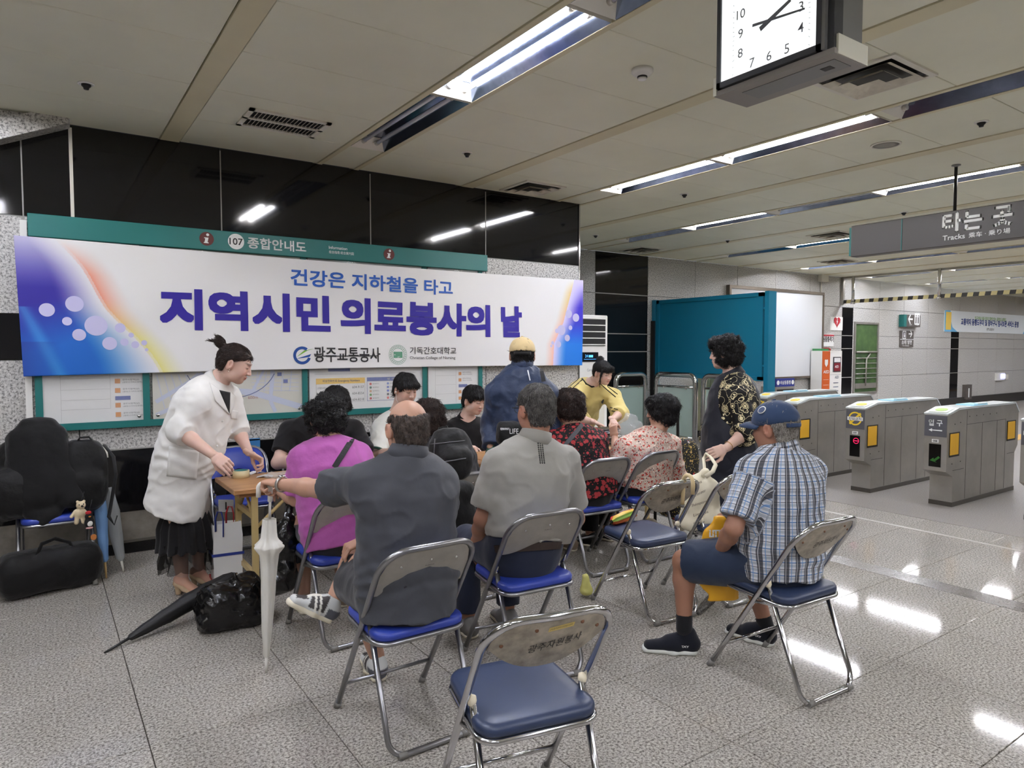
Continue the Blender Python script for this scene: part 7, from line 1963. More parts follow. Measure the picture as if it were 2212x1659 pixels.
bpolo = person('young man in a black polo shirt leaning over the table', J, SK4, 1.0, 1.0, .0, dict(mat=C_blk, inf=.020, hem=-.1, sleeve=.85, sl_inf=.026, wr=.006), dict(mat=C_blk, len=1.9), dict(kind='fringe', mat=H_black, seed=35, n=2400), dict(R=rotm(-165, 14), s=1.02), dict(r=dict(pn=(0, 0, -1), fw=(.75, -.55, -.15), side=1, curl=.9, pinch=-.5)), dict(mat=C_blk, h=.036, open=1.3))

# --- standing woman in the white coat
J = dict(pelvis=P(396, 1000, 4.36), neck=P(461, 834, 4.33), head=P(507, 787, 4.32), fwd=(.97, -.22, 0), bend=.1,
         sr=P(428, 866, 4.17), sl=P(493, 860, 4.50), er=P(388, 930, 4.10), wr=P(462, 984, 4.02), el=P(512, 925, 4.56), wl=P(538, 978, 4.50),
         hr=P(386, 1030, 4.28), hl=P(412, 1025, 4.42), kr=P(384, 1135, 4.32), kl=P(424, 1128, 4.45), ar=P(394, 1252, 4.37), al=P(432, 1236, 4.53))
RN = rotm(-112, 22)
nurse = person('woman with a hair bun in a white coat standing at the end of the table', J, (210, 174, 158), 1.05, 1.1, .03, dict(mat=C_white, inf=.026, neck_r=.080, neck_h=-.02, hem=-.56, hem_shift=_R * .075, flare=.028, sleeve=1.22, sl_inf=.028, wr=.006, name='coat', vee=.20, res=.008), None, dict(kind='bun', mat=H_brown, seed=41, n=2600), dict(R=RN, s=1.02), dict(r=dict(pn=(.5, .5, -.7), side=-1, curl=.75, pinch=-.15, thumb=.8), l=dict(pn=(.2, -.3, -.8), fw=(.75, -.2, -.5), side=1, curl=.85, thumb=.8)), dict(mat=C_white, h=.030, open=1.5), lips=(176, 84, 80), blush=.15)
coat = child(nurse, 'coat')
q = lambda x, y, z: V3(J['head']) + RN @ (np.array([x, y, z]) * 1.02)
b = MB(); b.lathe([(0, -.004), (.0045, 0), (0, .005)], Vector(q(.088, -.004, -.046)), n=10); b.lathe([(0, -.004), (.004, 0), (0, .004)], Vector(q(.087, -.004, -.034)), n=10); b.build('earring', mat('pearl', (236, 226, 214), .25), nurse)
patch(coat, coat, ((366, 964), (430, 974), (424, 1036), (360, 1028)), 'pocket', C_white)
patch(coat, coat, ((498, 886), (514, 888), (513, 906), (498, 904)), 'breast_pocket', C_white, .003, .002)
for (x, y) in ((480, 909), (468, 963)):
    pt = surf(coat, [(x, y)], .002)
    if pt: b = MB(); b.lathe([(.008, 0), (.008, .003), (0, .003)], pt[0], -Vector(_F), 12); b.build('button', M_white, coat)
patch(nurse, coat, ((470, 842), (498, 848), (495, 892), (494, 892)), 'black_top', C_blk, .0025, .001)
patch(coat, coat, ((452, 826), (471, 840), (495, 896), (464, 866)), 'lapel', C_white, .005, .004)
patch(coat, coat, ((497, 846), (508, 856), (504, 878), (495, 896)), 'lapel', C_white, .005, .004)
G = Field(); pc = V3(J['pelvis'])
G.ecap(V3(P(402, 1090, 4.38)), V3(P(400, 1140, 4.38)), (.11, .10), (.15, .13), (1, -.2, 0), .03); G.ecap(V3(P(400, 1140, 4.38)), V3(P(402, 1185, 4.38)), (.15, .13), (.17, .15), (1, -.2, 0), .03); G.plane((0, 0, .285), (0, 0, -1)); sc_ = V3(P(402, 1185, 4.38)); G.warp(lambda x, y, z, v: v + .009 * np.sin(np.arctan2(y - sc_[1], x - sc_[0]) * 14))
vs, fs = G.mesh(.008); put_mesh('skirt', vs, fs, C_blk, nurse)
tl = NT('black_tulle'); tl.set(Base_Color=rgb(10, 10, 11), Roughness=.9, Alpha=.62); MATS['black_tulle'] = tl.m
b = MB(); vs = []; n = 90; cx_, cy_ = float(P(406, 1185, 4.38)[0]), float(P(406, 1185, 4.38)[1])
for k, (z, r) in enumerate(((.34, .140), (.28, .150), (.22, .155), (.165, .158))):
    for i in range(n): t = 2 * math.pi * i / n; rr = r + .02 * math.sin(t * 11 + k) + .01 * math.sin(t * 23); vs.append((cx_ + rr * math.cos(t), cy_ + rr * .85 * math.sin(t), z + .012 * math.sin(t * 9) * (k == 3)))
b.add(vs, [(k * n + i, k * n + (i + 1) % n, (k + 1) * n + (i + 1) % n, (k + 1) * n + i) for k in range(3) for i in range(n)], True); b.build('tulle_hem', tl.m, nurse)
M_heel = mat('beige_pump', (196, 170, 138), .4)
for (hp, tp_, an) in ((P(378, 1288, 4.37), P(452, 1288, 4.30), 'ar'), (P(412, 1262, 4.52), P(472, 1270, 4.48), 'al')):
    a, b_ = V3(hp), V3(tp_); a[2] = b_[2] = 0; d = unit(b_ - a); b_ = a + d * .245; sd = np.cross(d, (0, 0, 1)); q2 = lambda x, z, y=0: a + d * x + np.array([0, 0, z]) + sd * y
    G = Field(); G.ecap(q2(.025, .075), q2(.09, .050), (.031, .022), (.034, .018), sd, .02); G.ecap(q2(.09, .05), q2(.16, .018), (.034, .016), (.042, .015), sd, .02); G.ecap(q2(.16, .018), q2(.225, .016), (.042, .016), (.028, .012), sd, .02)
    G.ecap(q2(.02, .08), q2(.03, .115), (.026, .016), (.026, .012), sd, .02); G.cone(q2(.028, .07), q2(.026, 0), .024, .015, .01)
    G.ecap(q2(.05, .125), q2(.145, .055), (.026, .030), (.030, .028), sd, -1, 's'); G.plane((0, 0, 0.001), (0, 0, -1))
    vs, fs = G.mesh(.005); vs = relax(vs, fs, 1); put_mesh('shoe', vs, fs, M_heel, nurse)
    G = Field(); A_ = V3(J[an]); G.cone(A_, q2(.035, .10), .036, .028, .02); G.ecap(q2(.035, .10), q2(.15, .045), (.026, .030), (.030, .020), sd, .03); vs, fs = G.mesh(.006); vs = relax(vs, fs, 1)
    put_mesh('foot', vs, fs, vcol_mat('skin', .5), nurse, col=np.tile(skin_rgb((214, 168, 146)), (len(vs), 1)))

# --- young woman in yellow
J = dict(pelvis=P(1250, 905, 7.25), neck=P(1268, 834, 6.98), head=P(1302, 806, 6.86), fwd=(.5, -.85, 0), sr=P(1243, 852, 6.88), sl=P(1322, 856, 7.08), er=P(1250, 905, 6.70), wr=P(1284, 912, 6.52), el=P(1340, 893, 6.92), wl=P(1322, 906, 6.62))
pz = J['pelvis']; 
for sd, m in (('l', 1), ('r', -1)):
    off = np.array([.07 * m, .04 * m, 0]); J['h' + sd] = pz + off - np.array([0, 0, .04]); J['k' + sd] = np.array([pz[0] + off[0], pz[1] + off[1], .47]); J['a' + sd] = np.array([pz[0] + off[0], pz[1] + off[1] + .02, .09])
RY = rotm(-172, 16, 6)
yel_ = person('young woman in a yellow top with black stripes sorting packs at the table end', J, SK4, .92, .95, .0, dict(mat=C_yel, inf=.034, hem=-.25, sleeve=1.35, sl_inf=.040, wr=.007, name='jersey', neck_r=.078), dict(mat=C_blk, len=1.95), dict(kind='bun_bangs', mat=H_black, seed=51, n=2200), dict(R=RY, s=1.0), dict(r=dict(pn=(0, 0, -1), fw=(.75, -.55, -.35), side=1, curl=.35), l=dict(pn=(0, 0, -1), fw=(-.1, -.7, -.5), side=-1, curl=.5)), lips=(190, 100, 96), blush=.2)
jj = child(yel_, 'jersey')
for pl in (pline((1252, 817), (1228, 838), 6), pline((1258, 820), (1234, 842), 6), pline((1300, 826), (1334, 852), 6), pline((1297, 830), (1330, 858), 6)): strap(yel_, jj, pl, .010, 'shoulder_stripe', C_blk, .001, .002)
nb = surf(jj, [(1254, 806), (1257, 818), (1266, 830), (1278, 836), (1290, 833), (1297, 824)], .003)
if len(nb) > 3: b = MB(); b.tube(nb, .009, 8, flat=.6); b.build('neck_trim', C_blk, yel_)
pc = surf(jj, [(1301, 865)], .001)
if pc: b = MB(); b.prism([(-.013, .03), (.013, .03), (.016, .0), (.008, -.028), (0, -.034), (-.008, -.028), (-.016, 0)], pc[0], _R, _U, tuple(-_F * .002)); b.build('chest_crest', M_blackp, yel_)
pc = surf(jj, [(1254, 862)], .001)
if pc: b = MB(); put_text(b, "THAT'S JERSEY", pc[0], _R, _U, wd=.075, ht=.010); b.build('chest_lettering', M_ink, yel_)
for pl in (pline((1318, 880), (1335, 885), 4), pline((1317, 886), (1334, 891), 4)): strap(yel_, jj, pl, .008, 'cuff_stripe', C_blk, .001, .002)

# --- man in the blue jacket and beige cap
DJ = 4.95
J = dict(pelvis=P(1128, 960, DJ), neck=P(1126, 808, DJ), head=P(1128, 768, DJ + .02), fwd=(.5, .86, 0), sl=P(1074, 852, DJ - .05), sr=P(1180, 852, DJ + .03), el=P(1060, 918, DJ + .02), er=P(1192, 918, DJ + .1), wl=P(1060, 968, DJ - .10), wr=P(1190, 985, DJ))
pz = J['pelvis']
for sd, m in (('l', -1), ('r', 1)):
    off = _R * .10 * m; J['h' + sd] = pz + off - np.array([0, 0, .03]); J['k' + sd] = np.array([pz[0] + off[0], pz[1] + off[1], .50]); J['a' + sd] = np.array([pz[0] + off[0], pz[1] + off[1] - .03, .09])
jack = person('man in a navy windbreaker and beige cap standing at the table', J, SK2, 1.0, 1.1, .02, dict(mat=C_navyj, inf=.030, hem=-.12, sleeve=1.92, sl_inf=.026, wr=.009, wf=(14, 14, 10), name='jacket', res=.0085), dict(mat=C_blk, len=1.95, inf=.02), dict(kind='cap_short', mat=H_black, seed=61, n=1600), dict(R=rotm(-34, 2), s=1.02), dict(l=dict(pn=(.6, .4, -.3), side=1, curl=.8, color=(52, 84, 70), s=1.08)), dict(mat=C_navyj, fold=False, h=.060, open=.3), face=False)
RJ = rotm(-34, 2); cap_part(jack, J['head'], RJ, 1.02, C_cap, strap_m=C_blk2)
jk = child(jack, 'jacket')
strap(jack, jk, pline((1163, 782), (1172, 825), 8), .042, 'bag_strap', C_blk2)
strap(jack, jk, pline((1140, 800), (1145, 822), 4), .008, 'reflective_piping', mat('reflective', (206, 210, 214), .4), .001, .002)
M_shoek = mat('black_shoe', (22, 22, 24), .5)
for sd in 'lr': shoe(jack, V3(J['a' + sd]) * np.array([1, 1, 0]) - np.array([.03, .05, 0]), V3(J['a' + sd]) * np.array([1, 1, 0]) + np.array([.10, .19, 0]), .08, (M_shoek, M_sole))

# --- woman in the navy vest with patterned sleeves
DV = 4.95
J = dict(pelvis=P(1580, 985, DV), neck=P(1586, 820, DV), head=P(1566, 764, DV), fwd=(-.15, .99, 0), sl=P(1590, 858, DV - .16), sr=P(1562, 850, DV + .16), el=P(1616, 930, DV - .24), wl=P(1568, 968, DV - .32), er=P(1538, 935, DV + .22), wr=P(1530, 985, DV + .1))
pz = J['pelvis']
for sd, m in (('l', -1), ('r', 1)):
    off = np.array([.085 * m, .02 * m, 0]); J['h' + sd] = pz + off - np.array([0, 0, .03]); J['k' + sd] = np.array([pz[0] + off[0], pz[1] + off[1] + .03, .46]); J['a' + sd] = np.array([pz[0] + off[0], pz[1] + off[1], .09])
RV = rotm(22, 2)
vest = person('woman with curly black hair in a navy vest and black blouse with cream roses', J, SK4, 1.04, 1.1, .03, dict(mat=C_rose, inf=.020, hem=-.1, sleeve=1.38, sl_inf=.042, wr=.006, name='blouse'), dict(mat=C_vest, len=1.95, inf=.03, flare=.02), dict(kind='perm', mat=H_black, seed=71, n=3200, vol=.94), dict(R=RV, s=.99), dict(l=dict(pn=(.3, .8, -.3), fw=(-.85, .25, -.25), side=1, curl=.65, spread=.6, thumb=.1)), dict(mat=C_vest, h=.04, open=1.2))
rows = torso_rows(J, 1.04, 1.1, .03); sdv = unit(V3(J['sr']) - V3(J['sl']))
G = Field()
rv = [(rows[0][0] - np.array([0, 0, .16]), rows[0][1] + .05, rows[0][2] + .06)] + [(p, a + (.030 if i < 3 else -.012 if i < 5 else -.03), b_ + .038) for i, (p, a, b_) in enumerate(rows)]
for (a, rxa, rya), (b_, rxb, ryb) in zip(rv, rv[1:]): G.ecap(a, b_, (rxa, rya), (rxb, ryb), sdv, .05)
N_ = V3(J['neck'])
for sd in 'lr':
    S_ = V3(J['s' + sd]); G.cone(N_ - np.array([0, 0, .012]), N_ + (S_ - N_) * .62, .062, .072, .04)
    sv_ = unit((S_ - N_) * np.array([1, 1, 0])); G.ecap(S_ + sv_ * .03 - np.array([0, 0, .12]), S_ + sv_ * .05 + np.array([0, 0, .03]), (.085, .075), (.080, .07), V3(J['fwd']), -1, 's')
G.cone(N_ + np.array([0, .02, .02]), N_ + np.array([-.02, .05, .16]), .066, .09, -1, 's'); G.plane(rows[0][0] - np.array([0, 0, .20]), (0, 0, -1)); G.warp(fold_noise(V3(J['pelvis']), .006, 10, 10, 8))
vs, fs = G.mesh(.0085); vs = relax(vs, fs, 1); vm = put_mesh('vest', vs, fs, C_vest, vest)
for sd in 'lr': shoe(vest, V3(J['a' + sd]) * np.array([1, 1, 0]) - np.array([.0, .06, 0]), V3(J['a' + sd]) * np.array([1, 1, 0]) + np.array([-.02, .18, 0]), .07, (M_shoek, M_sole))
wl_ = V3(J['wl']); ad = unit(wl_ - V3(J['el'])); u_, v_, d_ = frame_from(ad)
b = MB(); b.tube([Vector(wl_) - d_ * .03 + u_ * .034 * math.cos(t) + v_ * .034 * math.sin(t) for t in np.linspace(0, 2 * math.pi, 25)[:-1]], .0022, 6, closed=True); b.build('bracelet', mat('gold', (212, 176, 120), .25, 1.0), vest)
# --- shoes of the seated people whose feet show under the chairs
def seat_shoes(root, cx, cy, rz, sc, mats, back=-.05):
    Jt = seated(cx, cy, rz, sc)
    f = V3(Jt['fwd'])
    for sd in 'lr':
        a = V3(Jt['a' + sd]) * np.array([1, 1, 0]); shoe(root, a - f * .07, a + f * .19, .08, mats)
M_shoeb = mat('beige_shoe', (150, 132, 112), .6)
seat_shoes(greym, 1.955, 2.755, -8, 1.0, (mat('grey_sneaker', (120, 118, 116), .7), M_sole))
seat_shoes(pink, 1.345, 3.63, -5, .95, (M_shoeb, M_sole)); seat_shoes(pack, 2.14, 3.80, -6, .95, (M_shoek, M_sole))
seat_shoes(dots, 3.22, 3.73, -5, .95, (M_shoeb, M_sole)); seat_shoes(floral, 3.75, 3.74, 12, .95, (M_shoek, M_sole))
seat_shoes(tee, 1.77, 5.30, 176, 1.0, (M_shoek, M_sole)); seat_shoes(wtee, 2.47, 5.30, 176, 1.0, (M_white, M_sole)); seat_shoes(bpolo, 3.18, 5.30, 178, 1.0, (M_shoek, M_sole))
# ================================================================ BAGS, UMBRELLAS, THINGS ON THE TABLE
M_bagblk = cloth('bag_black_nylon', (15, 15, 16), .6, .5, scale=26)
M_poly = mat('black_polythene', (16, 16, 18), .22, bump=.9, bscale=26)
M_bamboo = mat('bamboo_wood', (206, 172, 116), .5)
def decal(mb, body, x0, y0, x1, y1, o, lift=.0012, bold=0.0, slant=0.0):
    """lettering laid on object o where the photo shows it (pixel box), following its surface"""
    me = o.data; M = ROOT[root_of(o).name]
    bv = BVHTree.FromPolygons([M @ v.co for v in me.vertices], [tuple(p.vertices) for p in me.polygons])
    t = MB(); put_text(t, body, (0, 0, 0), (1, 0, 0), (0, 1, 0), wd=1, ht=1, bold=bold)
    vs = []
    for (a, b_, c) in t.v:
        x = x0 + (x1 - x0) * a; y = y1 + (y0 - y1) * b_ + slant * (a - .5)
        r = Vector(_F + _R * (x - 1106) / FPX - _U * (y - 829.5) / FPX).normalized()
        h, n, i, d = bv.ray_cast(Vector(_C), r)
        if h is None: return
        vs.append(h - r * lift)
    mb.add(vs, t.f, False)
def umbrella(tip, top, L0, prof, m, label, handle, hm, pleat=.12, tipm=None, twist=3.0, hook=None, nm='umbrella', group=None, colors=None):
    a, b_ = Vector(tip), Vector(top); ax = (b_ - a).normalized(); L = (b_ - a).length; u, v, d = frame_from(ax)
    t = thing(nm, label, 'umbrella', tuple(a), group=group)
    mb = MB(); n = 48; vs = []
    for (s, r) in prof:
        for j in range(n):
            th = 2 * math.pi * j / n; rr = r * (1 + pleat * math.sin(8 * th + twist * s * 6) + pleat * .4 * math.sin(3 * th + s * 9))
            vs.append(a + ax * (s * L) + u * rr * math.cos(th) + v * rr * math.sin(th))
    mb.add(vs, [(i * n + j, i * n + (j + 1) % n, (i + 1) * n + (j + 1) % n, (i + 1) * n + j) for i in range(len(prof) - 1) for j in range(n)], True)
    o = mb.build('canopy', m, t)
    if colors:
        ca = o.data.color_attributes.new('Col', 'FLOAT_COLOR', 'POINT'); arr = np.ones((len(vs), 4), np.float32)
        for i in range(len(vs)): arr[i, :3] = skin_rgb(colors[int(((i % n) / n * 8)) % len(colors)])
        ca.data.foreach_set('color', arr.ravel())
    mb = MB(); mb.tube([a, a + ax * prof[0][0] * L * 1.05], [.006, .0085], 10); mb.build('ferrule', tipm or hm, t)
    mb = MB(); mb.tube([a + ax * prof[-1][0] * L, b_], .006, 10); mb.build('shaft', tipm or M_chrome, t)
    if handle:
        mb = MB(); hk = Vector(hook) if hook is not None else u; pts = [b_ - ax * .06, b_]
        R0 = handle
        for k in range(1, 13):
            an = math.pi * 1.05 * k / 12; pts.append(b_ + hk * (R0 - R0 * math.cos(an)) + ax * R0 * math.sin(an))
        pts.append(pts[-1] - ax * .035)
        mb.tube(pts, .0115, 12); mb.build('handle', hm, t)
    return t
PROF = [(.09, .010), (.10, .014), (.25, .023), (.45, .031), (.58, .035), (.655, .042), (.69, .062), (.70, .063), (.72, .046), (.74, .036), (.80, .031), (.84, .028)]
M_umw = mat('umbrella_white_vinyl', (226, 224, 216), .35, bump=.3, bscale=40)
umbrella(PZ(575, 1453), P(584, 1056, 3.23), .9, PROF, M_umw, 'closed white umbrella standing on its tip by the balding man', .028, mat('handle_white', (232, 230, 224), .3), hook=-_R, tipm=MATS['handle_white'])
umbrella(PZ(225, 1411), P(512, 1238, 4.20), .9, [(.16, .008), (.17, .016), (.26, .026), (.42, .040), (.60, .046), (.75, .046), (.90, .034), (.97, .020)], mat('umbrella_black', (20, 20, 22), .5, bump=.2, bscale=60), 'closed black umbrella lying across the floor onto the black plastic bag', 0, M_blackp)
umbrella((0.345, 5.36, 0), (0.315, 5.56, .80), .8, [(.13, .010), (.15, .022), (.3, .030), (.5, .036), (.68, .038), (.72, .03)], mat('umbrella_blue', (110, 150, 196), .55), 'closed light blue umbrella with wooden handle leaning on the bag chair', .03, M_bamboo, tipm=M_bamboo)
umbrella((0.455, 5.44, 0), (0.345, 5.66, .82), .8, [(.09, .010), (.12, .026), (.3, .040), (.5, .046), (.66, .040), (.70, .03)], mat('umbrella_clear', (186, 190, 192), .15, alpha=.55), 'closed clear vinyl umbrella leaning beside the light blue umbrella', .03, M_offw, tipm=M_offw)
umbrella(P(1506, 1327, 3.50), P(1552, 1276, 3.54), .4, [(.02, .010), (.05, .014), (.3, .020), (.6, .022), (.95, .020)], mat('umbrella_dark_print', (90, 88, 84), .6, var=.95, vscale=90), 'small dark patterned umbrella beside the yellow shopping bag', 0, M_blackp)
M_rain = vcol_mat('rainbow_vinyl', .4)
umbrella((2.86, 3.08, .50), (3.12, 3.13, .515), .3, [(.02, .012), (.1, .026), (.5, .032), (.9, .028), (.97, .012)], M_rain, 'folded rainbow coloured umbrella lying on the empty navy chair', 0, M_blackp, colors=[(196, 60, 60), (214, 180, 60), (120, 160, 60), (206, 110, 50)])
# cane hooked on the chair
CH = CHAIRS['H']; Mh = ROOT[CH.name]
t = thing('cane', 'ivory walking cane hooked over the back of the empty navy chair', 'cane', tuple(Mh @ Vector((.07, .0, 0))))
yt = by(.80) - .026; pts = [(.07, yt - .036, .735), (.07, yt - .038, .79)] + [(.07, yt - .036 * math.cos(a), .80 + .036 * math.sin(a) + .002) for a in np.linspace(.1, math.pi, 10)] + [(.07, yt + .040, .72), (.07, yt + .044, .66)]
b = MB(); b.tube([Mh @ Vector(q_) for q_ in pts], .0115, 12); b.build('crook', mat('ivory_wood', (214, 194, 150), .45), t)
b = MB(); b.tube([Mh @ Vector((.07, yt + .044, .662)), Mh @ Vector((.07, yt + .045, .645))], .0135, 10); b.build('ferrule', M_rubber, t)

# --- left chair: backpacks and jacket, duffel, charms
def blob(name, label, cat, parts, m, h=.012, noise=(.010, 14), it=1, planes=()):
    F = Field()
    for p_ in parts: getattr(F, p_[0])(*p_[1], **(p_[2] if len(p_) > 2 else {}))
    for pl in planes: F.plane(*pl)
    F.warp(lambda x, y, z, v: v + noise[0] * vnoise(x * noise[1], y * noise[1], z * noise[1]) + noise[0] * .4 * vnoise(x * noise[1] * 2.7, y * noise[1] * 2.7, z * noise[1] * 2.7))
    return field_thing(name, F, h, m, label, cat, it=it)
C_jk = cloth('black_jacket_cloth', (16, 16, 17), .8, .9, scale=12)
jb = blob('backpack', 'bulging black backpack leaning on the left of the blue chair seat', 'backpack', [('ell', ((-.13, 5.44, .62), (.16, .13, .16)), dict(sq=3.0)), ('ell', ((-.10, 5.52, .80), (.14, .12, .17)), dict(sq=2.6, k=.06))], M_bagblk, noise=(.014, 11))
bp2 = blob('backpack', 'upright black backpack standing on the right of the blue chair seat', 'backpack', [('ell', ((.245, 5.47, .70), (.135, .12, .245)), dict(sq=3.2)), ('ell', ((.25, 5.40, .62), (.10, .08, .13)), dict(sq=3.0, k=.03))], M_bagblk, noise=(.007, 12))
b = MB(); b.tube([(.20, 5.44, .935), (.22, 5.40, .965), (.27, 5.40, .965), (.30, 5.44, .93)], .011, 8, flat=.4); b.build('carry_loop', M_bagblk, bp2)
b = MB(); b.tube([(.36, 5.45, .90), (.41, 5.40, .82), (.42, 5.37, .70), (.395, 5.36, .56), (.37, 5.36, .42), (.40, 5.35, .36), (.42, 5.36, .42)], .017, 8, flat=.25); b.build('shoulder_strap', M_bagblk, bp2)
jk_ = blob('jacket', 'black jacket draped over the bags on the blue chair', 'jacket', [('ecap', ((-.02, 5.46, .98), (.01, 5.38, .60), (.17, .10), (.17, .09), (1, 0, 0)), {}), ('ecap', ((-.06, 5.52, 1.04), (.05, 5.50, 1.05), (.13, .05), (.10, .05), (1, 0, 0)), {}), ('ecap', ((.06, 5.43, .96), (.15, 5.33, .56), (.075, .055), (.072, .05), (1, 0, 0)), dict(k=.015)), ('ecap', ((-.08, 5.40, .62), (.06, 5.34, .50), (.10, .05), (.12, .05), (1, 0, 0)), dict(k=.02))], C_jk, noise=(.012, 9))
dl = blob('duffel_bag', 'black duffel bag on the floor under the blue chair', 'bag', [('ecap', ((-.13, 5.27, .14), (.19, 5.33, .14), (.13, .14), (.13, .14), (0, 1, 0)), dict(sq=3.0))], M_bagblk, noise=(.008, 12), planes=(((0, 0, .004), (0, 0, -1)),))
b = MB(); b.tube([(-.05, 5.20, .22), (-.01, 5.24, .32), (.06, 5.28, .335), (.14, 5.27, .30), (.17, 5.24, .22)], .016, 8, flat=.3); b.build('handle', M_bagblk, dl)
b = MB(); b.tube([(-.14, 5.25, .245), (0.02, 5.29, .255), (.20, 5.33, .245)], .004, 6); b.build('zip', M_steel, dl)
# plush charms hanging from the backpack
M_plush = mat('cream_plush', (222, 204, 170), .95, bump=.8, bscale=300)
tb = thing('plush_charm', 'small cream plush bear charm hanging from the black backpack', 'toy', tuple(P(172, 1125, 4.46)))
F = Field(); c0 = np.array(P(172, 1108, 4.46)); F.ell(c0 + (0, 0, .0), (.030, .024, .032), k=.012); F.ell(c0 + (.008, -.004, .050), (.027, .025, .026), k=.01)
for sx in (-1, 1):
    F.ell(c0 + (sx * .018 + .008, 0, .074), (.009, .007, .009), k=.006); F.cone(c0 + (sx * .022, 0, .012), c0 + (sx * .045, -.005, -.018), .012, .011, .008); F.cone(c0 + (sx * .014, 0, -.022), c0 + (sx * .020, -.006, -.060), .014, .013, .008)
vs, fs = F.mesh(.004); put_mesh('bear_body', vs, fs, M_plush, tb)
b = MB(); b.lathe([(0, 0), (.007, .002), (0, .006)], Vector(c0 + (.014, -.028, .048)), (0, -1, 0), 10); b.lathe([(0, 0), (.004, .002), (0, .004)], Vector(c0 + (-.002, -.026, .058)), (0, -1, 0), 8); b.lathe([(0, 0), (.004, .002), (0, .004)], Vector(c0 + (.022, -.026, .060)), (0, -1, 0), 8); b.build('bear_face', M_blackp, tb)
b = MB(); b.tube([Vector(c0 + (.008, 0, .075)), Vector(c0 + (.03, .03, .13))], .002, 6); b.build('cord', M_blackp, tb)
tb = thing('plush_charm', 'small black and white plush bird charm with a red bow hanging beside the bear', 'toy', tuple(P(193, 1150, 4.46)))
c1 = np.array(P(193, 1128, 4.46)); F = Field(); F.ell(c1, (.028, .022, .034), k=.01); F.ell(c1 + (-.002, 0, .040), (.022, .02, .02), k=.01); vs, fs = F.mesh(.004); put_mesh('bird_body', vs, fs, mat('black_plush', (24, 24, 26), .95, bump=.8, bscale=300), tb)
for nm, off, r_, m in (('belly', (.002, -.012, -.004), (.018, .012, .022), M_white), ('bow', (-.004, -.006, .064), (.018, .010, .012), mat('red_felt', (190, 40, 48), .8)), ('beak', (.002, -.02, .040), (.008, .008, .005), M_orange), ('feet', (0, -.006, -.036), (.022, .012, .007), mat('pink_felt', (226, 170, 170), .8))):
    F = Field(); F.ell(c1 + np.array(off), r_, k=.003); vs, fs = F.mesh(.003); put_mesh(nm, vs, fs, m, tb)
b = MB(); b.tube([Vector(c1 + (0, 0, .07)), Vector(c1 + (.02, .03, .14))], .002, 6); b.build('cord', M_blackp, tb)
b = MB(); disc(b, tuple(P(203, 1160, 4.45)), .019, 20, tuple(_R), tuple(_U), .006); single('round_tag', b, mat('tag_leather', (178, 110, 52), .6), 'round tan leather tag hanging below the plush charms', 'tag')

# --- paper bag, plastic bags
pb = thing('paper_bag', 'white paper carrier bag with blue and red stripes and handles by the table leg', 'bag', (float(PZ(490, 1272)[0]), float(PZ(490, 1272)[1]), 0))
bx, by_ = float(PZ(490, 1272)[0]), float(PZ(490, 1272)[1])
def bagring(z, e=0.0): return [(bx - .085 - e, by_ - .05, z), (bx + .085 + e, by_ - .07, z), (bx + .09 + e, by_ + .05, z), (bx - .08 - e, by_ + .07, z)]
b = MB(); zs = [0, .12, .25, .36, .44]; vs = []
for i, z in enumerate(zs): vs += [(x + .004 * math.sin(9 * i + k), y + .004 * math.cos(7 * i + k), z + (.012 * math.sin(k * 2) if i == 4 else 0)) for k, (x, y, _) in enumerate(bagring(z, .004 * math.sin(i * 3)))]
b.add(vs, [(i * 4 + j, i * 4 + (j + 1) % 4, (i + 1) * 4 + (j + 1) % 4, (i + 1) * 4 + j) for i in range(4) for j in range(4)] + [(3, 2, 1, 0)], False); o = b.build('bag_paper', mat('bag_white_paper', (228, 228, 226), .6, bump=.4, bscale=14), pb); m_ = o.modifiers.new('t', 'SOLIDIFY'); m_.thickness = .0015
for nm, z, m in (('stripe_blue', .235, mat('bag_blue', (44, 60, 140), .5)), ('stripe_red', .075, mat('bag_red', (180, 40, 50), .5))):
    b = MB(); r_ = bagring(z, .010); r2 = bagring(z + .018, .010)
    sh_ = lambda q_: (q_[0], by_ + (q_[1] - by_) * 1.10, q_[2])
    b.add([sh_(q_) for q_ in r_ + r2], [(j, (j + 1) % 4, 4 + (j + 1) % 4, 4 + j) for j in range(4)]); b.build(nm, m, pb)
for nm, yy, m in (('handle_blue', -.062, MATS['bag_blue']), ('handle_red', .06, MATS['bag_red'])):
    b = MB(); xo = -.05 if yy < 0 else .04; b.tube([(bx + xo - .022, by_ + yy, .40), (bx + xo - .022, by_ + yy, .48), (bx + xo - .008, by_ + yy, .525), (bx + xo + .014, by_ + yy, .52), (bx + xo + .024, by_ + yy, .47), (bx + xo + .022, by_ + yy, .36)], .009, 8, flat=.5); b.build(nm, m, pb)
cpb = PZ(508, 1350)
blob('plastic_bag', 'glossy black plastic bag slumped on the floor under the black umbrella', 'bag', [('ell', ((cpb[0] - .02, cpb[1] + .02, .11), (.175, .14, .13)), dict(sq=3.2)), ('ell', ((cpb[0] + .07, cpb[1] + .05, .20), (.09, .08, .07)), dict(k=.04)), ('cone', ((cpb[0] + .02, cpb[1] + .0, .22), (cpb[0] + .0, cpb[1] - .0, .30), .03, .008), dict(k=.03))], M_poly, .009, (.016, 16), 0, ((((0, 0, .003)), (0, 0, -1)),))
hb = P(612, 1185, 3.86)
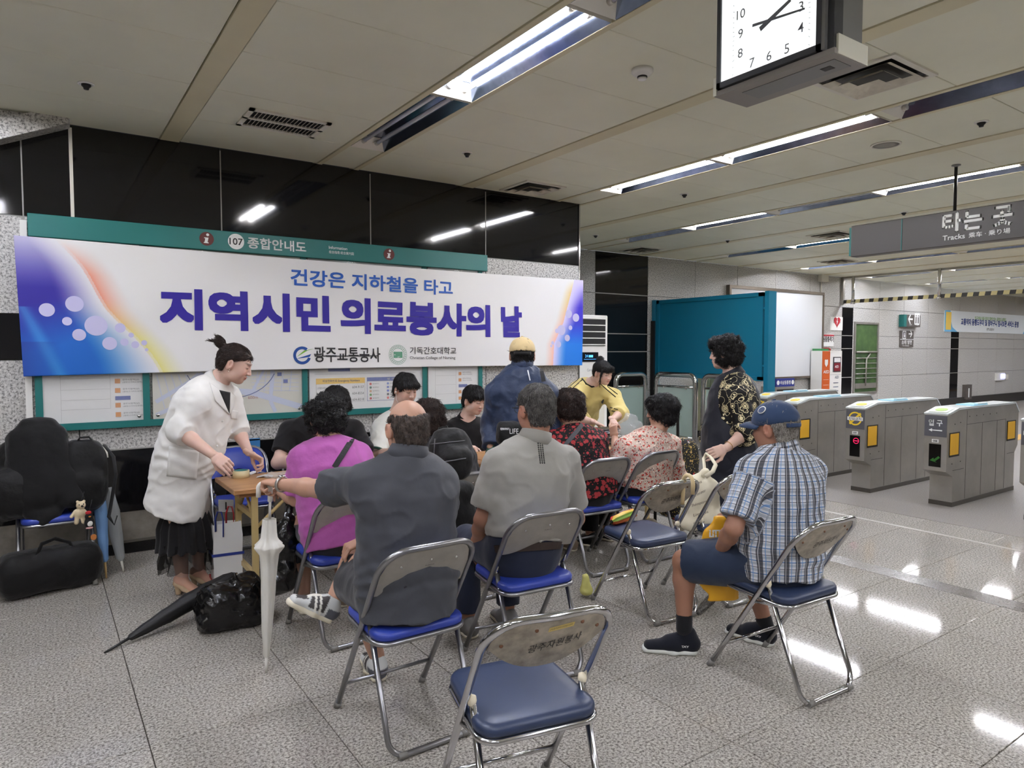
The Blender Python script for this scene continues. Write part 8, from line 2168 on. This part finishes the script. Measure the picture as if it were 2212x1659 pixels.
hbag = blob('plastic_bag', 'black plastic bag hanging from the wrist of the woman in pink', 'bag', [('ecap', (P(606, 1230, 3.86), P(618, 1150, 3.86), (.095, .08), (.06, .05), _R), {}), ('ecap', (P(618, 1150, 3.86), P(628, 1085, 3.88), (.05, .04), (.014, .012), _R), dict(k=.03)), ('ell', (P(600, 1255, 3.86), (.10, .085, .075)), dict(k=.04))], M_poly, .009, (.012, 18), 0)
b = MB(); b.tube([P(626, 1090, 3.88), P(618, 1066, 3.90), P(614, 1050, 3.93), P(606, 1066, 3.94), P(620, 1092, 3.9)], .006, 6); b.build('carry_loop', M_poly, hbag)
M_ybag = mat('yellow_polythene', (232, 172, 34), .4, bump=.6, bscale=18)
yb_ = blob('shopping_bag', 'yellow plastic shopping bag with lettering hanging by the man in the checked shirt', 'bag', [('ecap', (P(1552, 1120, 3.46), P(1550, 1180, 3.47), (.035, .015), (.095, .018), _R), dict(sq=3.0)), ('ecap', (P(1550, 1180, 3.47), P(1556, 1292, 3.47), (.095, .018), (.085, .018), _R), dict(k=.02, sq=3.6))], M_ybag, .007, (.006, 16))
b = MB(); decal(b, 'LITTLE', 1533, 1145, 1572, 1160, yb_, bold=.02); decal(b, 'LIFE, AND', 1530, 1163, 1575, 1176, yb_, bold=.01)
if b.v: b.build('white_lettering', M_wprint, yb_)
b = MB(); decal(b, 'LOVE', 1535, 1181, 1574, 1196, yb_, bold=.012); decal(b, 'THIS', 1535, 1201, 1566, 1214, yb_, bold=.012); decal(b, 'LIFE!', 1540, 1284, 1572, 1302, yb_, bold=.02, slant=6)
if b.v: b.build('dark_lettering', M_ink, yb_)
py_ = PZ(1268, 1290)
blob('plastic_bag', 'pale yellow plastic bag standing on the floor beside the grey haired man', 'bag', [('ecap', ((py_[0], py_[1], .05), (py_[0] - .01, py_[1], .13), (.045, .04), (.020, .016), _R), {})], mat('pale_yellow_polythene', (222, 218, 130), .35, alpha=.85), .008, (.010, 18), 1, (((0, 0, .003), (0, 0, -1)),))
# tote bag on chair I
tt = blob('tote_bag', 'cream canvas tote bag with brown script standing on the navy chair', 'bag', [('ecap', (P(1512, 1125, 4.36), P(1518, 1050, 4.36), (.13, .075), (.105, .055), _R), dict(sq=3.0)), ('ecap', (P(1518, 1050, 4.36), P(1524, 1022, 4.36), (.09, .045), (.03, .03), _R), dict(k=.03))], cloth('cream_canvas', (220, 212, 188), .85, .4), .009, (.007, 12))
b = MB(); b.tube([P(1524, 1030, 4.30), P(1540, 1018, 4.30), P(1546, 1004, 4.34), P(1536, 988, 4.42), P(1526, 980, 4.5), P(1520, 992, 4.46), P(1522, 1012, 4.38), P(1518, 1030, 4.32)], .014, 8, flat=.6); b.build('handles', MATS['cream_canvas'], tt)
for (w_, x0, y0, x1, y1, sl) in (('Hamis', 1496, 1040, 1516, 1047, -8), ('Paris mon amour', 1496, 1062, 1524, 1069, -14), ('Shakespeare', 1494, 1084, 1526, 1092, -10), ('Limoges', 1498, 1106, 1530, 1114, -8), ('Company', 1498, 1126, 1522, 1132, -4)):
    b = MB(); decal(b, w_, x0, y0, x1, y1, tt, slant=sl)
    if b.v: b.build('script_word', mat('script_brown', (70, 50, 46), .7), tt)
# shopping trolley
tr = thing('shopping_trolley', 'wheeled shopping trolley with black patterned bag beside the woman in the floral blouse', 'trolley', (4.32, 3.86, 0))
tm = NT('trolley_print'); p_ = tm.pos(); v1 = tm.voro(p_, 22); n1 = tm.noise(p_, 50, 1.0)
m1 = tm.math('LESS_THAN', tm.math('ADD', (v1, 'Distance'), tm.math('MULTIPLY', n1, .3)), .38); v2 = tm.voro(p_, 60); m2 = tm.math('LESS_THAN', (v2, 'Distance'), .26)
cc = tm.mix(m2, rgb(22, 20, 21), rgb(206, 180, 90)); hs_ = tm.ramp((v1, 'Color'), [(0, rgb(196, 60, 60)), (.35, rgb(214, 180, 110)), (.65, rgb(190, 180, 186)), (1, rgb(110, 50, 70))], 'CONSTANT'); cc = tm.mix(m1, cc, hs_)
tm.set(Base_Color=cc, Roughness=.6); MATS['trolley_print'] = tm.m
F = Field(); F.ell((4.32, 3.86, .50), (.165, .115, .33), sq=5.0); F.warp(lambda x, y, z, v: v + .004 * vnoise(x * 14, y * 14, z * 14)); vs, fs = F.mesh(.010); vs = relax(vs, fs, 1); put_mesh('trolley_bag', vs, fs, tm.m, tr)
b = MB(); b.tube([(4.18, 3.97, .12), (4.18, 3.99, .98), (4.20, 3.99, 1.04), (4.25, 3.99, 1.07), (4.39, 3.99, 1.07), (4.44, 3.99, 1.04), (4.46, 3.99, .98), (4.46, 3.97, .12)], .013, 10); b.build('handle_frame', M_blackp, tr)
for (x, y) in ((4.15, 3.98), (4.49, 3.98)):
    b = MB(); b.lathe([(.05, -.014), (.075, -.014), (.08, 0), (.075, .014), (.05, .014)], (x, y, .08), (1, 0, 0), 24); b.build('wheel', mat('wheel_cream', (214, 206, 184), .6), tr)
    b = MB(); b.lathe([(.05, -.012), (.05, .012), (0, .012)], (x, y, .08), (1, 0, 0), 18); b.build('hub', M_blackp, tr)
b = MB(); b.tube([(4.2, 3.76, .2), (4.2, 3.76, .01)], .012, 8); b.build('stand', M_blackp, tr); b = MB(); b.tube([(4.44, 3.76, .2), (4.44, 3.76, .01)], .012, 8); b.build('stand', M_blackp, tr)
# bags worn on people
bk = blob('backpack', 'black backpack worn by the woman with brown curly hair', 'backpack', [('ell', (P(972, 985, 4.20), (.135, .105, .17)), dict(sq=2.8)), ('ell', (P(985, 1000, 4.10), (.10, .07, .10)), dict(sq=2.8, k=.03))], M_bagblk, .010, (.007, 12))
b = MB(); b.tube([P(945, 942, 4.20), P(948, 926, 4.22), P(965, 922, 4.24), P(972, 938, 4.22)], .012, 8, flat=.5); b.build('carry_loop', M_bagblk, bk)
for pl in (pline((930, 960), (1004, 952), 12), pline((946, 1000), (1006, 990), 12), pline((940, 948), (936, 1010), 10)):
    pz_ = surf(bk, pl, .001)
    if len(pz_) > 3: b = MB(); b.tube(pz_, .0035, 6); b.build('zip', mat('zip_grey', (96, 96, 98), .5), bk)
blob('bag', 'black bag hanging on the chair behind the woman with the backpack', 'bag', [('ell', (P(985, 1095, 4.02), (.12, .07, .15)), dict(sq=3.4))], M_bagblk, .010, (.006, 12))
cb = blob('shoulder_bag', 'black shoulder bag with white lettering worn by the man in the windbreaker', 'bag', [('ell', (P(1100, 936, 4.72), (.10, .055, .085)), dict(sq=3.2))], M_bagblk, .008, (.004, 12))
b = MB(); decal(b, 'RENNWAY', 1081, 924, 1100, 929, cb, bold=.01); decal(b, 'LIFE', 1101, 926, 1120, 937, cb)
if b.v: b.build('lettering', M_wprint, cb)

# --- on the tables
tz = .72
c_ = PZ(521, 1031, tz)
tp_ = thing('tape_roll', 'roll of cream masking tape lying on the table corner', 'tape', tuple(c_))
b = MB(); b.lathe([(.030, 0), (.052, 0), (.052, .046), (.030, .046), (.030, 0)], tuple(c_), n=30); b.build('tape', mat('tape_cream', (226, 212, 168), .5), tp_)
b = MB(); b.lathe([(.028, .002), (.0305, .002), (.0305, .0465), (.044, .0472), (.028, .0475), (.028, .002)], tuple(c_), n=30); b.build('core', mat('tape_teal', (70, 150, 150), .5), tp_)
rng = random.Random(5)
for k, (x, y, rz, lb) in enumerate(((552, 1022, .3, 'loose white paper strip beside the tape roll'), (572, 1030, -.4, 'folded white paper under the stretched arm of the balding man'), (1022, 970, .5, 'small white form in front of the young man in the black polo'), (1008, 962, 1.2, 'small printed slip by the hand of the young man in the black polo'))):
    c_ = PZ(x, y, tz); M_ = Matrix.Translation(Vector(c_)) @ Matrix.Rotation(rz, 4, 'Z')
    b = MB(); b.add([M_ @ Vector((dx, dy, dz)) for dx, dy, dz in ((-.05, -.03, .001), (0, -.032, .012), (.05, -.03, .002), (.05, .03, .002), (0, .03, .012), (-.05, .03, .001))], [(0, 1, 4, 5), (1, 2, 3, 4)]); o = single('paper_slip', b, M_paper, lb, 'paper'); m_ = o.modifiers.new('t', 'SOLIDIFY'); m_.thickness = .001
blob('clear_bag', 'crumpled clear plastic bag lying on the table by the woman in pink', 'bag', [('ell', (tuple(PZ(612, 1030, tz) + np.array([0, 0, .018])), (.10, .07, .018)), {})], mat('clear_polythene', (214, 218, 220), .08, alpha=.30, bump=.8, bscale=30), .007, (.010, 26), 0, (((0, 0, tz + .001), (0, 0, -1)),))
spoon = P(623, 1002, 4.45)
b = MB(); b.lathe([(0, 0), (.010, .006), (.014, .02), (.010, .032), (0, .036)], tuple(spoon), n=12, sy=.4); b.tube([tuple(spoon), tuple(spoon + np.array([.02, -.01, -.06]))], .003, 6); single('plastic_spoon', b, M_white, 'white plastic spoon standing on the table in front of the man in the black T-shirt', 'spoon')
sx_, sy_ = 4.02, 4.46
M_foil = mat('foil_silver', (190, 190, 192), .22, .9, bump=.5, bscale=30); M_foild = mat('foil_dark', (74, 74, 78), .3, .6, bump=.5, bscale=30)
for k in range(11):
    M_ = Matrix.Translation(Vector((sx_ + rng.uniform(-.01, .01), sy_ + rng.uniform(-.01, .01), tz + .001 + k * .0135))) @ Matrix.Rotation(rng.uniform(-.15, .15), 4, 'Z')
    b = MB(); b.bbox(-.13, .13, -.09, .09, 0, .012, .004, M_); single('foil_pack', b, M_foild if k % 3 == 1 else M_foil, 'flat silver foil pack in the pile at the table end', 'package', 'foil packs piled on the table')
cb_ = P(1368, 915, 5.45)
blob('clear_bag', 'large clear plastic bag held up by the woman in the floral blouse', 'bag', [('ecap', (P(1352, 935, 5.45), P(1362, 900, 5.48), (.10, .045), (.05, .03), _R), {}), ('ecap', (P(1352, 935, 5.45), P(1382, 925, 5.45), (.07, .04), (.05, .03), _R), dict(k=.03))], MATS['clear_polythene'], .008, (.012, 22), 0)
# number sheet and wall notice
ns = thing('number_sheet', 'white paper sheet with a printed number one hung below the table', 'paper', tuple(P(488, 1104, 4.70)))
o0 = P(472, 1106, 4.70); b = MB(); b.prism([(0, 0), (.105, 0), (.105, .085), (0, .085)], tuple(o0), tuple(_R), (0, 0, 1), tuple(_F * .002)); b.build('sheet', M_paper, ns)
b = MB(); put_text(b, '1', tuple(V3(o0) + _R * .0525 + np.array([0, 0, .0425]) - _F * .001), tuple(_R), (0, 0, 1), ht=.050, align='C', bold=.016); b.build('number', M_ink, ns)
p1, p2 = PY(532, 948, WY), PY(562, 984, WY)
cn = thing('caution_notice', 'small blue and yellow caution notice on the black wall band behind the table', 'notice', (float(p1[0]), WY, float(p2[2])))
b = MB(); b.box(p1[0], p2[0], WY - .004, WY, p2[2], p1[2]); b.build('sheet', mat('notice_blue', (56, 120, 176), .5), cn)
b = MB(); b.box(p1[0] + .01, p2[0] - .005, WY - .005, WY - .004, p2[2] + .03, p2[2] + .075); b.build('yellow_band', mat('notice_yellow', (226, 200, 60), .5), cn)
b = MB(); put_text(b, '취급주의', ((p1[0] + p2[0]) / 2, WY - .0055, p2[2] + .052), UX, UZ, wd=.085, ht=.03, align='C', bold=.02); b.build('lettering', M_ink, cn)

# the scratch scene used to set the lettering is no longer needed
if TXT_SC:
    bpy.data.scenes.remove(TXT_SC[2]); bpy.data.objects.remove(TXT_SC[1]); bpy.data.curves.remove(TXT_SC[0])
